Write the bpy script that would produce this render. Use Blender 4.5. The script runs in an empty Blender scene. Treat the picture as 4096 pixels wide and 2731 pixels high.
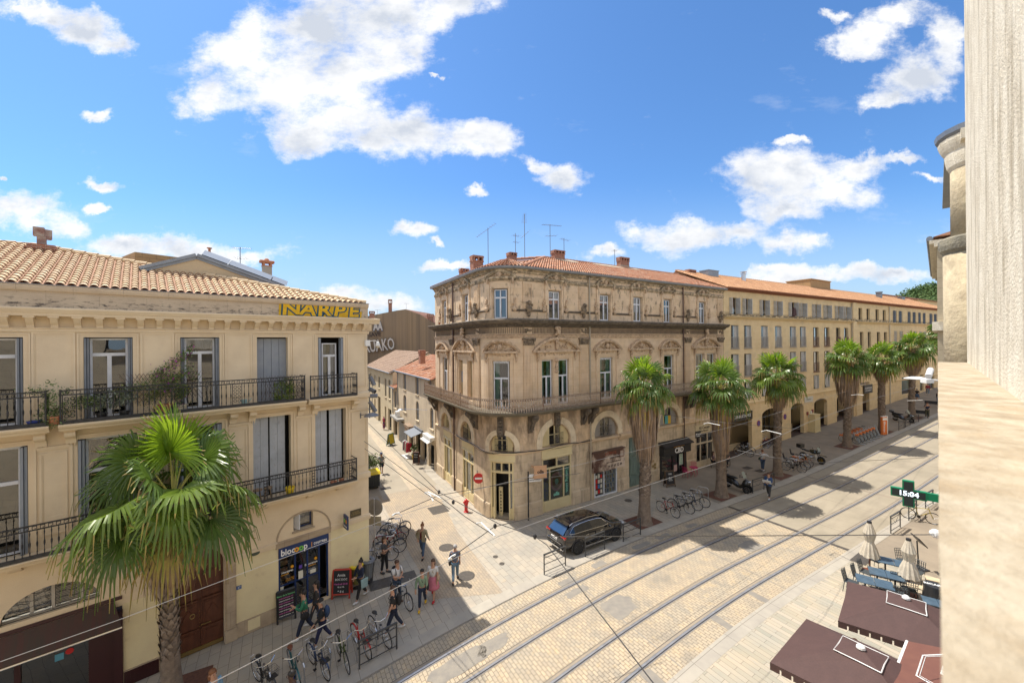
import bpy,bmesh,math,random
from mathutils import Vector,Matrix,Euler
from math import sin,cos,pi,radians as RD,sqrt,atan2
random.seed(7)
S=bpy.context.scene
COL=S.collection
CT,ST,T0=cos(.528),sin(.528),34.97
def gz(x,y):
 t=min(x*CT+y*ST-T0,75.)
 return.047*.5*(t+sqrt(t*t+9))-.02
def TW(t,w):
 return(t*CT-w*ST,t*ST+w*CT)
def bend(t):
 return-.0058*max(0.,20-t)**2 if t>-12 else-.0058*1024-.3712*(-12-t)*1.0
def gp(x,y,h=0.0):
 return(x,y,gz(x,y)+h)
class MB:
 def __init__(s):
  s.v=[];s.f=[];s.m=[];s.u=[];s.c=[]
 def cut(s):
  if s.f:s.c.append((len(s.v),len(s.f)))
 def add(s,pts,faces,m=0,uv=None):
  b=len(s.v);s.v+=[tuple(p)for p in pts]
  for i,f in enumerate(faces):
   s.f.append([b+k for k in f]);s.m.append(m);s.u.append(uv)
 def poly(s,pts,m=0,uv=None):
  s.add(pts,[list(range(len(pts)))],m,uv)
 def box(s,x0,x1,y0,y1,z0,z1,m=0,n=1):
  if x1<x0:x0,x1=x1,x0
  if y1<y0:y0,y1=y1,y0
  if z1<z0:z0,z1=z1,z0
  pts=[]
  for i in range(n+1):
   x=x0+(x1-x0)*i/n
   pts+=[(x,y0,z0),(x,y1,z0),(x,y1,z1),(x,y0,z1)]
  F=[[0,3,2,1],[4*n,4*n+1,4*n+2,4*n+3]]
  for i in range(n):
   a,b=4*i,4*i+4
   F+=[[a,b,b+3,a+3],[a+1,a+2,b+2,b+1],[a+3,b+3,b+2,a+2],[a,a+1,b+1,b]]
  s.add(pts,F,m)
 def obox(s,c,size,rz=0,rx=0,ry=0,m=0):
  R=Euler((rx,ry,rz)).to_matrix();c=Vector(c);hx,hy,hz=[k/2 for k in size]
  P=[c+R@Vector((x,y,z))for x,y,z in[(-hx,-hy,-hz),(hx,-hy,-hz),(hx,hy,-hz),(-hx,hy,-hz),(-hx,-hy,hz),(hx,-hy,hz),(hx,hy,hz),(-hx,hy,hz)]]
  s.add(P,[[0,3,2,1],[4,5,6,7],[0,1,5,4],[1,2,6,5],[2,3,7,6],[3,0,4,7]],m)
 def tube(s,pts,r,n=6,m=0,caps=True):
  pts=[Vector(p)for p in pts];k=len(pts)
  rr=r if isinstance(r,(list,tuple))else[r]*k
  rings=[];up=None
  for i in range(k):
   d=(pts[min(i+1,k-1)]-pts[max(i-1,0)])
   d=d.normalized()if d.length>1e-9 else Vector((0,0,1))
   if up is None:up=Vector((0,0,1))if abs(d.z)<.9 else Vector((1,0,0))
   a=d.cross(up)
   if a.length<1e-4:a=d.orthogonal()
   a.normalize();b=a.cross(d).normalized();up=b
   rings.append([pts[i]+(a*cos(2*pi*j/n)+b*sin(2*pi*j/n))*rr[i]for j in range(n)])
  P=[p for rg in rings for p in rg];F=[]
  for i in range(k-1):
   for j in range(n):
    F.append([i*n+j,i*n+(j+1)%n,(i+1)*n+(j+1)%n,(i+1)*n+j])
  if caps:F+=[list(range(n))[::-1],[(k-1)*n+j for j in range(n)]]
  s.add(P,F,m)
 def lathe(s,prof,c=(0,0,0),n=12,m=0,a0=0,a1=2*pi,sx=1,sy=1):
  k=len(prof);P=[];full=abs(a1-a0-2*pi)<1e-6;nn=n if full else n+1
  for(r,z)in prof:
   for j in range(nn):
    a=a0+(a1-a0)*j/n
    P.append((c[0]+r*cos(a)*sx,c[1]+r*sin(a)*sy,c[2]+z))
  F=[]
  for i in range(k-1):
   for j in range(n):
    j2=(j+1)%nn
    F.append([i*nn+j,i*nn+j2,(i+1)*nn+j2,(i+1)*nn+j])
  if prof[0][0]>1e-5 and full:F.append(list(range(nn))[::-1])
  if prof[-1][0]>1e-5 and full:F.append([(k-1)*nn+j for j in range(nn)])
  s.add(P,F,m)
 def extr(s,poly,axis,d0,d1,m=0):
  def mk(p,d):
   return(p[0],d,p[1])if axis=='y' else((d,p[0],p[1])if axis=='x' else(p[0],p[1],d))
  n=len(poly);P=[mk(p,d0)for p in poly]+[mk(p,d1)for p in poly]
  F=[list(range(n)),[n+i for i in range(n)][::-1]]
  for i in range(n):F.append([i,n+i,n+(i+1)%n,(i+1)%n])
  s.add(P,F,m)
 def ell(s,c,r,n=8,k=6,m=0,R=None):
  P=[];c=Vector(c)
  for i in range(1,k):
   a=pi*i/k
   for j in range(n):
    b=2*pi*j/n;q=Vector((r[0]*sin(a)*cos(b),r[1]*sin(a)*sin(b),r[2]*cos(a)))
    P.append(c+(R@q if R else q))
  t=Vector((0,0,r[2]));P+=[c+(R@t if R else t),c-(R@t if R else t)]
  F=[]
  for i in range(k-2):
   for j in range(n):F.append([i*n+j,(i+1)*n+j,(i+1)*n+(j+1)%n,i*n+(j+1)%n])
  T=len(P)-2
  for j in range(n):
   F.append([T,j,(j+1)%n]);F.append([T+1,(k-2)*n+(j+1)%n,(k-2)*n+j])
  s.add(P,F,m)
 def xform(s,M,start=0):
  for i in range(start,len(s.v)):s.v[i]=tuple(M@Vector(s.v[i]))
 def build(s,name,mats,parent=None,warp=None,smooth=False,rec=True,uvs=1.0):
  if s.c:
   cs=[(0,0)]+s.c+[(len(s.v),len(s.f))];first=None
   for(a,b),(c,d)in zip(cs,cs[1:]):
    if d<=b:continue
    q=MB();q.v=s.v[a:c];q.f=[[k-a for k in f]for f in s.f[b:d]];q.m=s.m[b:d];q.u=s.u[b:d];o=q.build(name,mats,parent,warp,smooth,rec);first=first or o
   return first
  me=bpy.data.meshes.new(name)
  V=s.v
  uv=[]
  for f,u in zip(s.f,s.u):
   if u is not None and not isinstance(u,str):
    uv+=[u]*len(f)if not isinstance(u[0],(tuple,list))else list(u);continue
   a,b,c=Vector(V[f[0]]),Vector(V[f[1]]),Vector(V[f[2]])
   n=(b-a).cross(c-a)
   if len(f)>3 and n.length<1e-9:n=(c-a).cross(Vector(V[f[3]])-a)
   ax,ay,az=abs(n.x),abs(n.y),abs(n.z)
   for i in f:
    p=V[i]
    if u=='z' or(az>=ax and az>=ay):uv.append((p[0],p[1]))
    elif ax>ay:uv.append((p[1],p[2]))
    else:uv.append((p[0],p[2]))
  VV=[warp(p)for p in V]if warp else V
  me.from_pydata(VV,[],s.f)
  for m in(mats if isinstance(mats,(list,tuple))else[mats]):me.materials.append(m)
  me.polygons.foreach_set('material_index',s.m)
  ul=me.uv_layers.new(name='UVMap')
  flat=[c for q in uv for c in q]
  ul.data.foreach_set('uv',flat)
  if smooth:me.polygons.foreach_set('use_smooth',[True]*len(s.f))
  me.update()
  if rec:
   bm=bmesh.new();bm.from_mesh(me);bmesh.ops.recalc_face_normals(bm,faces=bm.faces);bm.to_mesh(me);bm.free()
  o=bpy.data.objects.new(name,me);COL.objects.link(o)
  if parent:o.parent=parent
  if smooth:
   try:me.shade_auto_smooth if False else None
   except Exception:pass
  return o
def tag(o,label=None,cat=None,group=None,kind=None):
 if label:o['label']=label
 if cat:o['category']=cat
 if group:o['group']=group
 if kind:o['kind']=kind
 return o
def thing(name,label,cat,loc=(0,0,0),rz=0,group=None):
 o=bpy.data.objects.new(name,None);COL.objects.link(o);o.empty_display_size=.2
 o.location=loc;o.rotation_euler=(0,0,rz)
 return tag(o,label,cat,group)
def dup(root,loc=None,rz=None,label=None,group=None,scale=None):
 def cp(o,par):
  c=o.copy();COL.objects.link(c);c.parent=par
  for ch in list(o.children):cp(ch,c)
  return c
 r=cp(root,None)
 if loc is not None:r.location=loc
 if rz is not None:r.rotation_euler=(root.rotation_euler[0],root.rotation_euler[1],rz)
 if label:r['label']=label
 if group:r['group']=group
 if scale:r.scale=(scale,)*3 if not isinstance(scale,tuple)else scale
 return r
_mc={}
def mat(name,col,rough=.75,col2=None,vs=2.,vc=(.35,.65),bump=0.,bs=30.,metal=0.,brick=None,stain=None,stain2=None,
coord='UV',spec=.5,stretch=None,emit=None,tint=None,coat=0.,trans=0.):
 if name in _mc:return _mc[name]
 m=bpy.data.materials.new(name);m.use_nodes=True;nt=m.node_tree;N=nt.nodes;L=nt.links
 b=N['Principled BSDF'];b.inputs['Roughness'].default_value=rough;b.inputs['Metallic'].default_value=metal
 b.inputs['Specular IOR Level'].default_value=spec
 if coat:b.inputs['Coat Weight'].default_value=coat;b.inputs['Coat Roughness'].default_value=.05
 tc=N.new('ShaderNodeTexCoord');vec=tc.outputs[coord]
 if stretch:
  mp=N.new('ShaderNodeMapping');mp.inputs['Scale'].default_value=stretch;L.new(vec,mp.inputs[0]);vs_vec=mp.outputs[0]
 else:vs_vec=vec
 def rgb(c):
  r=N.new('ShaderNodeRGB');r.outputs[0].default_value=(*c,1);return r.outputs[0]
 def noise(scale,det=4,v=None,ro=.55):
  n=N.new('ShaderNodeTexNoise');n.inputs['Scale'].default_value=scale;n.inputs['Detail'].default_value=det
  n.inputs['Roughness'].default_value=ro
  L.new(v if v is not None else vec,n.inputs['Vector']);return n.outputs['Fac']
 def rng(x,a,c,lo=0.,hi=1.):
  r=N.new('ShaderNodeMapRange');r.inputs[1].default_value=a;r.inputs[2].default_value=c
  r.inputs[3].default_value=lo;r.inputs[4].default_value=hi;L.new(x,r.inputs[0]);return r.outputs[0]
 def mix(f,a,c,mode='MIX'):
  x=N.new('ShaderNodeMix');x.data_type='RGBA';x.blend_type=mode
  if isinstance(f,float):x.inputs[0].default_value=f
  else:L.new(f,x.inputs[0])
  L.new(a,x.inputs[6]);L.new(c,x.inputs[7]);return x.outputs[2]
 out=rgb(col);hgt=None
 if tint:
  w=N.new('ShaderNodeTexWhiteNoise');w.noise_dimensions='2D';L.new(tc.outputs['UV'],w.inputs['Vector'])
  cr=N.new('ShaderNodeValToRGB');L.new(w.outputs['Value'],cr.inputs[0])
  cr.color_ramp.interpolation='CONSTANT'
  while len(cr.color_ramp.elements)<len(tint):cr.color_ramp.elements.new(.5)
  for i,c in enumerate(tint):
   cr.color_ramp.elements[i].position=i/len(tint);cr.color_ramp.elements[i].color=(*c,1)
  out=cr.outputs[0]
 if brick:
  t=N.new('ShaderNodeTexBrick');L.new(vec,t.inputs['Vector'])
  if brick.get('wob'):
   nz=N.new('ShaderNodeTexNoise');nz.inputs['Scale'].default_value=brick.get('ws',4.);L.new(vec,nz.inputs['Vector'])
   va=N.new('ShaderNodeVectorMath');va.operation='MULTIPLY_ADD';L.new(nz.outputs['Color'],va.inputs[0])
   va.inputs[1].default_value=(brick['wob'],)*3;L.new(vec,va.inputs[2]);L.new(va.outputs[0],t.inputs['Vector'])
  t.inputs['Scale'].default_value=1;t.inputs['Brick Width'].default_value=brick['w'];t.inputs['Row Height'].default_value=brick['h']
  t.inputs['Mortar Size'].default_value=brick.get('ms',.01);t.inputs['Mortar Smooth'].default_value=.3
  t.offset=brick.get('off',.5);t.inputs['Bias'].default_value=brick.get('bias',0.)
  t.inputs['Color1'].default_value=(*col,1);t.inputs['Color2'].default_value=(*(brick.get('c2')or col),1)
  t.inputs['Mortar'].default_value=(*(brick.get('mc')or[c*.5 for c in col]),1)
  out=t.outputs['Color'];hgt=t.outputs['Fac']
 if col2:
  f=rng(noise(vs,5,vs_vec),vc[0],vc[1])
  if brick or tint:
   ra=[max(1e-3,q)/max(1e-3,p)for p,q in zip(col,col2)]
   out=mix(f,out,mix(1.,out,rgb([min(k,4)for k in ra]),'MULTIPLY'))
  else:out=mix(f,out,rgb(col2))
 for st in(stain,stain2):
  if st:
   v2=vec
   if st.get('st'):
    mp2=N.new('ShaderNodeMapping');mp2 .inputs['Scale'].default_value=st['st'];L.new(vec,mp2 .inputs[0]);v2=mp2 .outputs[0]
   f=rng(noise(st.get('s',1.),6,v2,.65),st.get('a',.5),st.get('b',.62),0.,st.get('k',.8))
   if st.get('z'):
    sp=N.new('ShaderNodeSeparateXYZ');L.new(tc.outputs['UV'],sp.inputs[0]);z=st['z']
    zz=rng(sp.outputs[1],z[0],z[1])
    if len(z)>2:
     z2=rng(sp.outputs[1],z[2],z[3],1.,0.);q=N.new('ShaderNodeMath');q.operation='MULTIPLY';L.new(zz,q.inputs[0]);L.new(z2,q.inputs[1]);zz=q.outputs[0]
    q=N.new('ShaderNodeMath');q.operation='MULTIPLY';L.new(f,q.inputs[0]);L.new(zz,q.inputs[1]);f=q.outputs[0]
   out=mix(f,out,rgb(st['c']))
 g=noise(60. if coord=='UV' else 25.,3)
 gm=rng(g,.3,.7,.93,1.07)
 mm=N.new('ShaderNodeVectorMath');mm.operation='SCALE';L.new(out,mm.inputs[0]);L.new(gm,mm.inputs['Scale']);out=mm.outputs[0]
 L.new(out,b.inputs['Base Color'])
 if bump or hgt:
  bn=N.new('ShaderNodeBump');bn.inputs['Strength'].default_value=bump or.25;bn.inputs['Distance'].default_value=.02
  nn=noise(bs,6)
  if hgt:
   a=N.new('ShaderNodeMath');a.operation='MULTIPLY_ADD';L.new(hgt,a.inputs[0]);a.inputs[1].default_value=-1.;L.new(nn,a.inputs[2]);nn=a.outputs[0]
  L.new(nn,bn.inputs['Height']);L.new(bn.outputs[0],b.inputs['Normal'])
 if emit:
  b.inputs['Emission Color'].default_value=(*emit[:3],1);b.inputs['Emission Strength'].default_value=emit[3]
 if trans:
  b.inputs['Transmission Weight'].default_value=trans
 _mc[name]=m
 return m
def glass(name='window_glass',tr=(.75,.8,.8),k=.10,extra=1.3):
 if name in _mc:return _mc[name]
 m=bpy.data.materials.new(name);m.use_nodes=True;nt=m.node_tree;N=nt.nodes;L=nt.links
 N.remove(N['Principled BSDF']);o=N['Material Output']
 t=N.new('ShaderNodeBsdfTransparent');t.inputs[0].default_value=(*tr,1)
 g=N.new('ShaderNodeBsdfGlossy');g.inputs['Roughness'].default_value=.015;g.inputs[0].default_value=(.95,.97,1,1)
 lw=N.new('ShaderNodeFresnel');lw.inputs[0].default_value=1.55
 a=N.new('ShaderNodeMath');a.operation='MULTIPLY_ADD';L.new(lw.outputs[0],a.inputs[0]);a.inputs[1].default_value=extra;a.inputs[2].default_value=k
 a.use_clamp=True
 nz=N.new('ShaderNodeTexNoise');nz.inputs['Scale'].default_value=1.1;tc=N.new('ShaderNodeTexCoord');L.new(tc.outputs['Object'],nz.inputs[0])
 bp=N.new('ShaderNodeBump');bp.inputs['Strength'].default_value=.12;bp.inputs['Distance'].default_value=.05;L.new(nz.outputs[0],bp.inputs['Height']);L.new(bp.outputs[0],g.inputs['Normal'])
 x=N.new('ShaderNodeMixShader');L.new(a.outputs[0],x.inputs[0]);L.new(t.outputs[0],x.inputs[1]);L.new(g.outputs[0],x.inputs[2])
 L.new(x.outputs[0],o.inputs[0]);_mc[name]=m
 return m
MT={}
def setup_mats():
 m=MT
 m['glass']=glass()
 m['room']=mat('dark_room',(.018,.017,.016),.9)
 m['white']=mat('white_paint',(.72,.74,.78),.45,(.6,.62,.66),3)
 m['shutter_dark']=mat('dark_bluegrey_paint',(.16,.18,.21),.5,(.2,.22,.25),3)
 m['shutter_blue']=mat('bluegrey_paint',(.25,.28,.33),.55,(.29,.32,.36),3)
 m['shutter_worn']=mat('worn_grey_paint',(.42,.45,.5),.6,(.36,.39,.43),2,stain=dict(c=(.28,.25,.22),s=6,st=(4,.8,1),a=.58,b=.66,k=.7))
 m['iron']=mat('black_iron',(.022,.024,.028),.45,(.05,.05,.055),8,coord='Object',metal=.3)
 m['rust']=mat('rusty_iron',(.30,.22,.17),.7,(.13,.075,.045),9,coord='Object',bump=.1)
 m['steel']=mat('brushed_steel',(.55,.56,.58),.28,metal=.9,coord='Object')
 m['chrome']=mat('chrome',(.75,.76,.78),.12,metal=1.,coord='Object')
 m['rubber']=mat('black_rubber',(.015,.015,.016),.75,coord='Object')
 m['black']=mat('black_plastic',(.02,.02,.022),.4,coord='Object')
 m['grey']=mat('grey_metal',(.17,.18,.2),.45,(.2,.21,.23),4,coord='Object',metal=.4)
 m['zinc']=mat('zinc_sheet',(.22,.24,.27),.45,(.28,.3,.33),2,coord='UV',metal=.5)
 m['leaf']=mat('leaf_green',(.075,.13,.03),.5,(.13,.19,.05),3,coord='Object')
 m['terracotta']=mat('terracotta',(.5,.2,.1),.8,(.42,.17,.09),6,coord='Object')
 m['brick']=mat('chimney_brick',(.42,.16,.085),.85,(.3,.1,.055),5,brick=dict(w=.22,h=.07,ms=.012,c2=(.33,.12,.065),mc=(.42,.34,.27)),bump=.4)
 m['cream']=mat('cream_joinery',(.72,.6,.34),.5,(.66,.55,.31),2)
 m['creamstone']=mat('cream_stone',(.6,.49,.34),.85,(.5,.4,.27),2,bump=.15)
 m['brown_pipe']=mat('brown_pipe',(.09,.045,.035),.5,coord='Object')
 m['grey_pipe']=mat('beige_pipe',(.4,.34,.26),.6,coord='Object')
 m['yellow']=mat('yellow_plastic',(.75,.55,.02),.4,coord='Object')
 m['redp']=mat('red_paint',(.55,.02,.02),.35,coord='Object')
 m['orange']=mat('orange_paint',(.75,.2,.05),.45,coord='Object')
 m['whitep']=mat('white_plastic',(.78,.78,.76),.4,coord='Object')
 m['navy']=mat('navy_panel',(.012,.035,.13),.4)
 m['wood']=mat('dark_door_wood',(.13,.045,.022),.45,(.08,.025,.013),1.5,stretch=(6,.6,1),bump=.15)
 m['tilebed']=mat('tile_mortar',(.42,.25,.17),.9,(.34,.2,.13),3)
setup_mats()
def wallgrid(mb,x0,x1,z0,z1,holes,y=0.,rev=.3,m=0,step=None,mrev=None,zx=()):
 xs={x0,x1};zs={z0,z1};H=[]
 for h in holes:
  a,b,c,d=h[:4];r=h[4]if len(h)>4 else 0
  H.append((a,b,c,d,r));xs|={a,b};zs|={c,d+r}
 for z in zx:zs.add(z)
 if step:
  x=x0
  while x<x1:xs.add(round(x,4));x+=step(x)if callable(step)else step
 xs=sorted(k for k in xs if x0-1e-6<=k<=x1+1e-6);zs=sorted(k for k in zs if z0-1e-6<=k<=z1+1e-6)
 for i in range(len(xs)-1):
  for j in range(len(zs)-1):
   cx,cz=(xs[i]+xs[i+1])/2,(zs[j]+zs[j+1])/2
   if any(a<cx<b and c<cz<d+r for a,b,c,d,r in H):continue
   mb.poly([(xs[i],y,zs[j]),(xs[i+1],y,zs[j]),(xs[i+1],y,zs[j+1]),(xs[i],y,zs[j+1])],m)
 mr=m if mrev is None else mrev
 for a,b,c,d,r in H:
  mb.poly([(a,y,c),(a,y+rev,c),(a,y+rev,d),(a,y,d)],mr)
  mb.poly([(b,y,c),(b,y,d),(b,y+rev,d),(b,y+rev,c)],mr)
  if c>z0+.01:mb.poly([(a,y,c),(b,y,c),(b,y+rev,c),(a,y+rev,c)],mr)
  if r<=0:mb.poly([(a,y,d),(a,y+rev,d),(b,y+rev,d),(b,y,d)],mr)
  else:
   n=16;P=[((a+b)/2-(b-a)/2*cos(pi*k/n),d+r*sin(pi*k/n))for k in range(n+1)]
   for k in range(n):
    p,q=P[k],P[k+1]
    mb.poly([(p[0],y,p[1]),(q[0],y,q[1]),(q[0],y,d+r),(p[0],y,d+r)],m)
    mb.poly([(p[0],y,p[1]),(p[0],y+rev,p[1]),(q[0],y+rev,q[1]),(q[0],y,q[1])],mr)
def panes(parent,x0,x1,z0,z1,y,frame=.06,cols=2,transom=None,warp=None,fm=None,gm=None,rooms=True,arch=0,curtain=None,name='window',low=0.,topcols=1,depth=.06):
 fm=fm or MT['white'];gm=gm or MT['glass']
 w=MB();d=depth
 w.box(x0,x0+frame,y-d,y,z0,z1);w.box(x1-frame,x1,y-d,y,z0,z1)
 w.box(x0+frame,x1-frame,y-d,y,z1-frame,z1);w.box(x0+frame,x1-frame,y-d,y,z0,z0+frame+low)
 zt=transom if transom else z1-frame
 if transom:w.box(x0+frame,x1-frame,y-d-.015,y,zt-.05,zt+.05)
 for k in range(1,cols):
  x=x0+(x1-x0)*k/cols;w.box(x-.05,x+.05,y-d-.01,y-.002,z0+frame+low,zt-(.05 if transom else 0))
 if transom:
  for k in range(1,topcols):
   x=x0+(x1-x0)*k/topcols;w.box(x-.035,x+.035,y-d-.01,y-.002,zt+.05,z1-frame)
 win=w.build(name,fm,parent,warp)
 g=MB();g.poly([(x0+frame,y-.03,z0+frame),(x1-frame,y-.03,z0+frame),(x1-frame,y-.03,z1-frame),(x0+frame,y-.03,z1-frame)])
 g.build('pane',gm,win,warp,rec=False)
 if curtain:
  c=MB()
  for(a,b,col)in curtain:
   n=8;P=[]
   for i in range(n+1):
    x=a+(b-a)*i/n;yy=y+.1+.03*(i%2)
    P+=[(x,yy,z0+.05),(x,yy,z1-.05)]
   c.add(P,[[2*i,2*i+2,2*i+3,2*i+1]for i in range(n)],0)
  c.build('curtain',curtain[0][2],win,warp,rec=False)
 return win
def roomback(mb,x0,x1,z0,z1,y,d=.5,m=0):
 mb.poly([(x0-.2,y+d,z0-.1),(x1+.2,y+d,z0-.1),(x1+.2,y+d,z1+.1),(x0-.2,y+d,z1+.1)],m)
def text_mesh(body,size,name,m,parent=None,loc=(0,0,0),rot=(0,0,0),ext=.004,align='CENTER',sx=1.,shear=0.,off=0.):
 cu=bpy.data.curves.new(name,'FONT');cu.body=body;cu.size=size;cu.extrude=ext;cu.align_x=align;cu.align_y='CENTER'
 cu.resolution_u=2;cu.shear=shear;cu.offset=off
 o=bpy.data.objects.new(name,cu);COL.objects.link(o)
 dg=bpy.context.evaluated_depsgraph_get();me=bpy.data.meshes.new_from_object(o.evaluated_get(dg))
 bpy.data.objects.remove(o);bpy.data.curves.remove(cu)
 me.materials.clear();me.materials.append(m)
 n=bpy.data.objects.new(name,me);COL.objects.link(n);n.location=loc;n.rotation_euler=rot;n.scale=(sx,1,1)
 if parent:n.parent=parent
 return n
def tiles(mb,ux,us,org,x0,x1,span,pitch=.22,L=.33,r=.085,seg=5,m=0,mbed=1,warp=None,jit=.0):
 ux=Vector(ux);us=Vector(us);org=Vector(org);n=ux.cross(us).normalized()
 if n.z<0:n=-n
 k=int((x1-x0)/pitch)
 for i in range(k):
  xc=x0+(i+.5)*pitch;s0,s1=span(xc)
  if s1-s0<.1:continue
  q=s0;row=0
  while q<s1-.02:
   e=min(q+L*1.12,s1);P=[]
   dx=random.uniform(-jit,jit);ra,rb=r*1.06,r*.88
   for(s_,rr,lift)in((q,ra,.028),(e,rb,.0)):
    for j in range(seg+1):
     a=pi*j/seg
     P.append(org+ux*(xc+dx-rr*cos(a))+us*s_+n*(rr*sin(a)*.85+lift))
   F=[[j,j+1,seg+2+j,seg+1+j]for j in range(seg)]
   mb.add(P,F,m,(i*.37+.11,row*.53+.07))
   c=org+ux*(xc+dx)+us*q+n*.0
   mb.add([P[j]for j in range(seg+1)]+[org+ux*(xc+dx-rr2*cos(pi*j/seg))+us*(q+.012)+n*(rr2*sin(pi*j/seg)*.85+.01)for rr2 in(r*.86,)for j in range(seg+1)],
[[j,j+1,seg+2+j,seg+1+j]for j in range(seg)],mbed,None)
   q+=L;row+=1
  a,b=xc-pitch/2,xc+pitch/2
  mb.poly([org+ux*a+us*s0+n*.004,org+ux*b+us*s0+n*.004,org+ux*b+us*s1+n*.004,org+ux*a+us*s1+n*.004],mbed)
def sweep(mb,prof,x0,x1,m=0,n=1,caps=True):
 k=len(prof);P=[]
 for i in range(n+1):
  x=x0+(x1-x0)*i/n;P+=[(x,p[0],p[1])for p in prof]
 F=[]
 for i in range(n):
  for j in range(k):
   F.append([i*k+j,i*k+(j+1)%k,(i+1)*k+(j+1)%k,(i+1)*k+j])
 if caps:F+=[list(range(k))[::-1],[n*k+j for j in range(k)]]
 mb.add(P,F,m)
def baluster_prof(h,r):
 return[(r*.6,0),(r*.6,h*.1),(r*1.1,h*.13),(r*.6,h*.17),(r*.55,h*.3),(r*1.25,h*.42),(r*1.3,h*.5),(r*.7,h*.56),(r*.5,h*.75),(r*1.,h*.9),(r*.6,h*.93),(r*.6,h)]
cam=bpy.data.cameras.new('camera');co=bpy.data.objects.new('camera',cam);COL.objects.link(co);S.camera=co
cam.sensor_width=36;cam.lens=36*1593/4096;cam.clip_end=5000;cam.clip_start=.05
rgt=Vector((1,0,-.009)).normalized();fwd=Vector((0,1,0));up=rgt.cross(fwd)
Mx=Matrix((rgt,up,-fwd)).transposed().to_4x4();Mx.translation=(0,0,11);co.matrix_world=Mx
cam.dof.use_dof=True;cam.dof.focus_distance=22;cam.dof.aperture_fstop=2.8
SUN=Vector((-.879,.477,2.055)).normalized()
sl=bpy.data.lights.new('sun','SUN');sl.energy=4.4;sl.angle=RD(.55);sl.color=(1,.93,.82)
so=bpy.data.objects.new('sun',sl);COL.objects.link(so);so.rotation_euler=SUN.to_track_quat('Z','Y').to_euler();so.location=(0,0,60)
W=bpy.data.worlds.new('World');S.world=W;W.use_nodes=True
nt=W.node_tree;N=nt.nodes;L=nt.links
bg=N['Background'];bg.inputs[1].default_value=.15
sk=N.new('ShaderNodeTexSky');sk.sky_type='NISHITA';sk.sun_disc=False
sk.sun_elevation=math.asin(SUN.z);sk.sun_rotation=atan2(SUN.x,SUN.y);sk.altitude=50;sk.air_density=1.0;sk.dust_density=.6;sk.ozone_density=2.2
tc=N.new('ShaderNodeTexCoord')
def vm(op,a,b=None,c=None):
 n=N.new('ShaderNodeVectorMath');n.operation=op
 for i,k in enumerate((a,b,c)):
  if k is None:continue
  if isinstance(k,tuple):n.inputs[i].default_value=k
  else:L.new(k,n.inputs[i])
 return n.outputs['Value']if op in('LENGTH','DOT_PRODUCT')else n.outputs[0]
def ma(op,a,b=None,c=None,clamp=False):
 n=N.new('ShaderNodeMath');n.operation=op;n.use_clamp=clamp
 for i,k in enumerate((a,b,c)):
  if k is None:continue
  if isinstance(k,(int,float)):n.inputs[i].default_value=k
  else:L.new(k,n.inputs[i])
 return n.outputs[0]
def mixc(f,a,b):
 n=N.new('ShaderNodeMix');n.data_type='RGBA';L.new(f,n.inputs[0])
 for k,i in((a,6),(b,7)):
  if isinstance(k,tuple):n.inputs[i].default_value=(*k,1)
  else:L.new(k,n.inputs[i])
 return n.outputs[2]
sp=N.new('ShaderNodeSeparateXYZ');L.new(tc.outputs['Generated'],sp.inputs[0])
ay=ma('MAXIMUM',ma('ABSOLUTE',sp.outputs[1]),.02)
px=ma('DIVIDE',sp.outputs[0],ay);pz=ma('DIVIDE',sp.outputs[2],ay)
cb=N.new('ShaderNodeCombineXYZ');L.new(px,cb.inputs[0]);L.new(pz,cb.inputs[1]);P0=cb.outputs[0]
def nz(scale,det,vec,ro=.6,out='Fac',st=None):
 n=N.new('ShaderNodeTexNoise');n.inputs['Scale'].default_value=scale;n.inputs['Detail'].default_value=det;n.inputs['Roughness'].default_value=ro
 if st:vec=vm('MULTIPLY',vec,st)
 L.new(vec,n.inputs['Vector']);return n.outputs[out]
dist=vm('MULTIPLY_ADD',vm('SUBTRACT',nz(5.,7,P0,.62,'Color'),(.5,.5,.5)),(.26,.17,0),P0)
blobs=[(720,60,170,90),(900,20,160,55),(1050,8,90,42),(560,125,95,75),(620,205,110,75),(800,150,140,85),(925,110,75,55),(495,220,65,45),(705,285,75,55),(770,235,105,65),
(950,292,125,50),(1080,315,95,45),(1125,335,65,50),(860,305,80,50),(690,315,55,32),
(95,20,100,28),(200,52,75,36),(270,82,55,24),(225,245,45,14),(245,405,50,14),(252,458,26,10),(60,478,105,44),(150,502,60,24),(285,552,130,28),(430,568,120,28),(560,578,85,22),
(1290,408,66,34),(1225,378,30,18),(1095,437,30,10),(930,537,42,17),(1010,622,42,14),(990,567,22,9),
(1830,402,150,50),(1905,440,125,42),(1750,442,85,42),(1965,368,70,22),(2080,362,50,12),(1800,502,90,34),(1560,548,95,38),(1455,537,65,34),(1680,548,90,28),(1820,572,70,27),(1385,592,45,15),
(2000,92,75,48),(2065,42,60,34),(1945,118,55,26),(2100,195,85,50),(2165,100,45,75),(2045,245,60,20),(1930,40,30,13),(2150,400,45,10),
(765,668,65,24),(905,692,85,26),(1850,652,210,22),(2060,642,110,18),(1780,630,70,13),(1060,620,30,9),(10,410,20,8),(1815,342,25,9),(1010,165,14,6)]
acc=None
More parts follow.
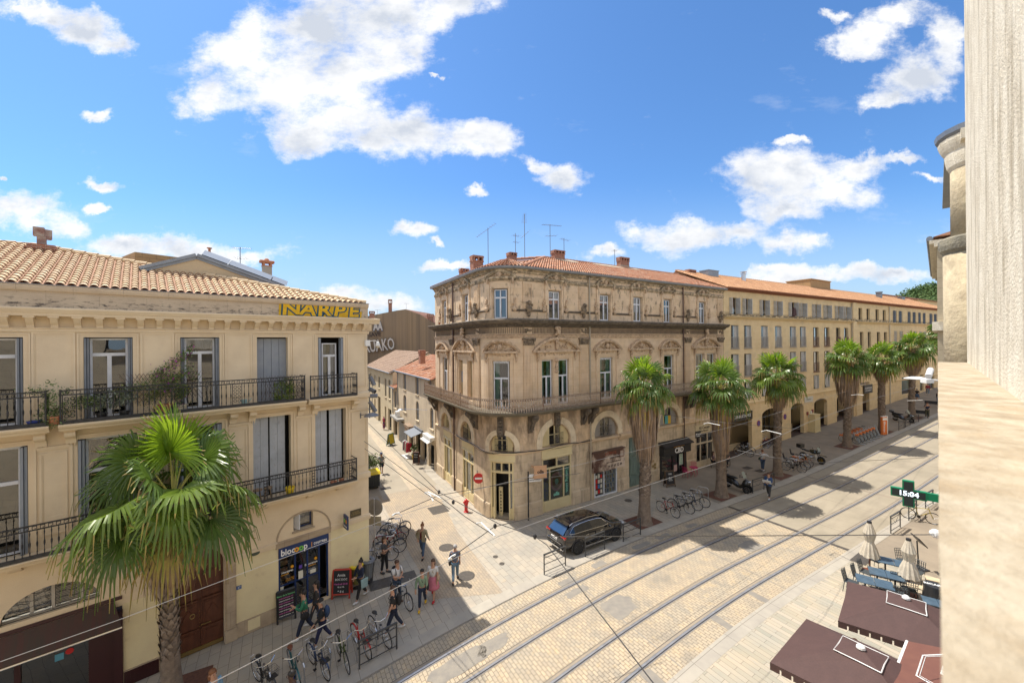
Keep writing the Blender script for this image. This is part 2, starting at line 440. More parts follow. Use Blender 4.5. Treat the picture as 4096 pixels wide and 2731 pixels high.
for(X,Y,rx,ry)in blobs:
 cx,cz=(X-1176)/915,(784-Y)/915;sx,sz=915/rx/1.5,915/ry/1.5
 ln=vm('LENGTH',vm('MULTIPLY_ADD',dist,(sx,sz,0),(-cx*sx,-cz*sz,0)))
 v=ma('SUBTRACT',1.0,ln,clamp=True)
 v=ma('MULTIPLY',v,1.45)
 acc=v if acc is None else ma('MAXIMUM',acc,v)if False else ma('ADD',acc,ma('MULTIPLY',v,ma('SUBTRACT',1.0,ma('MINIMUM',acc,1.0))))
fb=nz(8.,12,P0,.68,st=(1.,1.6,1))
dens=ma('ADD',acc,ma('MULTIPLY',ma('SUBTRACT',fb,.5),2.3))
mr=N.new('ShaderNodeMapRange');mr.interpolation_type='SMOOTHSTEP';mr.inputs[1].default_value=.26;mr.inputs[2].default_value=1.15;L.new(dens,mr.inputs[0])
wisp=N.new('ShaderNodeMapRange');wisp.inputs[1].default_value=.60;wisp.inputs[2].default_value=.85;wisp.inputs[4].default_value=.35
L.new(nz(2.2,8,P0,.66,st=(.9,2.4,1)),wisp.inputs[0])
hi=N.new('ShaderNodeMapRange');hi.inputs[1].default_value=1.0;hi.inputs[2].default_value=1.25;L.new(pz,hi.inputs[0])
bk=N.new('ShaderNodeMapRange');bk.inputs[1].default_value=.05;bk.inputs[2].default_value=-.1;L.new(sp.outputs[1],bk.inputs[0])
nc=N.new('ShaderNodeMapRange');nc.interpolation_type='SMOOTHSTEP';nc.inputs[1].default_value=.42;nc.inputs[2].default_value=.56;L.new(nz(2.6,6,tc.outputs['Generated']),nc.inputs[0])  # extra clouds added out of view, overhead and behind, for neutral fill light
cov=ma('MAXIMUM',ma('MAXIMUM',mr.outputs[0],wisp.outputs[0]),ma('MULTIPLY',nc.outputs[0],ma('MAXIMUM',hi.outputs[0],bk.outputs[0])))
below=N.new('ShaderNodeMapRange');below.inputs[1].default_value=0.;below.inputs[2].default_value=.04;L.new(sp.outputs[2],below.inputs[0])
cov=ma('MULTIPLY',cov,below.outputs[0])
shd=N.new('ShaderNodeMapRange');shd.inputs[1].default_value=.42;shd.inputs[2].default_value=.66;shd.inputs[3].default_value=0;shd.inputs[4].default_value=.95
L.new(nz(4.,6,vm('ADD',P0,(3.3,1.2,0)),.6,st=(1,1.7,1)),shd.inputs[0])
thick=ma('MULTIPLY',shd.outputs[0],ma('MULTIPLY',ma('SUBTRACT',acc,.45,clamp=True),1.8),clamp=True)
CW=5.2
cloud=mixc(thick,(CW,CW,CW*1.0),(CW*.60,CW*.65,CW*.74))
hz=N.new('ShaderNodeMapRange');hz.interpolation_type='SMOOTHSTEP';hz.inputs[1].default_value=.42;hz.inputs[2].default_value=-.02;hz.inputs[4].default_value=.85;L.new(pz,hz.inputs[0])
skc=mixc(hz.outputs[0],vm('MULTIPLY',sk.outputs[0],(.47,.71,.93)),(2.7,3.45,4.2))
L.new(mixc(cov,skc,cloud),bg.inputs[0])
S.view_settings.view_transform='Standard';S.view_settings.look='None';S.view_settings.gamma=1;S.view_settings.exposure=.5
def sheet(name,mats,ts,wf,layer,m=0,label=None,kind='structure',uvs=None):
 mb=MB();nw=len(wf(0.))
 P=[];UV=[]
 for t in ts:
  for w in wf(t):
   x,y=TW(t,w);P.append((x,y,gz(x,y)+layer));UV.append((w-bend(t),t))
 for i in range(len(ts)-1):
  for j in range(nw-1):
   q=[i*nw+j,i*nw+j+1,(i+1)*nw+j+1,(i+1)*nw+j]
   mb.f.append(q);mb.m.append(m);mb.u.append([UV[k]for k in q])
 mb.v=P
 o=mb.build(name,mats,rec=False);tag(o,kind=kind)
 for p in o.data.polygons:
  pass
 if o.data.polygons[0].normal.z<0:o.data.flip_normals()
 return o
def frange(a,b,d):
 n=max(1,int(math.ceil((b-a)/d)));return[a+(b-a)*i/n for i in range(n+1)]
m_asph=mat('street_asphalt',(.30,.25,.19),.9,(.24,.20,.155),.8,bump=.12,bs=90,stain=dict(c=(.17,.14,.11),s=.5,a=.52,b=.7,k=.5))
m_asphb=mat('trackway_asphalt',(.36,.31,.235),.88,(.30,.26,.195),.6,bump=.15,bs=110,brick=dict(w=3.3,h=4.6,ms=.012,off=0,c2=(.34,.295,.225),mc=(.13,.11,.09)),stain=dict(c=(.22,.19,.15),s=.7,st=(2,.4,1),a=.5,b=.7,k=.5))
m_sett=mat('sandstone_setts',(.52,.41,.275),.8,(.43,.365,.27),.9,bump=.5,bs=25,brick=dict(w=.245,h=.135,ms=.011,c2=(.41,.335,.24),mc=(.21,.165,.115),wob=.035,ws=2.2),stain=dict(c=(.54,.40,.22),s=2.3,a=.55,b=.72,k=.6),stain2=dict(c=(.23,.2,.16),s=.45,a=.54,b=.7,k=.6))
m_slab=mat('stone_slabs',(.47,.40,.31),.72,(.39,.35,.285),.8,bump=.15,bs=20,brick=dict(w=.62,h=.32,ms=.007,c2=(.40,.355,.29),mc=(.15,.13,.11)),stain=dict(c=(.27,.245,.215),s=.5,a=.5,b=.68,k=.55),stain2=dict(c=(.46,.35,.22),s=3,a=.6,b=.75,k=.5))
m_slabn=mat('near_slabs',(.50,.41,.30),.75,(.41,.37,.30),.8,bump=.15,bs=20,brick=dict(w=.95,h=.21,ms=.007,c2=(.39,.34,.25),mc=(.2,.16,.12)),stain=dict(c=(.34,.32,.28),s=2,st=(.5,2,1),a=.58,b=.66,k=.5))
m_plaza=mat('plaza_setts',(.46,.36,.245),.78,(.38,.31,.23),.7,bump=.2,bs=20,brick=dict(w=.24,h=.13,ms=.007,c2=(.38,.31,.225),mc=(.2,.16,.115)),stain=dict(c=(.28,.24,.19),s=.6,a=.52,b=.7,k=.5))
m_kerb=mat('kerb_stone',(.44,.4,.33),.7,(.36,.33,.28),1.2,bump=.1,brick=dict(w=.6,h=1.1,ms=.008,off=0,c2=(.4,.36,.3),mc=(.16,.14,.12)))
m_dark=mat('dark_asphalt_patch',(.23,.21,.185),.9,(.29,.26,.215),3,bump=.3,bs=80)
m_iron_g=mat('cast_iron_cover',(.10,.088,.075),.55,(.15,.13,.11),6,bump=.3,brick=dict(w=.06,h=.06,ms=.012,mc=(.04,.035,.03)))
far=[-60,-30,-12]
base=sheet('ground',m_asph,[-400,-200,-100]+frange(-60,115,2.5)+[140,300,900,2500],lambda t:[-900,-300,-100,-40,-10,8.6,16.15,25,40,70,120,300,900,2500],0.)
tA=frange(-14,25.4,.6)
sheet('tramway_setts',m_sett,tA,lambda t:[9.1+bend(t),12.3+bend(t),15.58+bend(t)],.004)
sheet('tramway_asphalt',m_asphb,frange(25.6,112,1.5),lambda t:[9.1,12.3,15.58],.004)
sheet('drain_channel',m_iron_g,[25.35,25.62],lambda t:[8.9,12,15.55],.009)
tK=frange(-14,22,.6)+frange(22,112,2)[1:]
sheet('kerb_far_side',m_kerb,tK,lambda t:[15.58+bend(t),16.15+bend(t)],.03)
sheet('kerb_near_side',m_kerb,tK,lambda t:[8.62+bend(t),9.12+bend(t)],.012)
sheet('pavement_slabs',m_slab,frange(-14,25.4,.8),lambda t:[16.15+bend(t),18,22,26,33],.008)
sheet('pavement_near',m_slabn,frange(-14,25.9,.8),lambda t:[1.,4,8.62+bend(t)],.008)
sheet('pavement_strip',m_dark,[25.45,25.62],lambda t:[16.2,19,20.9],.011)
for nm,wv in(('kerb_edge',15.58),):
 mb=MB()
 for i in range(len(tK)-1):
  a,b=TW(tK[i],wv+bend(tK[i])),TW(tK[i+1],wv+bend(tK[i+1]))
  mb.poly([(a[0],a[1],gz(*a)-.05),(b[0],b[1],gz(*b)-.05),(b[0],b[1],gz(*b)+.03),(a[0],a[1],gz(*a)+.03)])
  c,d=TW(tK[i],wv-.035+bend(tK[i])),TW(tK[i+1],wv-.035+bend(tK[i+1]))
  mb.poly([(a[0],a[1],gz(*a)+.0075),(b[0],b[1],gz(*b)+.0075),(d[0],d[1],gz(*d)+.0075),(c[0],c[1],gz(*c)+.0075)])
 tag(mb.build(nm,m_dark,rec=False),kind='structure')
SP=Vector((-2.711,26.847));SU=Vector((-.485,.8745));SV=Vector((-.8745,-.485))
def SS(u,v):p=SP+SU*u+SV*v;return(p.x,p.y)
def ssheet(name,mt,pts,layer,flip=False):
 mb=MB();P=[SS(*p)for p in pts]
 mb.poly([(x,y,gz(x,y)+layer)for x,y in P],0,[tuple(reversed(p))if flip else p for p in pts])
 o=mb.build(name,mt,rec=False);tag(o,kind='structure')
 if o.data.polygons[0].normal.z<0:o.data.flip_normals()
 return o
ssheet('crossing_setts',m_plaza,[(5,1.1),(5,5.3),(-3,5.3),(-8.2,5.35),(-9.3,2.6),(-3,2.3)],.013)
ssheet('side_street',mat('side_street_asphalt',(.37,.325,.255),.9,(.31,.27,.21),.5,bump=.1,bs=80,stain=dict(c=(.42,.37,.29),s=.3,st=(.3,2,1),a=.5,b=.7,k=.6)),[(5,-.3),(60,-.3),(90,10),(90,14),(60,8),(5,6.6)],.012)
m_band=mat('pale_gutter_stone',(.52,.42,.29),.7,(.44,.36,.26),1.5,brick=dict(w=.8,h=.27,ms=.006,c2=(.46,.38,.28),mc=(.28,.22,.16)))
ssheet('gutter_stone_band',m_band,[(5,2.15),(5,3.0),(12,2.75),(30,2.45),(58,2.3),(58,1.8),(30,1.85),(12,1.75),(8.5,1.9)],.0165)
ssheet('side_pavement',m_kerb,[(5,-.05),(5,.85),(9,.8),(9,-.05)],.0165)
ssheet('left_kerb',m_kerb,[(4,4.75),(4,5.1),(16,4.6),(16,4.3)],.0165)
m_rail=mat('rail_steel',(.36,.37,.40),.3,(.27,.27,.29),5,metal=.35)
m_groove=mat('rail_groove',(.03,.027,.026),.8)
m_railbed=mat('rail_side_asphalt',(.27,.235,.19),.9,(.33,.27,.2),4,bump=.2,bs=60)
tR=frange(-14,22,.5)+frange(22,112,3)[1:]
for k,w0 in enumerate((14.68,13.245,11.41,9.985)):
 mb=MB()
 for(a,b,h,mi)in((-.13,.17,.0085,2),(-.04,.04,.016,0),(-.08,-.04,.0125,1),(-.10,-.08,.015,0),(.04,.05,.012,1),(.155,.17,.0125,1)):
  for i in range(len(tR)-1):
   q=[]
   for t,w in((tR[i],w0+a),(tR[i],w0+b),(tR[i+1],w0+b),(tR[i+1],w0+a)):
    x,y=TW(t,w+bend(t));q.append((x,y,gz(x,y)+h))
   mb.poly(q,mi)
 o=mb.build('tram_rail',[m_rail,m_groove,m_railbed],rec=True);tag(o,kind='structure')
mb=MB()
for t in(3.2,11.6,19.2):
 for a,b in((9.2,9.9),(10.1,11.3),(11.5,13.15),(13.35,14.55),(14.8,15.5)):
  if(t,a)==(3.2,9.2):continue
  q=[TW(t+d,w+bend(t))for d,w in((-.025,a),(-.025,b),(.025,b),(.025,a))]
  mb.poly([(x,y,gz(x,y)+.0075)for x,y in q])
tag(mb.build('joint_lines',m_dark,rec=True),kind='structure')
def patch(t0,w0,lt,lw,seed,name='asphalt_patch'):
 rnd=random.Random(seed);mb=MB();n=22;q=[]
 for i in range(n):
  a=2*pi*i/n;ca,sa=cos(a),sin(a);k=1/max(abs(ca),abs(sa))*rnd.uniform(.82,1.08)
  t=t0+lt/2*ca*k;w=w0+lw/2*sa*k;x,y=TW(t,w+bend(t));q.append((x,y,gz(x,y)+.0105))
 mb.poly(q);tag(mb.build(name,m_dark,rec=True),kind='structure')
for i,a in enumerate([(5.2,14.0,2.2,.75),(6.6,13.95,1.4,.6),(12.1,12.45,1.5,1.1),(13.5,15.1,.9,.4),(16.7,15.1,1.4,.35),(18.5,15.1,1.1,.35),(21,15.1,.9,.35),(21.6,12.0,1.4,.9),(11.3,14.95,1.0,.45),(11.2,14.2,1.3,.4),(17.6,9.45,.35,.9),(14.8,9.45,.4,1.0),(10.4,9.4,.5,1.0),(3.9,12.5,.5,1.2)]):
 patch(*a,seed=i)
def cover(name,x,y,r,label,sq=None,rz=0,cat='manhole cover'):
 mb=MB()
 if sq:mb.obox((0,0,.004),(sq[0],sq[1],.012),rz)
 else:mb.lathe([(0,.0),(r,0),(r,.01),(r*.86,.012),(r*.84,.008),(0,.008)][1:],n=20)
 if not sq:mb.poly([(r*.84*cos(2*pi*i/20),r*.84*sin(2*pi*i/20),.009)for i in range(20)])
 o=mb.build(name,m_iron_g);o.location=(x,y,gz(x,y)+.014);tag(o,label,cat)
cover('manhole_cover',-3.62,21.35,.4,'round cast iron manhole cover in the crossing, beyond the man in the open jacket')
cover('manhole_cover',-2.25,18.75,.4,'round cast iron manhole cover beside the feet of the man seen from behind')
cover('manhole_cover',-.95,20.4,.13,'small round valve cover, the farther of a pair between the manholes and the car')
cover('manhole_cover',-.6,19.75,.13,'small round valve cover, the nearer of a pair between the manholes and the car')
cover('manhole_cover',7.9,27.4,.26,'round dark cover in the pavement before the book shop')
cover('drain_grate',-4.95,26.2,.5,'large dark rectangular metal plate in the paving near the hydrant',(1.1,1.2),RD(30),'cover plate')
cover('drain_grate',-5.6,18.45,.5,'long dark metal grating set in the slabs behind the man on the bicycle',(2.1,.75),RD(27),'grating')
cover('drain_grate',17.4,19.9,.5,'dark square paving grate in front of the nearest cream closed parasol',(1.3,.6),RD(33),'grating')
cover('drain_grate',-9.65,30.1,.5,'small dark drain grate beside the wheeled bin in the side street',(.75,.45),RD(30),'grating')
for(x,y)in((20.0,34.0),(20.6,33.2),(17.6,33.5)):
 cover('utility_cover',x,y,.3,'small dark utility cover in the asphalt pavement near the seated women',(.8,.55),RD(30),'cover')
bpy.data.objects['utility_cover']['group']='utility covers in the pavement'
for o in list(bpy.data.objects):
 if o.name.startswith('utility_cover'):o['group']='utility covers in the pavement'
m_pit=mat('red_gravel',(.17,.075,.05),.95,(.11,.055,.04),12,bump=.6,bs=60)
PALMS=[(19.0,16.95),(26.8,16.95),(34.5,16.95),(47.3,16.98),(55.8,16.95),(65.7,17.1),(77.5,17.1)]
for t,w in PALMS+[(-3.0,16.3)]:
 mb=MB();q=[TW(t+a,w+b)for a,b in((-.95,-.7),(-.95,.75),(.95,.75),(.95,-.7))]
 mb.poly([(x,y,gz(x,y)+.02)for x,y in q])
 tag(mb.build('tree_pit',m_pit,rec=True),kind='structure')
LA=.7511;LP=(-10.5583,14.7829,0)
def LW(x,y,z=0):
 return(LP[0]+x*cos(LA)-y*sin(LA),LP[1]+x*sin(LA)+y*cos(LA),z)
def leaves(mb,pts,n,spread,size,m=0,rnd=random,flat=0.):
 for i in range(n):
  c=Vector(rnd.choice(pts))+Vector([rnd.gauss(0,spread[k])for k in range(3)])
  s=size*rnd.uniform(.6,1.3);R=Euler((rnd.uniform(-1.2,1.2),rnd.uniform(-1.2,1.2),rnd.uniform(0,6.28))).to_matrix()
  q=[c+R@Vector(p)for p in((-s*.5,0,0),(0,-s*.3,s*.08),(s*.6,0,0),(0,s*.3,s*.08))]
  mb.poly(q,m if isinstance(m,int)else rnd.choice(m))
def build_left():
 b=thing('townhouse','pale ochre townhouse with black iron balconies and navy shopfront, at the left','building',LP,LA)
 wall=mat('ochre_render',(.76,.625,.44),.85,(.69,.56,.39),1.2,bump=.05,bs=40,stain=dict(c=(.52,.4,.27),s=1.0,st=(1,.6,1),a=.56,b=.75,k=.35),stain2=dict(c=(.82,.70,.52),s=2.2,st=(.5,3,1),a=.6,b=.7,k=.5))
 yel=mat('pale_yellow_paint',(.78,.68,.42),.8,(.72,.61,.38),1.5,bump=.05,stain=dict(c=(.45,.33,.18),s=1.5,a=.6,b=.72,k=.4))
 stone=mat('weathered_base_stone',(.5,.4,.28),.9,(.36,.28,.2),1.5,bump=.2,brick=dict(w=.9,h=.55,ms=.006,mc=(.33,.26,.18)))
 para=mat('parapet_stone',(.62,.50,.36),.9,(.54,.43,.31),2,bump=.15,bs=30,brick=dict(w=1.1,h=.33,ms=.004,mc=(.35,.27,.19)),
stain=dict(c=(.05,.045,.045),s=5,st=(.9,2.2,1),a=.52,b=.62,k=.85,z=(12.02,12.1,12.25,12.52)),stain2=dict(c=(.07,.065,.06),s=7,st=(1,1,1),a=.50,b=.58,k=.8,z=(12.06,12.1,12.12,12.2)))
 UP=[(-8.4,-7.25),(-6.0,-4.84),(-3.65,-2.55),(-1.35,-.25),(.93,2.01),(3.16,4.21)]
 LO=[(-8.5,-7.2),(-6.1,-4.77),(-3.79,-2.47),(-1.49,-.19),(.78,2.09),(3.02,4.30)]
 X0,X1=-12.,5.3
 holes=[(a,c,8.66,11.25)for a,c in UP]+[(a,c,4.95,8.12)for a,c in LO]
 holes+=[(-5.31,-3.34,3.1,3.1,.8),(-7.0,-2.85,0,2.62),(-1.55,-.17,0,3.0,.69),(1.6,3.5,.12,2.83),(2.15,2.9,3.33,4.0)]
 mb=MB();wallgrid(mb,X0,X1,0,12.1,holes,0,.32)
 ex,ey=X1+.2424*9,.970*9
 mb.poly([(X1,0,0),(ex,ey,0),(ex,ey,12.1),(X1,0,12.1)])
 mb.poly([(X0,0,0),(X0,12,0),(X0,12,12.1),(X0,0,12.1)])
 mb.poly([(X0,.9,12.6),(X1,.9,12.6),(ex,ey,12.6),(X0,12,12.6)])
 mb.build('wall',wall,b,rec=False)
 rm=MB()
 for h in holes:roomback(rm,h[0],h[1],h[2]-.1,h[3]+(h[4]if len(h)>4 else 0),.32,.6)
 for h in holes[:11]:
  rm.poly([(h[0],.32,h[2]),(h[1],.32,h[2]),(h[1],.92,h[2]),(h[0],.92,h[2])])
 rm.build('interior',MT['room'],b,rec=False)
 tr=MB()
 def frame(a,c,z0,z1,w=.05,d=.03):
  for(p,q,r,s_)in((a,a+w,z0,z1),(c-w,c,z0,z1),(a+w,c-w,z1-w,z1),(a+w,c-w,z0,z0+w)):tr.box(p,q,-d,.0,r,s_)
  w2=w*.5
  for(p,q,r,s_)in((a+w,a+w+w2,z0+w,z1-w),(c-w-w2,c-w,z0+w,z1-w),(a+w+w2,c-w-w2,z1-w-w2,z1-w)):tr.box(p,q,-d*.5,.0,r,s_)
 for a,c in((-4.69,-3.82),(-2.37,-1.51),(-.09,.78),(2.18,3.01),(-7.1,-6.2)):tr.cut();frame(a,c,9.02,11.40)
 tr.cut();frame(4.38,5.25,9.02,11.38)
 for a,c in((-4.56,-4.0),(-2.25,-1.7),(.02,.59),(2.31,2.83),(-6.9,-6.4)):tr.cut();frame(a,c,5.4,7.83)
 frame(4.53,5.25,5.4,7.86)
 for a,c in UP:
  tr.cut()
  for p,q,r,s_ in((a-.14,a-.1,8.7,11.33),(c+.1,c+.14,8.7,11.33),(a-.14,c+.14,11.33,11.37)):tr.box(p,q,-.03,0,r,s_)
 for a,c in LO:
  tr.cut()
  for p,q,r,s_ in((a-.16,a-.1,5.0,8.2),(c+.1,c+.16,5.0,8.2),(a-.16,c+.16,8.2,8.26)):tr.box(p,q,-.04,0,r,s_)
 sweep(tr,[(0,7.96),(-.05,7.96),(-.05,8.0),(0,8.0)],4.45,X1)
 for a,c in((-4.6,-3.95),(-2.3,-1.65),(.0,.62),(2.27,2.86),(4.45,5.3)):sweep(tr,[(0,7.92),(-.04,7.92),(-.07,8.02),(0,8.02)],a,c)
 sweep(tr,[(0,8.50),(-.08,8.50),(-.1,8.56),(-.1,8.72),(0,8.78)],4.62,X1+.06)
 sweep(tr,[(0,4.82),(-.08,4.82),(-.1,4.9),(-.1,5.05),(0,5.1)],4.55,X1+.06)
 for a,c in((.19,1.56),(3.6,X1+.05)):sweep(tr,[(0,2.9),(-.05,2.9),(-.08,3.06),(-.08,3.1),(0,3.14)],a,c)
 tr.cut()
 sweep(tr,[(0,11.40),(-.04,11.40),(-.06,11.44),(-.06,11.50),(-.1,11.51),(-.1,11.53),(0,11.53)],X0,X1+.06)
 sweep(tr,[(0,11.86),(-.36,11.86),(-.38,11.93),(-.40,11.95),(-.46,12.05),(-.46,12.09),(-.05,12.13),(0,12.13)],X0,X1+.42)
 x=-5.16-15*.467
 while x<X1:
  tr.cut();sweep(tr,[(0,11.53),(-.07,11.53),(-.09,11.6),(-.2,11.68),(-.3,11.78),(-.33,11.83),(-.33,11.86),(0,11.86)],x-.075,x+.075)
  sweep(tr,[(0,11.81),(-.345,11.81),(-.345,11.86),(0,11.86)],x-.11,x+.11)
  x+=.467
 for k in range(3):tr.cut();tr.box(X1,X1+.34,.3+k*.6,.45+k*.6,11.56,11.86)
 for cx in(-6.9,-6.3,-4.51,-3.92,.14,.74,2.44,2.99,4.64,-2.2,-1.6):
  tr.cut();P=[(0,8.04),(-.08,8.04),(-.1,8.12),(-.14,8.2),(-.3,8.26),(-.38,8.33),(-.38,8.4),(-.34,8.47),(0,8.47)]
  sweep(tr,P,cx-.11,cx+.11);tr.tube([(cx-.115,-.30,8.36),(cx+.115,-.30,8.36)],.085,8)
  for k in(-.08,0,.08):tr.lathe([(.0,-.1),(.025,-.03),(.02,.03)],(cx+k,-.04,8.03),5)
  sweep(tr,[(0,8.5),(-.42,8.5),(-.42,8.46),(0,8.46)],cx-.15,cx+.15)
 for cx in(-5.0,-2.9,-.9,1.1,2.75,3.95):tr.cut();sweep(tr,[(0,4.55),(-.3,4.7),(-.42,4.82),(0,4.82)],cx-.13,cx+.13);
 tr.build('moulding',wall,b,rec=True)
 pa=MB();sweep(pa,[(.0,12.10),(.0,12.58),(-.07,12.62),(-.1,12.70),(-.1,12.78),(.35,12.78),(.35,12.1)][::-1],X0,X1+.04)
 pa.box(X1-.35,X1+.04,.35,6,12.1,12.78);pa.build('parapet',para,b)
 z_=MB();z_.box(X0,X1+.06,-.12,.1,12.782,12.80);z_.build('gutter_edge',MT['zinc'],b)
 pl=MB()
 def panel(a,c,z0,z1,y=-.012):pl.cut();pl.box(a,c,y,0,z0,z1)
 panel(-2.83,-1.96,.5,2.66);panel(.2,1.58,.55,2.9);panel(3.6,X1-.02,.75,2.9)
 pl.build('painted_panel',yel,b)
 st=MB()
 for a,c,h in((-2.83,-1.96,.5),(.2,1.58,.55),(3.58,X1+.02,.7)):st.box(a,c,-.045,0,0,h)
 st.cut()
 for a,c in((-1.93,-1.57),(-.15,.19)):
  st.box(a,c,-.07,0,0,3.0);st.box(a+.05,c-.05,-.1,-.07,.5,3.0);st.box(a-.02,c+.02,-.1,0,0,.45)
 n=18
 for k in range(n):
  a0,a1=pi*k/n,pi*(k+1)/n
  P=[(-.86+r*cos(a),3.0+r*sin(a))for r,a in((.7,a0),(1.05,a0),(1.05,a1),(.7,a1))]
  st.extr(P,'y',-.07,.0)
  P=[(-.86+r*cos(a),3.0+r*sin(a))for r,a in((.78,a0),(.97,a0),(.97,a1),(.78,a1))]
  st.extr(P,'y',-.1,-.07)
  P=[(2.57+r*cos(a),3.08+r*.94*sin(a))for r,a in((.99,a0),(1.05,a0),(1.05,a1),(.99,a1))]
  st.extr(P,'y',-.03,.0)
 st.cut();sweep(st,[(0,2.84),(-.05,2.84),(-.07,3.0),(-.1,3.06),(0,3.1)],1.5,3.6)
 st.box(2.1,2.95,-.08,0,3.27,3.33)
 st.build('stone_dressing',stone,b)
 for i,(a,c)in enumerate(UP):
  sm=MT['shutter_dark']if i!=5 else MT['shutter_blue']
  if i==4:
   s_=MB()
   for k in range(4):
    w=(c-a)/4;s_.box(a+k*w+.006,a+(k+1)*w-.006,.26,.30,8.72,11.2)
    s_.box(a+k*w+.02,a+(k+1)*w-.02,.25,.26,9.85,9.9);s_.box(a+k*w+.02,a+(k+1)*w-.02,.25,.26,10.95,11.0)
   s_.build('shutter',MT['shutter_blue'],b);continue
  for q in(0,1):
   s_=MB();x=a+.012 if q==0 else c-.012-.1
   s_.box(x,x+.045,-.04,.26,8.72,11.22);s_.box(x+.055,x+.1,.0,.26,8.72,11.22);s_.build('shutter',sm,b)
  if i==5:panes(b,a+.22,c-.22,8.72,11.0,.31,.05,2,10.45,curtain=[(a+.3,a+.45,mat('grey_curtain',(.3,.31,.32),.9)),(c-.45,c-.3,None)])
  else:panes(b,a+.12,c-.12,8.72,11.22,.31,.055,2,10.70)
 for i,(a,c)in enumerate(LO):
  if i>=4:
   s_=MB();w=(c-a-.22)/4
   for k in range(4):
    g=.0 if k<2 else(.05 if i==4 else.1)
    x=a+.01+k*w+g;s_.box(x+.004,x+w-.004,.25,.29,5.02,8.08)
    for z in(5.5,6.6,7.75):s_.box(x+.02,x+w-.02,.243,.25,z,z+.018)
    for z in(5.5,6.6,7.75):s_.lathe([(0,-.01),(.045,-.01),(.045,.01),(0,.01)],(x+w*(1 if k%2==0 else 0),.245,z+.01),8,sy=.15)
   s_.build('shutter',MT['shutter_worn'],b)
   continue
  for q in(0,1):
   s_=MB();x=a+.012 if q==0 else c-.012-.13
   s_.box(x,x+.06,-.06,.26,5.0,8.08);s_.box(x+.07,x+.13,.0,.26,5.0,8.08);s_.build('shutter',MT['shutter_blue'],b)
  panes(b,a+.15,c-.15,5.0,8.08,.31,.06,2,7.05)
 w=MB()
 for x in(-4.75,-4.33,-3.75):w.box(x-.035,x+.035,.2,.26,3.1,3.1+.8*sqrt(max(0,1-((x+4.33)/.985)**2))-.02)
 w.box(-5.3,-3.35,.2,.27,3.06,3.13)
 win=w.build('arched_window',mat('old_white_frame',(.5,.46,.4),.7),b)
 g=MB();n=14;g.poly([(-5.3,.28,3.1)]+[(-4.33-.98*cos(pi*k/n),.28,3.1+.8*sin(pi*k/n))for k in range(n+1)]+[(-3.35,.28,3.1)][:0]);g.build('pane',MT['glass'],win,rec=False)
 g=MB()
 for k in range(16):
  z=3.14+k*.045;hw=.98*sqrt(max(0,1-((z-3.1)/.8)**2));x1=-4.33+hw-.03
  if x1>-4.25:g.box(-4.28,x1,.23,.25,z,z+.02)
 g.build('louvre',mat('old_grey_louvre',(.4,.36,.3),.8),win)
 g=MB()
 for s0 in(-1,1):
  for zz in(3.22,3.4,3.58,3.76):
   hw=.98*sqrt(max(0,1-((zz-3.1)/.8)**2))-.08
   pts=[(-4.33+s0*(.08+(hw-.08)*k/8),.12+.0*k,zz+.03*sin(k*1.1))for k in range(9)];g.tube(pts,.008,4)
   g.tube([(-4.33+s0*(.10+.05*cos(a)),.12,zz+.05*sin(a))for a in[k*pi/4 for k in range(8)]],.008,4)
 g.tube([(-4.33-.98*cos(pi*k/14),.1,3.1+.8*sin(pi*k/14))for k in range(15)],.012,4);g.tube([(-5.3,.1,3.12),(-3.36,.1,3.12)],.012,4)
 g.build('window_grille',MT['iron'],win)
 panes(b,2.17,2.88,3.35,3.98,.28,.04,1,None,fm=MT['navy'])
 o=MB();o.obox((2.28,.1,3.66),(.04,.36,.6),RD(30));o.build('open_sash',MT['white'],b)
 dr=MB()
 for s0 in(0,1):
  a=-1.54+s0*.69;c=a+.68
  dr.box(a,c,.2,.26,.0,2.98)
  for z0,z1 in((.35,.75),(.85,1.75),(1.9,2.15),(2.25,2.85)):
   dr.box(a+.08,c-.08,.17,.2,z0,z1);dr.box(a+.14,c-.14,.15,.17,z0+.06,z1-.06)
  dr.extr([(a+.34,1.0),(a+.5,1.3),(a+.34,1.6),(a+.18,1.3)],'y',.12,.15)
  dr.box(a+.04,c-.04,.12,.2,.78,.84);dr.box(a+.04,c-.04,.12,.2,1.80,1.87)
 n=14;dr.extr([(-.86+.69*cos(pi*k/n),2.98+.69*sin(pi*k/n))for k in range(n+1)],'y',.2,.26)
 door=dr.build('carriage_door',MT['wood'],b)
 k_=MB();k_.tube([(-1.08+.07*cos(q*pi/5),.12,1.35+.08*sin(q*pi/5))for q in range(11)],.014,6);k_.box(-.85,-.55,.1,.13,.93,.96)
 for q in range(5):k_.lathe([(0,0),(.014,0),(.014,.02),(0,.02)],(-.88,.11,.9+q*.14),6)
 k_.box(-1.5,-.2,.16,.2,.03,.16);k_.build('door_knocker',mat('old_brass',(.35,.25,.1),.35,metal=.8,coord='Object'),door)
 aw=MB();aw.poly([(-7.1,-.05,2.84),(-3.02,-.05,2.84),(-2.86,-.55,2.24),(-7.1,-.55,2.24)]);aw.poly([(-7.1,-.05,2.80),(-3.02,-.05,2.80),(-2.86,-.55,2.20),(-7.1,-.55,2.20)][::-1])
 aw.build('awning',mat('brown_canvas',(.085,.04,.032),.85,(.06,.045,.035),2,stretch=(4,.5,1)),b)
 aw=MB();aw.tube([(-7.1,-.56,2.20),(-2.84,-.56,2.20)],.03,8);aw.build('awning_bar',MT['chrome'],b)
 sf=MB();mar=mat('oxblood_joinery',(.045,.012,.014),.35)
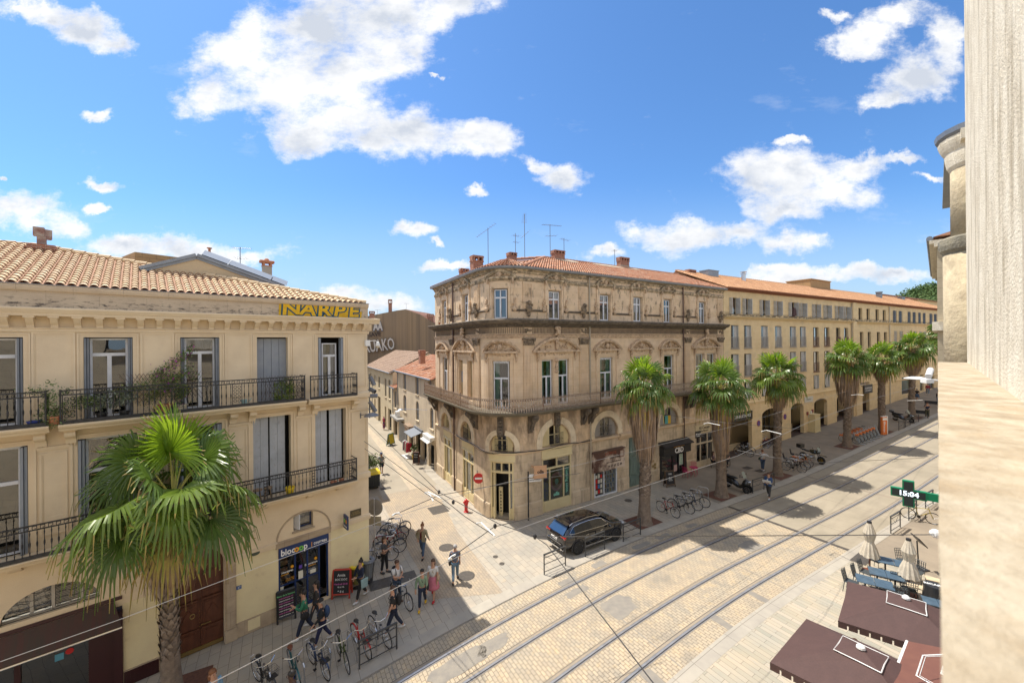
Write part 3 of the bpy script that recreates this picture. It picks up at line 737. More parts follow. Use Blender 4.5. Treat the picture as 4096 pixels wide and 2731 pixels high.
 sf.box(-3.05,-2.84,-.1,.2,0,2.5);sf.box(-3.6,-3.05,-.02,.15,0,2.3);sf.box(-7.1,-3.05,-.05,.2,2.2,2.6);sf.box(-7.1,-2.85,-.03,.2,2.84,2.95)
 for x in(-5.0,-6.4):sf.box(x-.06,x+.06,0,.2,0,2.2)
 sf.box(-7.1,-3.6,0,.2,0,.25);sh=sf.build('shopfront',mar,b)
 g=MB();g.poly([(-7.1,.1,.25),(-3.6,.1,.25),(-3.6,.1,2.2),(-7.1,.1,2.2)]);g.build('pane',MT['glass'],sh,rec=False)
 g=MB();g.box(-4.3,-4.12,.08,.09,1.55,1.75);g.build('blue_sticker',mat('blue_sticker',(.1,.35,.5),.5),sh)
 g=MB();g.lathe([(0,0),(.09,0),(.09,.01),(0,.01)],(0,0,0),12);g.xform(Matrix.Translation((-4.0,.09,1.72))@Matrix.Rotation(pi/2,4,'X'));g.build('red_sticker',MT['redp'],sh)
 g=MB();g.box(-2.82,-1.98,-.05,-.02,.0,.46);
 for k in range(9):g.box(-2.8+k*.09,-2.76+k*.09,-.07,-.05,.02,.44)
 g.build('cellar_grille',mar,b)
 nf=MB();y=.05
 nf.box(1.6,3.5,-.06,.1,2.42,2.83)
 for x in(1.63,2.21,2.67,3.13,3.47):nf.box(x-.03,x+.03,y-.03,y+.06,.12,2.42)
 nf.box(1.6,3.13,y-.03,y+.06,.12,.22);nf.box(1.66,3.1,y-.01,y+.03,1.25,1.3)
 sh=nf.build('grocery_shopfront',MT['navy'],b)
 g=MB();g.poly([(1.66,y+.02,.22),(3.13,y+.02,.22),(3.13,y+.02,2.42),(1.66,y+.02,2.42)]);g.build('pane',MT['glass'],sh,rec=False)
 W_=mat('white_lettering',(.85,.85,.85),.5,coord='Object');Y_=mat('orange_lettering',(.85,.38,.02),.5,coord='Object');G_=mat('green_lettering',(.2,.55,.08),.5,coord='Object')
 R=(pi/2,0,0)
 text_mesh('bioc',.36,'lettering',W_,sh,(1.93,-.066,2.62),R,.004,sx=.85,off=.008)
 text_mesh('o',.36,'lettering',Y_,sh,(2.245,-.066,2.62),R,.004,sx=.95,off=.014);text_mesh('o',.36,'lettering',G_,sh,(2.42,-.066,2.62),R,.004,sx=.95,off=.014)
 text_mesh('p',.36,'lettering',W_,sh,(2.585,-.066,2.62),R,.004,sx=.85,off=.008)
 text_mesh('courreau',.2,'lettering',W_,sh,(3.16,-.066,2.62),R,.004,sx=.72,off=.003);text_mesh('|',.2,'lettering',Y_,sh,(2.82,-.066,2.62),R,.004,off=.003)
 text_mesh('Horaires',.12,'lettering',W_,sh,(1.93,.04,1.78),R,.002,off=.002);text_mesh('9h à 19h30\n9h30 à 19h30',.07,'lettering',Y_,sh,(2.05,.04,1.45),R,.002)
 text_mesh('Bienvenue',.12,'lettering',W_,sh,(2.82,.04,1.78),R,.002,off=.002);text_mesh("Votre magasin\nvous souhaite un\nagréable moment",.055,'lettering',W_,sh,(2.82,.04,1.5),R,.002)
 g=MB();g.box(1.7,1.98,.035,.04,1.68,1.70);g.box(2.68,3.0,.035,.04,1.68,1.70)
 for x in(2.1,3.0):g.lathe([(0,0),(.06,0),(.06,.01),(0,.01)],(0,0,0),10);g.xform(Matrix.Translation((x,.04,1.92))@Matrix.Rotation(pi/2,4,'X'),len(g.v)-40)
 g.build('orange_motif',Y_,sh)
 g=MB();g.box(2.33,2.5,.03,.04,1.3,1.62);g.box(2.78,3.0,.03,.04,1.35,1.5);g.box(1.67,1.78,.03,.04,1.08,1.25);g.build('notice',mat('paper',(.75,.72,.6),.7,coord='Object'),sh)
 g=MB();g.box(2.35,2.47,.03,.04,1.72,1.86);g.build('notice',mat('violet_paper',(.12,.06,.4),.6,coord='Object'),sh)
 g=MB();g.lathe([(0,0),(.1,0),(.1,.01),(0,.01)],(0,0,0),12);g.xform(Matrix.Translation((1.76,.04,.92))@Matrix.Rotation(pi/2,4,'X'));g.build('sticker',mat('mint',(.25,.6,.45),.5,coord='Object'),sh)
 it=MB()
 for z in(1.0,1.3,1.6,1.9,2.15):it.box(1.7,2.05,.4,.6,z,z+.02)
 for k in range(24):it.box(1.7+(k%6)*.055,1.745+(k%6)*.055,.42,.5,1.02+(k//6)*.3,1.02+(k//6)*.3+.16,1)
 it.poly([(1.6,.1,.12),(3.5,.1,.12),(3.5,.9,.12),(1.6,.9,.12)],2)
 it.build('shelf',[mat('pale_wood',(.35,.22,.1),.6),mat('goods',(.5,.4,.25),.6,(.4,.1,.05),20),mat('patterned_floor',(.3,.3,.3),.5,brick=dict(w=.16,h=.16,ms=.03,off=0,mc=(.04,.04,.04)))],sh)
 g=MB();g.box(4.44,4.93,-.03,0,3.17,3.49);pq=g.build('street_plaque',mat('dark_bronze',(.09,.07,.035),.5),b)
 text_mesh('BOULEVARD\nDU JEU DE PAUME',.085,'lettering',mat('gold_lettering',(.35,.25,.09),.5,coord='Object'),pq,(4.685,-.032,3.34),R,.002,sx=.62)
 g=MB();g.box(.2,.36,-.03,-.012,1.80,1.93);pq=g.build('number_plate',mat('blue_enamel',(.03,.1,.3),.4),b);text_mesh('37',.1,'lettering',W_,pq,(.28,-.032,1.865),R,.001)
 g=MB();g.lathe([(0,0),(.16,0),(.16,.02),(0,.02)],(0,0,0),16,sy=.55);g.xform(Matrix.Translation((.8,-.05,2.97))@Matrix.Rotation(pi/2,4,'X'));g.build('oval_plaque',mat('green_bronze',(.06,.08,.06),.5),b)
 g=MB();g.box(.55,.95,-.055,-.045,.1,.5);g.build('meter_hatch',yel,b)
 sl_=MB()
 for a,c in((-9,-4.3),(-4.12,2.52),(2.62,4.62)):
  sl_.cut()
  sweep(sl_,[(0,8.50),(-.52,8.50),(-.56,8.57),(-.62,8.6),(-.66,8.66),(-.66,8.70),(0,8.70)],a,c)
 sl_.cut();sweep(sl_,[(0,4.82),(-.52,4.82),(-.56,4.9),(-.62,4.93),(-.66,4.97),(-.66,5.0),(0,5.0)],-9,4.6)
 sl_.build('balcony_slab',wall,b)
 def rail(a,c,z0,z1,y=-.58,key=.14,ends=True,scroll=()):
  r_=MB();kz=z1-key
  r_.box(a,c,y-.025,y+.025,z1-.02,z1+.012);r_.box(a,c,y-.012,y+.012,kz-.015,kz+.01);r_.box(a,c,y-.04,y+.02,z0,z0+.09)
  n=int((c-a)/.15);w=(c-a)/n
  for k in range(n):
   x=a+k*w;h=key-.03;t=.014
   r_.box(x+.01,x+.01+t,y-.006,y+.006,kz+.01,kz+h);r_.box(x+.01,x+w*.72,y-.006,y+.006,kz+h-t,kz+h)
   r_.box(x+w*.72-t,x+w*.72,y-.006,y+.006,kz+.04,kz+h);r_.box(x+w*.4,x+w*.72,y-.006,y+.006,kz+.035,kz+.035+t)
   r_.box(x+.01,x+w,y-.006,y+.006,kz+.008,kz+.008+t)
  n=int((c-a)/.135);w=(c-a)/n;hh=kz-z0-.09
  for k in range(1,n):
   x=a+k*w
   if any(p<x<q for p,q in scroll):continue
   r_.lathe(baluster_prof(hh,.017),(x,y,z0+.08),5)
  for p,q in scroll:
   r_.box(p,p+.02,y-.01,y+.01,z0+.09,kz);r_.box(q-.02,q,y-.01,y+.01,z0+.09,kz)
   cx=(p+q)/2;rr=(q-p)*.2
   for j in range(5):
    zc=z0+.15+(kz-z0-.2)*(j+.5)/5
    for sx in(-1,1):r_.tube([(cx+sx*rr+rr*.8*cos(u*pi/3),y,zc+rr*.8*sin(u*pi/3))for u in range(7)],.009,4)
  if ends:
   for x in(a,c):r_.box(x-.018,x+.018,y-.02,y+.02,z0,z1+.03)
   for x in(c,):
    r_.box(x-.012,x+.012,y,0,z1-.02,z1+.01);r_.box(x-.012,x+.012,y,0,z0,z0+.08)
    for j in range(1,5):r_.lathe(baluster_prof(hh,.017),(x,y+(-y)*j/5,z0+.08),5)
  r_.build('balcony_railing',MT['iron'],b)
 rail(-9,-4.36,8.72,9.69);rail(-4.08,2.46,8.72,9.69,scroll=((-4.05,-3.75),(-1.6,-1.3),(.05,.35),(2.16,2.44)));rail(2.68,4.57,8.72,9.66)
 rail(-9,4.52,5.02,5.95,scroll=((1.0,1.12),(2.7,2.82),(4.2,4.32)))
 ap=(-5.37,5.5,14.8);run=5.4;us=Vector((0,5.4,2.0)).normalized();Ls=sqrt(5.4**2+2.0**2)
 def span(x):
  if x<ap[0]:return(0,Ls)
  return(0,Ls*max(0,(5.25-x)/(5.25-ap[0])))
 rf=MB();tiles(rf,(1,0,0),us,(0,.08,12.80),X0,5.25,span,pitch=.235,L=.30,r=.092,seg=6,jit=.004)
 T_=mat('sandy_tiles',(.68,.5,.31),.85,(.58,.41,.25),30,bump=.1,tint=[(.76,.60,.38),(.71,.54,.34),(.78,.63,.43),(.68,.51,.32),(.74,.57,.36)])
 rf.build('roof',[T_,MT['tilebed']],b,rec=False)
 rr=MB();rr.poly([(ap[0],ap[1],14.78),(5.25,.1,12.80),(ex,ey,12.8)]);rr.poly([(ap[0],ap[1],14.78),(ex,ey,12.8),(ap[0],11,12.9),(X0,11,12.9),(X0,ap[1],14.78)])
 rr.build('rear_roof',MT['tilebed'],b,rec=False)
 rg=MB();
 for(p,q,n)in(((X0,5.5,14.84),ap,16),((ap[0],ap[1],14.84),(5.25,.12,12.86),30)):
  p,q=Vector(p),Vector(q)
  for k in range(n):
   a_,c_=p.lerp(q,k/n),p.lerp(q,(k+1.12)/n);rg.tube([a_+Vector((0,0,.0)),c_+Vector((0,0,.02))],[.085,.1],8,0,False)
 rg.build('ridge_tiles',T_,b)
 return b
LB=build_left()
def build_gable():
 g=thing('gabled_attic','zinc edged gable of a raised attic standing behind the sandy tiled roof','roof structure',LW(-.2,2.9,12.9),LA)
 w=MB();w.extr([(-1.85,.4),(-1.8,1.05),(-.45,1.66),(2.35,.75),(2.35,.3)],'y',0,3);w.build('gable_wall',mat('gable_render',(.55,.43,.28),.85),g)
 z=MB()
 for(a,c)in(((-2.15,.98),(-.45,1.72)),((-.45,1.72),(2.8,.66))):
  dx,dz=c[0]-a[0],c[1]-a[1];l=sqrt(dx*dx+dz*dz);nx,nz_=-dz/l,dx/l
  z.extr([a,c,(c[0]+nx*.12,c[1]+nz_*.12),(a[0]+nx*.12,a[1]+nz_*.12)],'y',-.12,3.1)
  z.extr([(a[0]-nx*.1,a[1]-nz_*.1),(c[0]-nx*.1,c[1]-nz_*.1),c,a],'y',-.05,0)
 z.build('zinc_roof',MT['zinc'],g)
 z=MB()
 for k,(u0,u1)in enumerate(((.02,.30),(.31,.80),(.81,1.0))):
  p=Vector((-.35,0,1.84)).lerp(Vector((2.85,0,.80)),u0);q=Vector((-.35,0,1.84)).lerp(Vector((2.85,0,.80)),u1)
  z.poly([(p.x,-.15,p.z),(q.x,-.15,q.z),(q.x+.15,.25,q.z+.26),(p.x+.15,.25,p.z+.26)]);z.poly([(p.x,.5,p.z),(q.x,.5,q.z),(q.x+.15,.25,q.z+.26),(p.x+.15,.25,p.z+.26)])
 z.build('zinc_duct',mat('light_zinc',(.36,.39,.43),.4,metal=.4),g)
 f=MB();f.poly([(-2.5,-.25,.72),(2.9,-.25,.1),(2.9,-.02,.32),(-2.5,-.02,.95)]);f.build('flashing',MT['white'],g,rec=False)
build_gable()
def chimney(x,y,z,w,d,h,label,name='chimney',rz=LA,render=False,cap=True,pots=0,render_h=0.):
 c=thing(name,label,'chimney',(x,y,z),rz)
 m=MB();m.box(-w/2,w/2,-d/2,d/2,render_h,h*.72)
 m.box(-w/2-.04,w/2+.04,-d/2-.04,d/2+.04,h*.68,h*.74)
 n=max(2,int(w/.28))
 for s0 in(-1,1):
  for k in range(n+1):
   xx=-w/2+.05+(w-.1)*k/n;m.box(xx-.05,xx+.05,s0*d/2-.05,s0*d/2+.05,h*.74,h*.9)
 for k in(-1,1):m.box(k*w/2-.05,k*w/2+.05,-d/2+.05,d/2-.05,h*.74,h*.9)
 m.box(-w/2-.05,w/2+.05,-d/2-.05,d/2+.05,h*.9,h*.97);m.box(-w/2-.02,w/2+.02,-d/2-.02,d/2+.02,h*.97,h)
 m.build('brickwork',MT['brick']if not render else mat('chimney_render',(.42,.36,.28),.9,(.36,.3,.24),3),c)
 if render_h:
  m=MB();m.box(-w/2-.02,w/2+.02,-d/2-.02,d/2+.02,-.5,render_h);m.build('chimney_base',mat('chimney_render',(.42,.36,.28),.9,(.36,.3,.24),3),c)
 return c
def rayp(x,y,Y):
 dx,dy=x-2048,y-1365.5;return Vector(((dx-.009*dy)/1593*Y,Y,11-(.009*dx+dy)/1593*Y))
p=rayp(1068,1122,19.6)
c=thing('chimney','rendered chimney with a little tiled hood at the right end of the zinc gable','chimney',(p.x,p.y,p.z-.3),LA)
m=MB();m.box(-.19,.19,-.16,.16,0,.98);m.build('shaft',mat('chimney_render',(.42,.36,.28),.9,(.36,.3,.24),3),c)
m=MB();m.box(-.21,.21,-.18,.18,.98,1.02)
for a in(-.15,.15):
 for b_ in(-.12,.12):m.box(a-.04,a+.04,b_-.04,b_+.04,1.02,1.16)
m.box(-.2,.2,-.17,.17,1.14,1.18);m.tube([(-.3,-.1,1.21),(.3,-.1,1.21)],.07,8);m.tube([(-.3,.1,1.21),(.3,.1,1.21)],.07,8);m.ell((0,0,1.27),(.12,.12,.12));m.build('hood',MT['terracotta'],c)
p=rayp(170,995,15.0)
c=thing('chimney','low brick chimney with a rusty double metal cowl at the left roof end','chimney',(p.x,p.y,p.z-.5),LA)
m=MB();m.box(-.35,.35,-.3,.9,0,.62);m.box(-.4,.4,-.34,.95,.45,.52);m.build('stack',MT['brick'],c)
m=MB();m.box(-.13,.1,-.1,.1,.62,.95);m.box(-.22,.06,-.12,.1,.95,1.28);m.obox((.12,.05,1.05),(.2,.2,.36),RD(20));m.build('cowl',mat('rusty_cowl',(.42,.38,.33),.6,(.2,.08,.06),3,coord='Object'),c)
def yagi(x,y,z,h,label,rz=0.,booms=((0,.9,1.0,8),),name='tv_antenna',tilt=0.,mast=.018):
 a=thing(name,label,'antenna',(x,y,z),rz,None)
 m=MB();m.tube([(0,0,-.3),(0,0,h)],mast,6);m.build('mast',MT['grey'],a)
 for(dz,ln,az,n)in booms:
  m=MB();dx,dy=cos(az),sin(az);zz=h-dz
  tl=tilt
  m.tube([(-dx*ln*.4,-dy*ln*.4,zz-tl*ln*.4),(dx*ln*.6,dy*ln*.6,zz+tl*ln*.6)],.012,4)
  for k in range(n):
   u=-ln*.38+ln*.96*k/(n-1);e=.22-.1*k/n if n>5 else.3
   m.tube([(dx*u-dy*e,dy*u+dx*e,zz+tl*u+.01),(dx*u+dy*e,dy*u-dx*e,zz+tl*u+.01)],.006,3)
  m.build('antenna_head',MT['grey'],a)
 return a
p=rayp(961,1058,19.5);yagi(p.x,p.y,p.z,.85,'thin television antenna behind the zinc gable, two aerials on one mast',.3,((.05,.8,0,10),(.55,.5,0,4)))
p=rayp(838,1012,18.5);c=MB();c.lathe([(.05,-.3),(.05,.2),(.09,.2),(.11,.24),(0,.26)],n=8);c=c.build('vent_pipe',MT['terracotta']);c.location=p;tag(c,'small red vent pipe above the peak of the zinc gable','vent pipe')
t=thing('neighbouring_roof','ochre stone party wall rising behind the tiled hip of the left house','building',LW(6.2,9.,0),LA+.25)
m=MB();m.extr([(-9,0),(-9,15.2),(-6.3,15.25),(-.6,13.3),(-.6,0)],'y',0,8);m.build('party_wall',mat('ochre_rubble',(.4,.27,.13),.9,(.3,.2,.1),2,bump=.2,brick=dict(w=.5,h=.25,ms=.01,mc=(.25,.17,.09))),t)
def tagl(o,label,cat,group=None):tag(o,label,cat,group);return o
lg=MT['leaf'];ly=mat('leaf_yellowgreen',(.2,.26,.03),.5,(.3,.3,.05),4,coord='Object');lo=mat('olive_leaf',(.16,.19,.13),.6,(.22,.25,.18),4,coord='Object');fl=mat('bougainvillea_flower',(.35,.03,.3),.6,coord='Object')
cot=mat('cream_pot',(.55,.48,.36),.7,coord='Object')
def pot(parent,r=.16,h=.28,m=None,z=0):
 q=MB();q.lathe([(r*.7,z),(r*.95,z+h*.8),(r*1.05,z+h*.82),(r*1.05,z+h),(r*.85,z+h),(r*.8,z+h*.85),(0,z+h*.85)],n=12);return q.build('pot',m or cot,parent)
rnd=random.Random(3)
t=thing('bougainvillea','climbing bougainvillea with violet flowers on a brown trellis between the second and third balcony doors','climbing plant',LW(-1.75,-.2,8.7),LA)
m=MB();pts=[(rnd.uniform(-.45,.5),rnd.uniform(-.1,.05),rnd.uniform(.1,1.3))for _ in range(40)]+[(-.2+.9*(k/12),0,1.3+.8*(k/12))for k in range(13)]+[(-.4-.75*(k/9),-.1,1.0-.22*(k/9))for k in range(10)]+[(.6,0,1.5),(.75,0,1.1)]
leaves(m,pts,2600,(.10,.05,.09),.06,[0,0,0,1,0,0,0,0]);m.build('foliage',[lg,ly],t,rec=False)
m=MB();leaves(m,pts[:40:3]+pts[40:53]*2,170,(.1,.08,.1),.07);m.build('flowers',fl,t,rec=False)
m=MB()
for k in range(-6,12):m.tube([(-.55+k*.1,.12,.4),(-.55+k*.1+.5,.12,1.35)],.006,3);m.tube([(-.05+k*.1,.12,.4),(-.55+k*.1,.12,1.35)],.006,3)
m.build('trellis',MT['brown_pipe'],t);pot(t,.2,.3,MT['terracotta'])
t=thing('potted_lemon','yellow green potted shrub in a fluted cream pot below the violet climber','potted plant',LW(-1.35,-.4,8.7),LA)
pot(t,.17,.27);m=MB();leaves(m,[(rnd.gauss(0,.08),rnd.gauss(0,.06),.35+rnd.random()*.6)for _ in range(20)],420,(.06,.05,.06),.07,[0,1,0]);m.build('foliage',[lg,ly],t,rec=False)
t=thing('ivy','trailing variegated ivy hanging over the gap between the first and second balconies','climbing plant',LW(-4.2,-.45,8.7),LA)
m=MB();leaves(m,[(-.25+.5*rnd.random(),rnd.gauss(0,.08),rnd.random()*1.05)for _ in range(30)]+[(.3+rnd.random()*.5,0,.3+rnd.random()*.5)for _ in range(14)]+[(-.5,0,1.05),(-.35,0,1.0),(-.1,0,1.2)],1500,(.07,.05,.06),.06,[0,1,0]);m.build('foliage',[lg,mat('pale_ivy',(.25,.3,.12),.6,coord='Object')],t,rec=False);pot(t,.15,.25,MT['terracotta'])
for k,(x,lb)in enumerate(((-3.25,'silvery olive bush in a black pot before the left leaf of the second balcony door'),(-2.75,'silvery olive bush in a black pot before the right leaf of the second balcony door'))):
 t=thing('potted_olive',lb,'potted plant',LW(x,-.38,8.7),LA);pot(t,.13,.22,MT['black']);m=MB()
 leaves(m,[(rnd.gauss(0,.13),rnd.gauss(0,.07),.35+rnd.random()*.5)for _ in range(26)],420,(.06,.05,.06),.075);m.build('foliage',lo,t,rec=False)
t=thing('trellis_hedge','leafy jasmine screen on a wooden trellis before the closed blue shutters','climbing plant',LW(1.75,-.5,8.7),LA)
m=MB();leaves(m,[(rnd.uniform(-.36,.36),0,rnd.uniform(.05,.9))for _ in range(60)],1500,(.05,.04,.05),.065,[0,0,1,0]);m.build('foliage',[lg,ly],t,rec=False)
m=MB()
for k in range(-4,9):m.tube([(-.42+k*.1,.05,0),(-.42+k*.1+.4,.05,1.05)],.006,3);m.tube([(.0+k*.1,.05,0),(-.4+k*.1,.05,1.05)],.006,3)
m.build('trellis',MT['brown_pipe'],t)
for k,(x,z0,y,mt,lb)in enumerate(((-4.6,8.7,-.35,mat('blue_glaze',(.02,.05,.3),.3,coord='Object'),'small blue glazed pot on the first upper balcony'),(3.55,8.7,-.35,cot,'cream planter with a dry plant, left of the pair under the last upper window'),(3.85,8.7,-.35,cot,'cream planter with a dry plant, right of the pair under the last upper window'),
(1.95,5.0,-.35,MT['yellow'],'orange yellow bucket on the lower balcony before the worn shutters'),(3.6,5.0,-.4,MT['terracotta'],'terracotta bowl on the lower balcony near its right end, the left of two'),(3.95,5.0,-.35,MT['terracotta'],'terracotta bowl on the lower balcony near its right end, the right of two'),
(.45,8.7,-.3,mat('pale_blue_can',(.3,.45,.45),.5,coord='Object'),'pale blue watering can beside the scroll panel of the upper balcony'))):
 t=thing('flower_pot',lb,'pot',LW(x,y,z0),LA);h=(.16,.13,.13,.3,.12,.12,.22)[k];r=(.15,.14,.14,.17,.14,.11,.1)[k];pot(t,r,h,mt)
 if k==6:
  t.name='watering_can';q=MB();q.tube([(.08,0,.08),(.2,0,.2),(.24,0,.26)],.015,5);q.tube([(-.09,0,.05),(-.16,0,.15),(-.05,0,.25)],.01,5);q.build('spout',mt,t)
for x,lb in((.86,'wooden bar stool on the lower balcony, the left of two'),(1.2,'wooden bar stool on the lower balcony, the right of two')):
 t=thing('stool',lb,'stool',LW(x,-.3,5.0),LA);wd=mat('weathered_wood',(.28,.2,.13),.8,coord='Object')
 q=MB();q.lathe([(0,.42),(.15,.42),(.16,.45),(.15,.47),(0,.47)],n=12);q.build('seat',wd,t)
 for a in range(4):
  q=MB();q.tube([(.16*cos(a*pi/2+.7),.16*sin(a*pi/2+.7),0),(.09*cos(a*pi/2+.7),.09*sin(a*pi/2+.7),.43)],.016,5);q.build('leg',wd,t)
t=thing('wall_lamp','grey street lamp on a short bracket at the corner of the left house','street lamp',LW(4.95,0,7.72),LA)
q=MB();q.tube([(0,0,-.1),(0,-.05,.0),(.15,-.35,.05)],.02,6);q.obox((0,-.01,0),(.05,.03,.3));q.build('bracket',MT['grey'],t)
q=MB();q.lathe([(.02,.12),(.12,.1),(.26,.0),(.27,-.03),(0,-.02)],(.3,-.5,.0),14,sx=1.3);q.build('lamp_shade',MT['grey'],t)
t=thing('hanging_sign','navy projecting shop sign with an orange and green motif left of the bronze street plaque','sign',LW(4.15,0,2.9),LA)
q=MB();q.box(-.03,.03,-.52,-.08,0,.58);q.box(-.01,.01,-.1,0,.45,.48);q.build('sign_board',MT['navy'],t)
text_mesh('oo',.26,'lettering',Y_ if False else bpy.data.materials['orange_lettering'],t,(.0345,-.24,.36),(pi/2,0,pi/2),.002,sx=.6,off=.02)
text_mesh('o',.3,'lettering',bpy.data.materials['green_lettering'],t,(-.0345,-.2,.36),(pi/2,0,-pi/2),.002,sx=.8,off=.02);text_mesh('o',.3,'lettering',bpy.data.materials['orange_lettering'],t,(-.0345,-.4,.36),(pi/2,0,-pi/2),.002,sx=.8,off=.02)
text_mesh('biocoop',.11,'lettering',bpy.data.materials['white_lettering'],t,(-.0345,-.3,.12),(pi/2,0,-pi/2),.002,off=.002)
t=thing('spotlight_mast','vertical rack of four grey spotlights fixed to the corner of the left house','spotlights',LW(5.42,.1,7.6),LA)
q=MB();q.tube([(0,0,-.1),(0,0,1.95)],.03,6);q.tube([(.14,0,.1),(.14,0,1.8)],.012,5)
for z in(.3,.95,1.2,1.75):q.tube([(-.12,0,z),(.16,0,z)],.02,6)
q.build('rack',MT['grey'],t)
for k,(z,d)in enumerate(((1.62,(.12,-.1,-.33)),(1.18,(.1,-.25,-.1)),(.92,(.36,-.08,-.02)),(.42,(.2,-.1,-.4)))):
 q=MB();D_=Vector(d);c_=Vector((.12,-.05,z));q.tube([c_-D_*.6,c_+D_*.6],[.085,.1],10);q.tube([c_+D_*.6,c_+D_*.62],[.08,.0],10,1);q.build('spotlight',[MT['grey'],MT['black']],t)
t=thing('dome_camera','white dome surveillance camera on a box bracket at the top of the left house corner','camera',LW(5.3,-.05,11.0),LA)
q=MB();q.box(-.15,.06,-.12,.02,-.15,.12);q.build('housing',MT['whitep'],t);q=MB();q.tube([(.05,-.05,.08),(.3,-.1,.1),(.42,-.12,.02)],.02,6);q.lathe([(.0,.1),(.07,.07),(.1,-.03),(.1,-.1)],(.42,-.12,-.05),12);q.build('arm',MT['whitep'],t)
q=MB();q.ell((.42,-.12,-.16),(.09,.09,.09),10,8);q.build('dome',cot,t)
t=thing('graffiti','yellow and teal graffiti letters on the parapet of the left house','graffiti',LW(3.4,0,12.39),LA)
tl=mat('teal_spray',(.015,.09,.13),.7,coord='Object');yl=mat('yellow_spray',(.85,.52,.01),.7,(.72,.40,.01),5,coord='Object');lm=mat('lime_spray',(.5,.6,.02),.7,coord='Object')
q=MB();rr_=random.Random(5)
q.poly([(-1.72,-.012,-.27),(-1.7,-.012,.2),(-1.6,-.012,.24)]+[(-1.5+k*.3,-.012,.24)for k in range(10)]+[(1.55,-.012,.2),(1.5,-.012,.05),(1.66,-.012,.02),(1.62,-.012,-.27)]);q.build('halo',mat('amber_spray',(.62,.33,.01),.7,(.7,.45,.01),3,coord='Object'),t,rec=False)
for i,ch in enumerate('NARPE'):
 x=-1.28+i*.635;
 text_mesh(ch,.72,'letter_outline',tl,t,(x,-.018,.0),(pi/2,RD((-4,3,-3,4,-2)[i]),0),.003,off=.06,sx=1.3,shear=.1)
 text_mesh(ch,.70,'letter_fill',yl,t,(x,-.026,.005),(pi/2,RD((-4,3,-3,4,-2)[i]),0),.003,off=.02,sx=1.3,shear=.1)
CV=Vector((-.955,23.68));CRr=2.0;CPH=RD(46.45);CSM=CRr*CPH
CBIS=Vector((.251,.968));CC=CV+CBIS*(CRr/cos(CPH));CA0=atan2(-.968,-.251)
def cwarp_w(p):
 s,y,z=p
 if abs(s)<=CSM:
  a=CA0+s/CRr;o=Vector((cos(a),sin(a)));q=CC+o*(CRr-y)
 else:
  sg=1 if s>0 else-1;a=CA0+sg*CPH;o=Vector((cos(a),sin(a)));d=Vector((-o.y,o.x))
  q=CC+o*(CRr-y)+d*(s-sg*CSM)
 return(q.x,q.y,z)
CB0=CC-Vector(CBIS)*0
def cw(p):
 q=cwarp_w(p);return(q[0]-CB0 .x,q[1]-CB0 .y,q[2])
def cstep(x):return.22 if-1.9<x<1.7 else 1.2
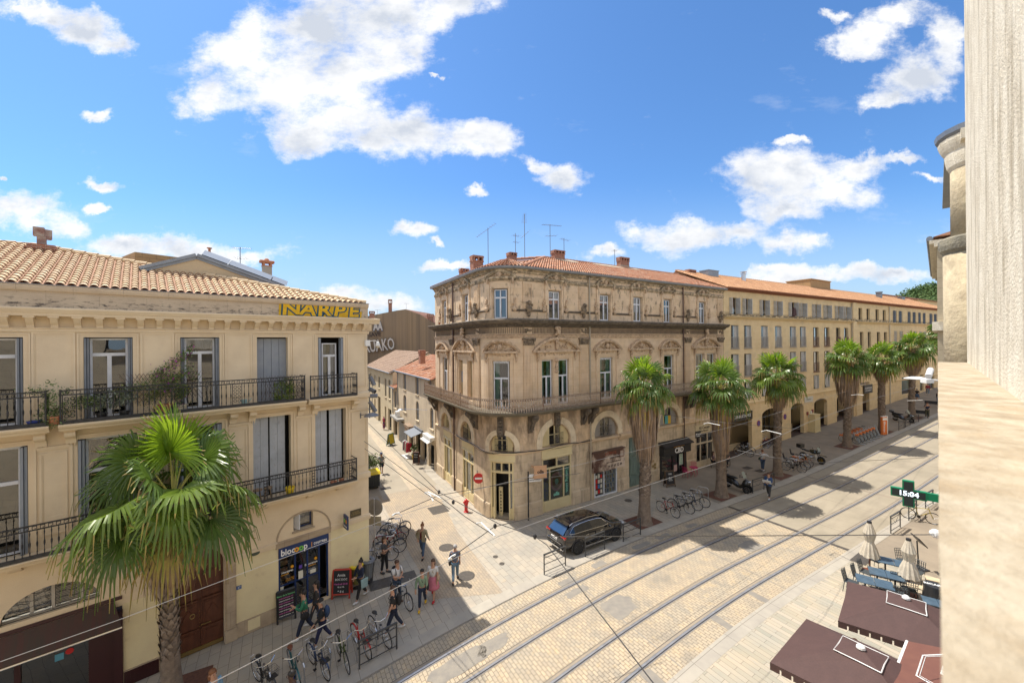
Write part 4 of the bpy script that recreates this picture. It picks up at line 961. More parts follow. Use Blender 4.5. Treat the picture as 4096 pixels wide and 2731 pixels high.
def build_corner():
 b=thing('corner_building','ornate old stone corner building with soot stains, curved balcony and red tiled roof','building',(CB0 .x,CB0 .y,0))
 st=dict(c=(.06,.052,.042),s=1.3,st=(1.6,.55,1))
 wall=mat('old_limestone',(.76,.585,.41),.9,(.64,.485,.335),1.6,bump=.25,bs=22,brick=dict(w=.95,h=.42,ms=.005,c2=(.73,.55,.36),mc=(.52,.39,.26)),
stain=dict(c=(.13,.105,.08),s=2.2,st=(1.3,.6,1),a=.54,b=.64,k=.7,z=(12.2,12.4,99,100)),stain2=dict(c=(.24,.175,.12),s=1.0,st=(1.6,.5,1),a=.38,b=.58,k=.85,z=(4.0,4.8,6.6,7.1)))
 low=mat('lower_limestone',(.70,.56,.39),.9,(.56,.44,.3),1.3,bump=.3,bs=18,brick=dict(w=1.0,h=.5,ms=.006,c2=(.62,.5,.35),mc=(.36,.28,.19)),
stain=dict(c=(.2,.155,.12),s=1.1,st=(1.7,.4,1),a=.52,b=.68,k=.75),stain2=dict(c=(.7,.56,.43),s=.7,a=.55,b=.7,k=.4))
 orn=mat('carved_limestone',(.66,.49,.33),.9,(.38,.27,.18),5,bump=.6,bs=30)
 drk=mat('sooty_cornice',(.20,.16,.12),.95,(.08,.068,.055),3,bump=.5,bs=20,stain=dict(c=(.34,.27,.19),s=4,a=.58,b=.7,k=.6))
 top=mat('attic_moulding',(.38,.3,.2),.95,(.13,.11,.08),3,bump=.5,bs=20,stain=dict(c=(.68,.53,.35),s=2.5,a=.48,b=.6,k=.85))
 X0,X1=-10.9,23.3
 AT=[(-8.55+-.48,-8.55+.48),(-4.15-.5,-4.15+.5),(-.49,.49),(3.47,4.47),(7.97,8.97),(11.42,12.39),(14.95,15.87),(19.63,20.6)]
 ATp=[-8.55,-4.15,0,3.97,8.47,11.9,15.4,20.1]
 PN=[(-9.1,-8.0),(-.58,.58),(2.87,3.77),(4.22,5.12),(7.95,9.2),(11.55,12.75),(14.95,16.15),(19.1,20.3),(20.75,21.95)]
 PNp=[(-8.8,1.4,11.0),(-4.35,2.0,11.25),(0,1.15,11.1),(4.05,1.97,11.23),(8.6,1.32,11.05),(12.15,1.32,11.05),(15.55,1.32,11.05),(20.5,2.05,11.2)]
 AR=[(-8.5,1.5,.95),(-4.25,1.5,.98),(0,1.15,.80),(4.0,1.62,1.15),(8.5,1.6,1.13),(15.5,1.62,1.15)]
 holes=[(a,c,12.42,14.28)for a,c in AT]+[(a,c,6.85,9.8)for a,c in PN]
 holes+=[(c-r,c+r,4.15,4.45,r*.98 if i!=2 else.95)for i,(c,R,r)in enumerate(AR)]
 shops=[(-8.9,-7.15,.05,3.45),(-4.95,-2.95,.05,3.45),(-.77,.77,.05,3.62),(2.83,5.22,.05,3.45),(7.3,9.55,.02,1.95),(10.8,12.9,.02,3.75),(14.3,17.65,.02,2.5),(19.05,21.6,.02,2.95)]
 holes+=shops
 holes+=[(-5.6,-4.75,7.0,9.7),(-3.85,-3.0,7.0,9.7)]
 mb=MB();wallgrid(mb,X0,X1,0,15.45,holes,0,.28,step=None,zx=(4.1,))
 mb=MB()
 brk=[]
 x=X0
 while x<X1:brk.append(x);x+=cstep(x)
 class _F:pass
 hs=holes
 def step(x):return cstep(x)
 wallgrid(mb,X0,X1,0,15.45,hs,0,.28,step=step,zx=(4.1,))
 for i,f in enumerate(mb.f):
  if max(mb.v[k][2]for k in f)<4.12:mb.m[i]=1
 mb.build('wall',[wall,low],b,cw,rec=False)
 e=MB()
 for X in(X0,X1):e.poly([cw((X,0,0)),cw((X,9,0)),cw((X,9,16.6)),cw((X,4.5,17.2)),cw((X,0,15.45))])
 P=[cw((s,1.0,0))for s in[X0,-CSM]+[-CSM+2*CSM*k/8 for k in range(1,8)]+[CSM,X1]]
 for i in range(len(P)-1):
  a,c=P[i],P[i+1];e.poly([(a[0],a[1],0),(c[0],c[1],0),(c[0],c[1],15.4),(a[0],a[1],15.4)],1)
 e.build('end_wall',[wall,MT['room']],b,rec=False)
 rm=MB()
 for h in holes:
  n=5
  for zz in(h[2]+.001,):
   rm.poly([(h[0],.28,zz),(h[1],.28,zz),(h[1],.95,zz),(h[0],.95,zz)])
 rm.build('window_floor',MT['room'],b,cw,rec=False)
 def sw(prof,a,c,mt,name):
  m=MB();n=max(1,int((c-a)/.3));sweep(m,prof,a,c,0,n);return m.build(name,mt,b,cw)
 sw([(0,11.20),(-.05,11.20),(-.05,11.28),(-.09,11.30),(-.09,11.38),(-.14,11.42),(0,11.45)],X0,X1,orn,'architrave')
 sw([(0,11.88),(-.1,11.9),(-.12,12.0),(-.3,12.06),(-.5,12.14),(-.55,12.22),(-.62,12.3),(-.58,12.35),(-.05,12.42),(0,12.42)],X0-.1,X1+.1,drk,'main_cornice')
 m=MB();x=X0+.1
 while x<X1:
  m.box(x,x+.075,-.24,-.08,11.95,12.07);x+=.15
 m.build('dentils',drk,b,cw)
 m=MB();x=X0+.3
 fr=random.Random(2)
 while x<X1:
  if not any(abs(x-c)<.3 for c in(1.85,6.4,18.0,22.7,-2.2,-6.85)):
   m.box(x,x+.05,-.045,0,11.50,11.86)
  x+=.115
 m.build('fluted_frieze',mat('sooty_frieze',(.36,.27,.18),.95,(.16,.12,.09),3,bump=.4),b,cw)
 sw([(0,14.74),(-.05,14.76),(-.09,14.86),(-.09,14.95),(-.03,15.0),(0,15.02)],X0,X1,top,'attic_string_course')
 sw([(0,15.2),(-.06,15.22),(-.1,15.34),(-.22,15.42),(-.26,15.5),(0,15.5)],X0,X1,top,'eaves_cornice')
 sw([(-.26,15.46),(-.3,15.44),(-.38,15.47),(-.42,15.56),(-.42,15.6),(-.26,15.58)],X0-.1,X1+.1,MT['zinc'],'gutter')
 sw([(0,4.0),(-.05,4.0),(-.1,4.08),(-.1,4.14),(0,4.18)],X0,6.9,wall,'ledge');sw([(0,3.95),(-.06,3.95),(-.14,4.05),(-.14,4.12),(0,4.15)],6.9,X1,wall,'ledge')
 for a,c in((X0,-8.95),(-7.1,-5.0),(-2.9,-.82),(.82,2.78),(5.27,7.2),(9.6,10.75),(12.95,14.2),(17.7,19.0),(21.65,X1)):sw([(0,0),(-.07,0),(-.07,.82),(-.04,.9),(0,.92)],a,c,low,'plinth')
 for i in range(len(AT)-1):sw([(0,12.86),(-.06,12.88),(-.1,12.95),(0,13.0)],AT[i][1]+.25,AT[i+1][0]-.25,drk,'attic_ledge')
 PL=[(-7.1,-6.6),(-2.62,-1.85),(1.47,2.23),(6.02,6.78),(17.62,18.37),(22.35,23.15)]
 m=MB();cap=MB()
 for a,c in PL:
  m.cut();cap.cut()
  for z0,z1 in((6.8,10.75),(13.05,14.72)):
   m.cut()
   m.box(a,c,-.07,0,z0,z1,n=3)
   n=6
   for k in range(n):m.box(a+.06+(c-a-.12)*k/n,a+.06+(c-a-.12)*(k+.55)/n,-.1,-.07,z0+(.5 if z0<10 else.1),z1-.1)
  cap.box(a-.03,c+.03,-.12,0,10.75,10.82,n=3);cap.box(a-.07,c+.07,-.2,0,11.1,11.2,n=3);cap.box(a,c,-.12,0,10.82,11.1,n=3)
  for k in range(5):cap.ell((a+(c-a)*(k+.5)/5,-.13,10.9+.04*(k%2)),(.07,.06,.09),6,4)
  for x in(a,c):cap.ell((x,-.15,11.05),(.08,.08,.08),6,4)
  cap.cut()
  cx=(a+c)/2;fr=random.Random(int(cx*10))
  cap.ell((cx,-.14,13.05),(.2,.15,.25),8,6);cap.ell((cx,-.18,13.4),(.13,.12,.16),8,6);cap.ell((cx,-.1,12.72),(.12,.1,.2),8,6)
  for k in range(14):cap.ell((cx+fr.uniform(-.25,.25),-.1-fr.random()*.1,13.15+fr.uniform(-.35,.3)),(.07,.07,.08),6,4)
  for z in(11.6,):
   for k in range(9):cap.ell((cx+fr.uniform(-.28,.28),-.04,z+fr.uniform(-.05,.2)),(.08,.05,.07),6,4)
 m.build('pilaster',wall,b,cw);cap.build('carved_ornament',mat('sooty_carving',(.36,.27,.18),.95,(.08,.065,.05),4,bump=.7),b,cw)
 def pediment(c,half,z0,z1,d,mt,fill=True,seed=1,big=False):
  m=MB();n=16;R=(half**2+(z1-z0)**2)/(2*(z1-z0));zc=z1-R;a0=math.asin(min(1,half/R))if R>half else pi/2
  for k in range(n):
   t0,t1=-a0+2*a0*k/n,-a0+2*a0*(k+1)/n
   for(r0,r1,dd)in((R-.16,R,d),(R-.09,R+.03,d+.06)):
    m.extr([(c+r0*sin(t0),zc+r0*cos(t0)),(c+r0*sin(t1),zc+r0*cos(t1)),(c+r1*sin(t1),zc+r1*cos(t1)),(c+r1*sin(t0),zc+r1*cos(t0))],'y',-dd,0)
  m.box(c-half-.02,c+half+.02,-d-.03,0,z0-.1,z0+.02,n=6)
  o=m.build('pediment',mt,b,cw)
  m=MB();fr=random.Random(seed)
  for k in range(26 if half>1.2 else 16):
   u=fr.uniform(-.85,.85);zz=z0+.05+(z1-z0-.28)*fr.random()*(1-u*u)
   m.ell((c+u*half*.85,-.06,zz+.04),(fr.uniform(.05,.1),.07,fr.uniform(.04,.09)),6,4)
  m.ell((c,-.12,z0+(z1-z0)*.38),(.15,.1,.2 if not big else.3),8,6)
  if big:
   for k in range(14):m.ell((c+fr.uniform(-.2,.2),-.2,z1-.35+k*.07),(.1,.1,.09),6,4)
   m.ell((c,-.26,z1+.35),(.16,.12,.18));m.ell((c-.3,-.16,z1-.1),(.13,.1,.12));m.ell((c+.3,-.16,z1-.1),(.13,.1,.12));m.ell((c,-.2,z1+.62),(.26,.12,.13))
  m.build('relief_carving',orn,o,cw)
 for i,c in enumerate(ATp):pediment(c,.93 if abs(c)>.1 else 1.0,14.97,15.38,.14,top,seed=i)
 for i,(c,h,z1)in enumerate(PNp):pediment(c,h,10.38,z1,.22,orn,seed=20+i,big=h>1.9)
 m=MB();br=MB()
 for i,(a,c)in enumerate(AT):
  m.cut();br.cut()
  for p,q,r,s_ in((a-.18,a-.04,12.45,14.4),(c+.04,c+.18,12.45,14.4),(a-.18,c+.18,14.34,14.46)):m.box(p,q,-.05,0,r,s_)
  m.box(a-.32,a-.2,-.07,0,13.3,14.95);m.box(c+.2,c+.32,-.07,0,13.3,14.95)
  for x in(a-.42,c+.42):
   br.cut()
   for k in range(6):br.ell((x+.05*sin(k*1.5),-.08,12.95+k*.14),(.1-.008*k,.08,.1),6,4)
   br.ell((x,-.1,13.02),(.15,.1,.15))
  for x in(a-.3,c+.3):br.cut();br.ell((x,-.12,14.75),(.07,.1,.18),6,5)
 for(c,h,z1)in PNp:
  a_,c_=c-h*.72,c+h*.72;m.cut();br.cut()
  if h<1.2:a_,c_=c-.85,c+.85
  for p,q,r,s_ in((a_-.1,a_+.02,6.85,10.0),(c_-.02,c_+.1,6.85,10.0),(a_-.1,c_+.1,9.95,10.05),(a_-.02,c_+.02,10.05,10.28)):m.box(p,q,-.06,0,r,s_,n=4)
  m.box(a_+.06,c_-.06,-.02,0,9.85,9.95,n=4)
  fr=random.Random(int(c*7))
  for k in range(int(h*9)):br.ell((a_+.15+(c_-a_-.3)*fr.random(),-.05,10.12+fr.uniform(-.04,.08)),(.08,.05,.05),6,4)
  for x in(a_-.12,c_+.12):br.cut();br.ell((x,-.14,10.15),(.08,.12,.2),6,5);br.ell((x,-.1,9.85),(.07,.08,.15),6,5)
 m.box(3.82,4.17,-.05,0,6.85,9.85);br.ell((4.0,-.1,9.3),(.13,.12,.3));br.ell((4.0,-.12,9.75),(.16,.12,.14));br.ell((4.0,-.1,9.0),(.17,.12,.08))
 m.box(20.35,20.7,-.05,0,6.85,9.85);m.box(-4.7,-3.9,-.04,.28,6.85,9.8,n=2)
 m.build('window_surround',wall,b,cw);br.build('scroll_bracket',orn,b,cw)
 m=MB();fw=MB()
 for i,(c,R,r)in enumerate(AR):
  n=24
  keys=i in(2,3);m.cut();fw.cut()
  for k in range(n):
   t0,t1=pi*k/n,pi*(k+1)/n
   if keys and abs((t0+t1)/2-pi/2)<.2:continue
   m.extr([(c+q*cos(t),4.45+q*.985*sin(t))for q,t in((r+.04,t0),(R,t0),(R,t1),(r+.04,t1))],'y',-.06,.02)
  m.box(c-R,c-r-.04,-.06,.02,4.15,4.45);m.box(c+r+.04,c+R,-.06,.02,4.15,4.45)
  if keys:
   fw.box(c-.17,c+.17,-.22,.1,4.45+r*.9,6.35,n=2)
   for k in range(5):fw.ell((c,-.24,4.6+r*.9+k*.2),(.14,.08,.1),6,4)
 m.build('arch_ring',mat('arch_stone',(.78,.66,.48),.85,(.66,.55,.39),2,bump=.2,brick=dict(w=.5,h=2.,ms=.004),stain=dict(c=(.3,.24,.17),s=2,a=.55,b=.7,k=.5)),b,cw);fw.build('keystone',drk,b,cw)
 cu_teal=mat('teal_curtain',(.28,.46,.44),.9,(.24,.4,.38),3,stretch=(8,.3,1));cu_white=mat('white_net',(.5,.5,.46),.9)
 for i,(a,c)in enumerate(AT):
  panes(b,a+.05,c-.05,12.44,14.24,.2,.07,2,13.72,warp=cw,topcols=2,curtain=[(a+.1,a+.25,cu_white),(c-.3,c-.12,None)]if i!=2 else[(a+.1,c-.1,mat('blue_blind',(.05,.13,.25),.6))])
 for i,(a,c)in enumerate(PN):
  tc_=2 if i<7 else 2
  w=panes(b,a+.04,c-.04,6.87,9.78,.2,.07,2,8.72,warp=cw,curtain=[(a+.08,a+.08+(c-a)*.28,cu_teal),(c-.08-(c-a)*(.0 if i in(1,)else.26),c-.08,None)])
  if i in(1,4):
   f=MB()
   for k in range(9):f.ell((a+.1+(c-a-.2)*k/8,.1,9.72+.03*(k%2)),(.07,.015,.07),6,4)
   f.tube([(a+.05,.1,9.66),(c-.05,.1,9.66)],.015,5);f.build('valance',MT['white'],w,cw)
 bl=MB()
 for a,c in((-5.6,-4.75),(-3.85,-3.0)):bl.box(a,c,.2,.27,7.0,9.7)
 bl.build('blocked_opening',mat('blocked_infill',(.52,.40,.23),.9,(.44,.33,.19),3,bump=.2),b,cw)
 bl=MB();bl.box(-5.35,-5.05,.12,.2,8.1,8.9);bl.build('small_casement',MT['grey'],b,cw)
 for i,(c,R,r)in enumerate(AR):
  old=i>=4
  fm=MT['cream']if not old else mat('old_grey_frame',(.36,.33,.29),.7,(.28,.25,.22),4)
  ry=r*.98 if i!=2 else.95
  f=MB();n=16
  f.box(c-r+.02,c+r-.02,.2,.26,4.17,4.24)
  for k in range(n):
   t0,t1=pi*k/n,pi*(k+1)/n
   f.extr([(c+q*cos(t),4.45+q/r*ry*sin(t))for q,t in((r-.09,t0),(r,t0),(r,t1),(r-.09,t1))],'y',.18,.26)
  hw=r*.42
  for x in(c-hw,c,c+hw):
   zt=4.45+ry*sqrt(max(0,1-((x-c)/r)**2))-.06;f.box(x-.035,x+.035,.18,.26,4.2,zt)
  f.box(c-hw,c+hw,.19,.25,4.85,4.9)
  win=f.build('arched_window',fm,b,cw)
  g=MB();g.poly([(c-hw,.24,4.2),(c+hw,.24,4.2)]+[(c+hw*cos(pi*k/8)*1.0,.24,4.45+ry*(.9 if k not in(0,8)else.5))for k in range(0,9,2)]);
  g=MB();g.poly([(c+dx*hw,.235,4.2)for dx in(-1,1)]+[(c+hw*dx,.235,4.45+ry*sqrt(1-(dx*hw/r)**2)-.05)for dx in(1,.5,0,-.5,-1)]);g.build('pane',MT['glass'],win,cw,rec=False)
  s_=MB()
  for sg in(-1,1):
   P=[(c+sg*(hw+.03),4.22),(c+sg*(r-.06),4.22)]+[(c+sg*(r-.06)*cos(t),4.45+(ry-.06)*sin(t))for t in[k*math.acos(hw/r)/5 for k in range(6)]]
   s_.extr(P,'y',.16,.22)
   if not old:
    for k in range(12):s_.box(c+sg*(hw+.1),c+sg*(r-.2),.14,.16,4.4+k*.06,4.43+k*.06)
  s_.build('shutter' if not old else 'blind_panel',MT['cream']if not old else mat('grey_shutter_panel',(.3,.28,.26),.8),win,cw)
  if i>0 and i<5:
   g=MB();z0,z1=4.2,5.0 if not old else 4.95
   for x in frange(c-hw-.05,c+hw+.05,.07):g.tube([(x,-.05,z0),(x,-.05,z1)],.008,4)
   for z in(z0+.02,z0+.2,(z0+z1)/2,z1):g.tube([(c-hw-.06,-.05,z),(c+hw+.06,-.05,z)],.012,4)
   for k in range(5):g.tube([(c-hw+2*hw*(k+.5)/5+.06*cos(u*pi/3),-.055,z0+.4+.12*sin(u*pi/3))for u in range(7)],.008,4)
   g.build('window_guard',MT['iron'],win,cw)
  if i==5:
   g=MB();g.box(c-.35,c,.1,.12,4.25,4.9);g.box(c+.02,c+.35,.1,.12,4.25,4.9,1)
   g.build('drying_laundry',[mat('teal_cloth',(.1,.35,.35),.9),mat('yellow_cloth',(.65,.42,.05),.9)],win,cw)
 m=MB()
 for c in(-10.6,-6.6,-2.4,1.9,6.25,6.95,10.9,12.6,17.6,18.4,22.6):
  m.cut();P=[(0,5.25),(-.1,5.3),(-.16,5.5),(-.2,5.75),(-.35,5.95),(-.6,6.05),(-.75,6.2),(-.78,6.35),(-.7,6.5),(0,6.52)]
  sweep(m,P,c-.16,c+.16,0,2);m.tube([(c-.19,-.6,6.3),(c+.19,-.6,6.3)],.14,8);m.tube([(c-.19,-.12,5.5),(c+.19,-.12,5.5)],.1,8)
  for k in range(6):m.ell((c,-.22-.06*k,5.45+.12*k),(.13,.09,.09),6,4)
 m.build('corbel',drk,b,cw)
 sw([(0,6.50),(-.8,6.50),(-.84,6.56),(-.92,6.60),(-.98,6.66),(-.98,6.74),(0,6.76)],X0-.3,18.9,mat('mossy_slab',(.2,.165,.12),.95,(.1,.09,.06),3,bump=.4,stain=dict(c=(.3,.25,.18),s=3,a=.55,b=.7,k=.6)),'balcony_slab')
 r_=MB();n=int((18.8-X0+.2)/.11)
 for k in range(n+1):
  x=X0-.2+(18.8-X0+.2)*k/n
  r_.lathe([(.016,0),(.016,.1),(.032,.16),(.019,.22),(.018,.3),(.036,.42),(.019,.5),(.014,.62),(.026,.7),(.014,.78)],(x,-.9,6.74),4)
 r_.build('baluster',mat('pale_rust',(.56,.47,.38),.7,(.32,.2,.13),6,bump=.1),b,cw)
 m=MB()
 for z,t in((7.54,.022),(6.84,.012),(7.44,.01)):sweep(m,[(-.9-t,z),(-.9+t,z),(-.9+t,z+t*1.2),(-.9-t,z+t*1.2)],X0-.25,18.85,0,90)
 for x in(X0-.2,-6.9,-3.0,2.3,7.1,12.5,18.8):m.box(x-.02,x+.02,-.93,-.87,6.74,7.66)
 for x in(X0-.2,18.8):
  m.box(x-.015,x+.015,-.9,0,7.54,7.57)
  for k in range(7):m.box(x-.01,x+.01,-.85+k*.12,-.83+k*.12,6.74,7.54)
 x=X0-.1
 while x<18.8:m.ell((x,-.9,7.47),(.035,.012,.05),5,4);x+=.11
 m.build('handrail',MT['rust'],b,cw)
 def pipe(s,z0,z1,mt,y=-.12,r=.055):
  m=MB();q=cw((s,y,0));m.tube([(q[0],q[1],z0),(q[0],q[1],z1)],r,8)
  for z in frange(z0,z1,2.2):m.lathe([(r*1.3,0),(r*1.3,.06)],(q[0],q[1],z),8)
  m.build('downpipe',mt,b)
 pipe(6.9,6.8,15.4,MT['grey_pipe']);pipe(6.9,0,6.3,MT['grey_pipe']);pipe(17.3,0,15.4,MT['brown_pipe']);pipe(-6.35,0,15.4,MT['brown_pipe'])
 m=MB();m.tube([cw((s,-.13,4.16+.05*sin(s*1.7)))for s in frange(-5.9,7.0,.3)],.025,5);m.tube([cw((s,-.1,4.1+.08*sin(s*1.1)))for s in frange(-5.9,7.0,.3)],.015,4)
 m.build('cable',MT['black'],b)
 def front(a,c,z0,z1,tz,base,name,mulls,parent=b,y=.06,art=None,fascia=4.0):
  f=MB()
  f.box(a,a+.08,y-.06,y+.1,z0,z1);f.box(c-.08,c,y-.06,y+.1,z0,z1);f.box(a+.08,c-.08,y-.06,y+.1,z1-.08,z1)
  f.box(a+.08,c-.08,y-.07,y+.1,tz-.05,tz+.05)
  if base:
   f.box(a+.08,c-.08,y-.02,y+.1,z0,base);f.box(a+.2,(a+c)/2-.08,y-.04,y-.02,z0+.12,base-.1);f.box((a+c)/2+.08,c-.2,y-.04,y-.02,z0+.12,base-.1)
  for x in mulls:f.box(x-.035,x+.035,y-.05,y+.08,base or z0,tz-.05)
  f.box((a+c)/2-.04,(a+c)/2+.04,y-.05,y+.08,tz+.05,z1-.08)
  sweep(f,[(0,z1),(-.1,z1),(-.1,z1+.06),(-.04,z1+.1),(-.04,fascia),(-.12,fascia+.05),(-.12,fascia+.1),(0,fascia+.1)],a-.04,c+.04,0,6)
  o=f.build(name,MT['cream'],parent,cw)
  g=MB();g.poly([(a+.08,y+.02,base or z0),(c-.08,y+.02,base or z0),(c-.08,y+.02,z1-.08),(a+.08,y+.02,z1-.08)]);g.build('pane',MT['glass'],o,cw,rec=False)
  return o
 grn=mat('green_poster',(.10,.13,.05),.5,(.17,.12,.05),1.5);paleg=mat('frosted_green',(.22,.3,.24),.4,(.17,.24,.2),2)
 f1=front(-8.9,-7.15,.05,3.45,2.85,.75,'shop_window',(-8.45,-7.6));f2=front(-4.95,-2.95,.05,3.45,2.75,.7,'shop_window',(-4.4,-3.5));f3=front(2.83,5.22,.05,3.45,2.78,.7,'shop_window',(3.45,4.6))
 for f,a,c in((f1,-8.8,-7.25),(f2,-4.85,-3.05)):
  g=MB();g.poly([(a,.18,.75),(c,.18,.75),(c,.18,2.7),(a,.18,2.7)]);g.build('frosted_film',paleg,f,cw,rec=False)
 g=MB()
 g.poly([(2.9,.1,.72),(3.42,.1,.72),(3.42,.1,2.72),(2.9,.1,2.72)],0);g.poly([(3.48,.1,.72),(4.57,.1,.72),(4.57,.1,2.72),(3.48,.1,2.72)],1);g.poly([(4.63,.1,.72),(5.14,.1,.72),(5.14,.1,2.72),(4.63,.1,2.72)],2)
 g.build('poster',[mat('blueberry_poster',(.02,.04,.16),.5,(.12,.16,.03),4),grn,mat('teal_poster',(.05,.17,.13),.5)],f3,cw,rec=False)
 g=MB();c3,zc=4.05,1.8
 for k in range(28):
  t0,t1=2*pi*k/28,2*pi*(k+1)/28
  g.poly([cw((c3+q*cos(t),.085,zc+q*1.25*sin(t)))for q,t in((.36,t0),(.5,t0),(.5,t1),(.36,t1))],0)
  g.poly([cw((c3+q*cos(t),.088,zc+q*1.25*sin(t)))for q,t in((0,t0),(.36,t0),(.36,t1),(0,t1))],1)
  g.poly([cw((c3+q*cos(t),.083,zc+q*1.3*sin(t)))for q,t in((0,t0),(.15,t0),(.15,t1),(0,t1))],2)
 g.build('bowl_picture',[mat('pink_bowl',(.36,.2,.18),.5),mat('salad',(.25,.2,.03),.6,(.1,.05,.08),14),mat('mint_lid',(.25,.45,.35),.5)],f3,rec=False)
 wl=bpy.data.materials['white_lettering'];mint=bpy.data.materials['mint']
 def ctext(body,size,s,z,y,mt,parent,sx=1.,off=.003,rz=0.,rot=0.):
  q=cw((s,y,z));a=.5561 if s>1.3 else(2.0772-pi if s<-1.3 else CA0+s/CRr+pi/2)
  return text_mesh(body,size,'lettering',mt,parent,q,(pi/2,rot,a),.003,sx=sx,off=off)
 ctext('olla',.34,4.02,1.0,.075,mint,f3,off=.01);ctext('Coming soon.',.3,4.9,1.75,.06,mint,f3,rot=pi/2)
 d=MB();y=.06
 for x in(-.72,-.5,.5,.72):d.box(x-.045,x+.045,y-.06,y+.12,.05,3.6)
 d.box(-.76,.76,y-.06,y+.12,2.88,3.0,n=4);d.box(-.76,.76,y-.06,y+.12,3.5,3.62,n=4);d.box(-.04,.04,y-.04,y+.1,3.0,3.5)
 d.box(-.7,-.52,y,y+.05,.05,.7);d.box(.52,.7,y,y+.05,.05,.7)
 sweep(d,[(0,3.62),(-.1,3.62),(-.05,3.7),(-.05,4.05),(-.14,4.1),(-.14,4.15),(0,4.15)],-.85,.85,0,8)
 o=d.build('corner_door_frame',MT['cream'],b,cw)
 g=MB();g.poly([(-.68,y+.04,3.0),(.68,y+.04,3.0),(.68,y+.04,3.5),(-.68,y+.04,3.5)]);g.poly([(-.68,y+.04,.7),(-.54,y+.04,.7),(-.54,y+.04,2.85),(-.68,y+.04,2.85)]);g.poly([(.54,y+.04,.7),(.68,y+.04,.7),(.68,y+.04,2.85),(.54,y+.04,2.85)])
 g.build('pane',MT['glass'],o,cw,rec=False)
 g=MB();g.poly([(-.8,.0,.06),(.8,.0,.06),(.7,.95,.06),(-.7,.95,.06)]);g.build('door_step',MT['creamstone'],b,cw,rec=False)
 g=MB();g.box(-.44,-.1,.5,.62,.06,1.85);g.build('perforated_panel',MT['cream'],b,cw)
 g=MB()
 for k in range(7):
  g.lathe([(0,0),(.06,0),(.06,.01),(0,.01)],(0,0,0),10);g.xform(Matrix.Translation((-.25,.49,.35+k*.2))@Matrix.Rotation(pi/2,4,'X'),len(g.v)-40)
 g.build('panel_hole',MT['black'],b,cw)
 f=MB();f.box(7.3,7.4,0,.12,0,1.95);f.box(9.45,9.55,0,.12,0,1.95);f.box(8.2,8.28,0,.1,0,1.9);f.box(7.4,9.45,0,.1,1.88,1.95);f.box(7.4,9.45,0,.1,0,.1);o=f.build('book_shopfront',MT['white'],b,cw)
 g=MB();g.poly([(7.4,.06,.1),(9.45,.06,.1),(9.45,.06,1.9),(7.4,.06,1.9)]);g.build('pane',MT['glass'],o,cw,rec=False)
 g=MB();g.box(8.35,9.42,.3,.34,.1,1.9)
 for k in range(6):g.box(8.35,9.42,.12,.34,.1+k*.32,.13+k*.32)
 for k in range(5):g.box(8.35+k*.262,8.38+k*.262,.12,.34,.1,1.8)
 rr2=random.Random(9)
 for z in range(5):
  for k in range(14):x=8.4+k*.072;g.box(x,x+.05,.14,.26,.14+z*.32,.14+z*.32+rr2 .uniform(.14,.24),rr2 .choice((1,2,3,4)))
 g.build('book_rack',[MT['white']]+[mat('book_'+n,c,.6,coord='Object')for n,c in(('blue',(.08,.2,.4)),('white',(.6,.58,.5)),('brown',(.25,.12,.06)),('yellow',(.6,.42,.05)))],o,cw)
 g=MB()
 for k in range(12):x=7.45+(k%3)*.23;z=.25+(k//3)*.36;g.box(x,x+.17,.02,.04,z,z+rr2 .uniform(.2,.3),rr2 .choice((0,1,2)))
 g.build('poster',[mat('book_white',(.6,.58,.5),.6),MT['redp'],mat('book_blue',(.08,.2,.4),.6)],o,cw)
 g=MB();g.box(6.95,10.03,-.32,-.06,1.88,3.2,n=2);sg_=g.build('shop_sign',mat('sunset_sign',(.62,.5,.4),.4,(.09,.04,.03),.75,vc=(.42,.56)),b,cw)
 g=MB();g.box(6.9,10.08,-.34,0,3.2,3.26);g.build('sign_cap',MT['brown_pipe'],sg_,cw)
 bk=mat('dark_lettering',(.03,.02,.02),.5,coord='Object')
 ctext('04 67 60 32 49',.26,9.0,2.12,-.33,bk,sg_,sx=.9);ctext('Cartes Postales',.17,9.0,2.72,-.33,bk,sg_);ctext('DÉTENTE',.26,8.6,3.03,-.33,mat('rust_lettering',(.3,.07,.03),.5,coord='Object'),sg_);ctext('pour toutes collections',.15,8.9,2.42,-.33,bk,sg_)
 g=MB();g.box(9.5,9.92,-.335,-.325,2.62,3.12,0);g.box(9.55,9.87,-.34,-.335,2.67,3.07,1)
 g.build('stamp_picture',[mat('stamp_brown',(.16,.06,.04),.6),mat('stamp_tan',(.42,.33,.26),.6)],sg_,cw)
 g=MB();gd=mat('faded_green_door',(.16,.22,.19),.7,(.11,.15,.13),2,stretch=(4,.6,1),bump=.2)
 for a in(10.82,11.86):
  g.box(a,a+1.02,.1,.18,.02,3.7)
  for z0,z1 in((.2,.8),(.95,2.2),(2.35,3.5)):g.box(a+.12,a+.9,.06,.1,z0,z1);g.box(a+.2,a+.82,.03,.06,z0+.08,z1-.08)
  g.ell((a+.51,.02,2.95),(.16,.03,.28))
 g.build('carriage_door',gd,b,cw)
 sw([(0,3.75),(-.1,3.78),(-.25,3.98),(-.3,4.1),(-.3,4.2),(0,4.25)],9.7,14.0,wall,'door_cornice')
 f=MB();blk=mat('black_shop_panel',(.02,.021,.024),.4)
 f.box(14.3,14.5,-.05,.15,0,2.5);f.box(17.4,17.65,-.05,.15,0,2.5);f.box(14.25,17.7,-.45,0,1.85,2.58);f.box(15.9,16.0,0,.1,0,1.85);f.box(16.65,16.72,0,.1,0,1.85);f.box(14.5,17.4,0,.1,0,.12)
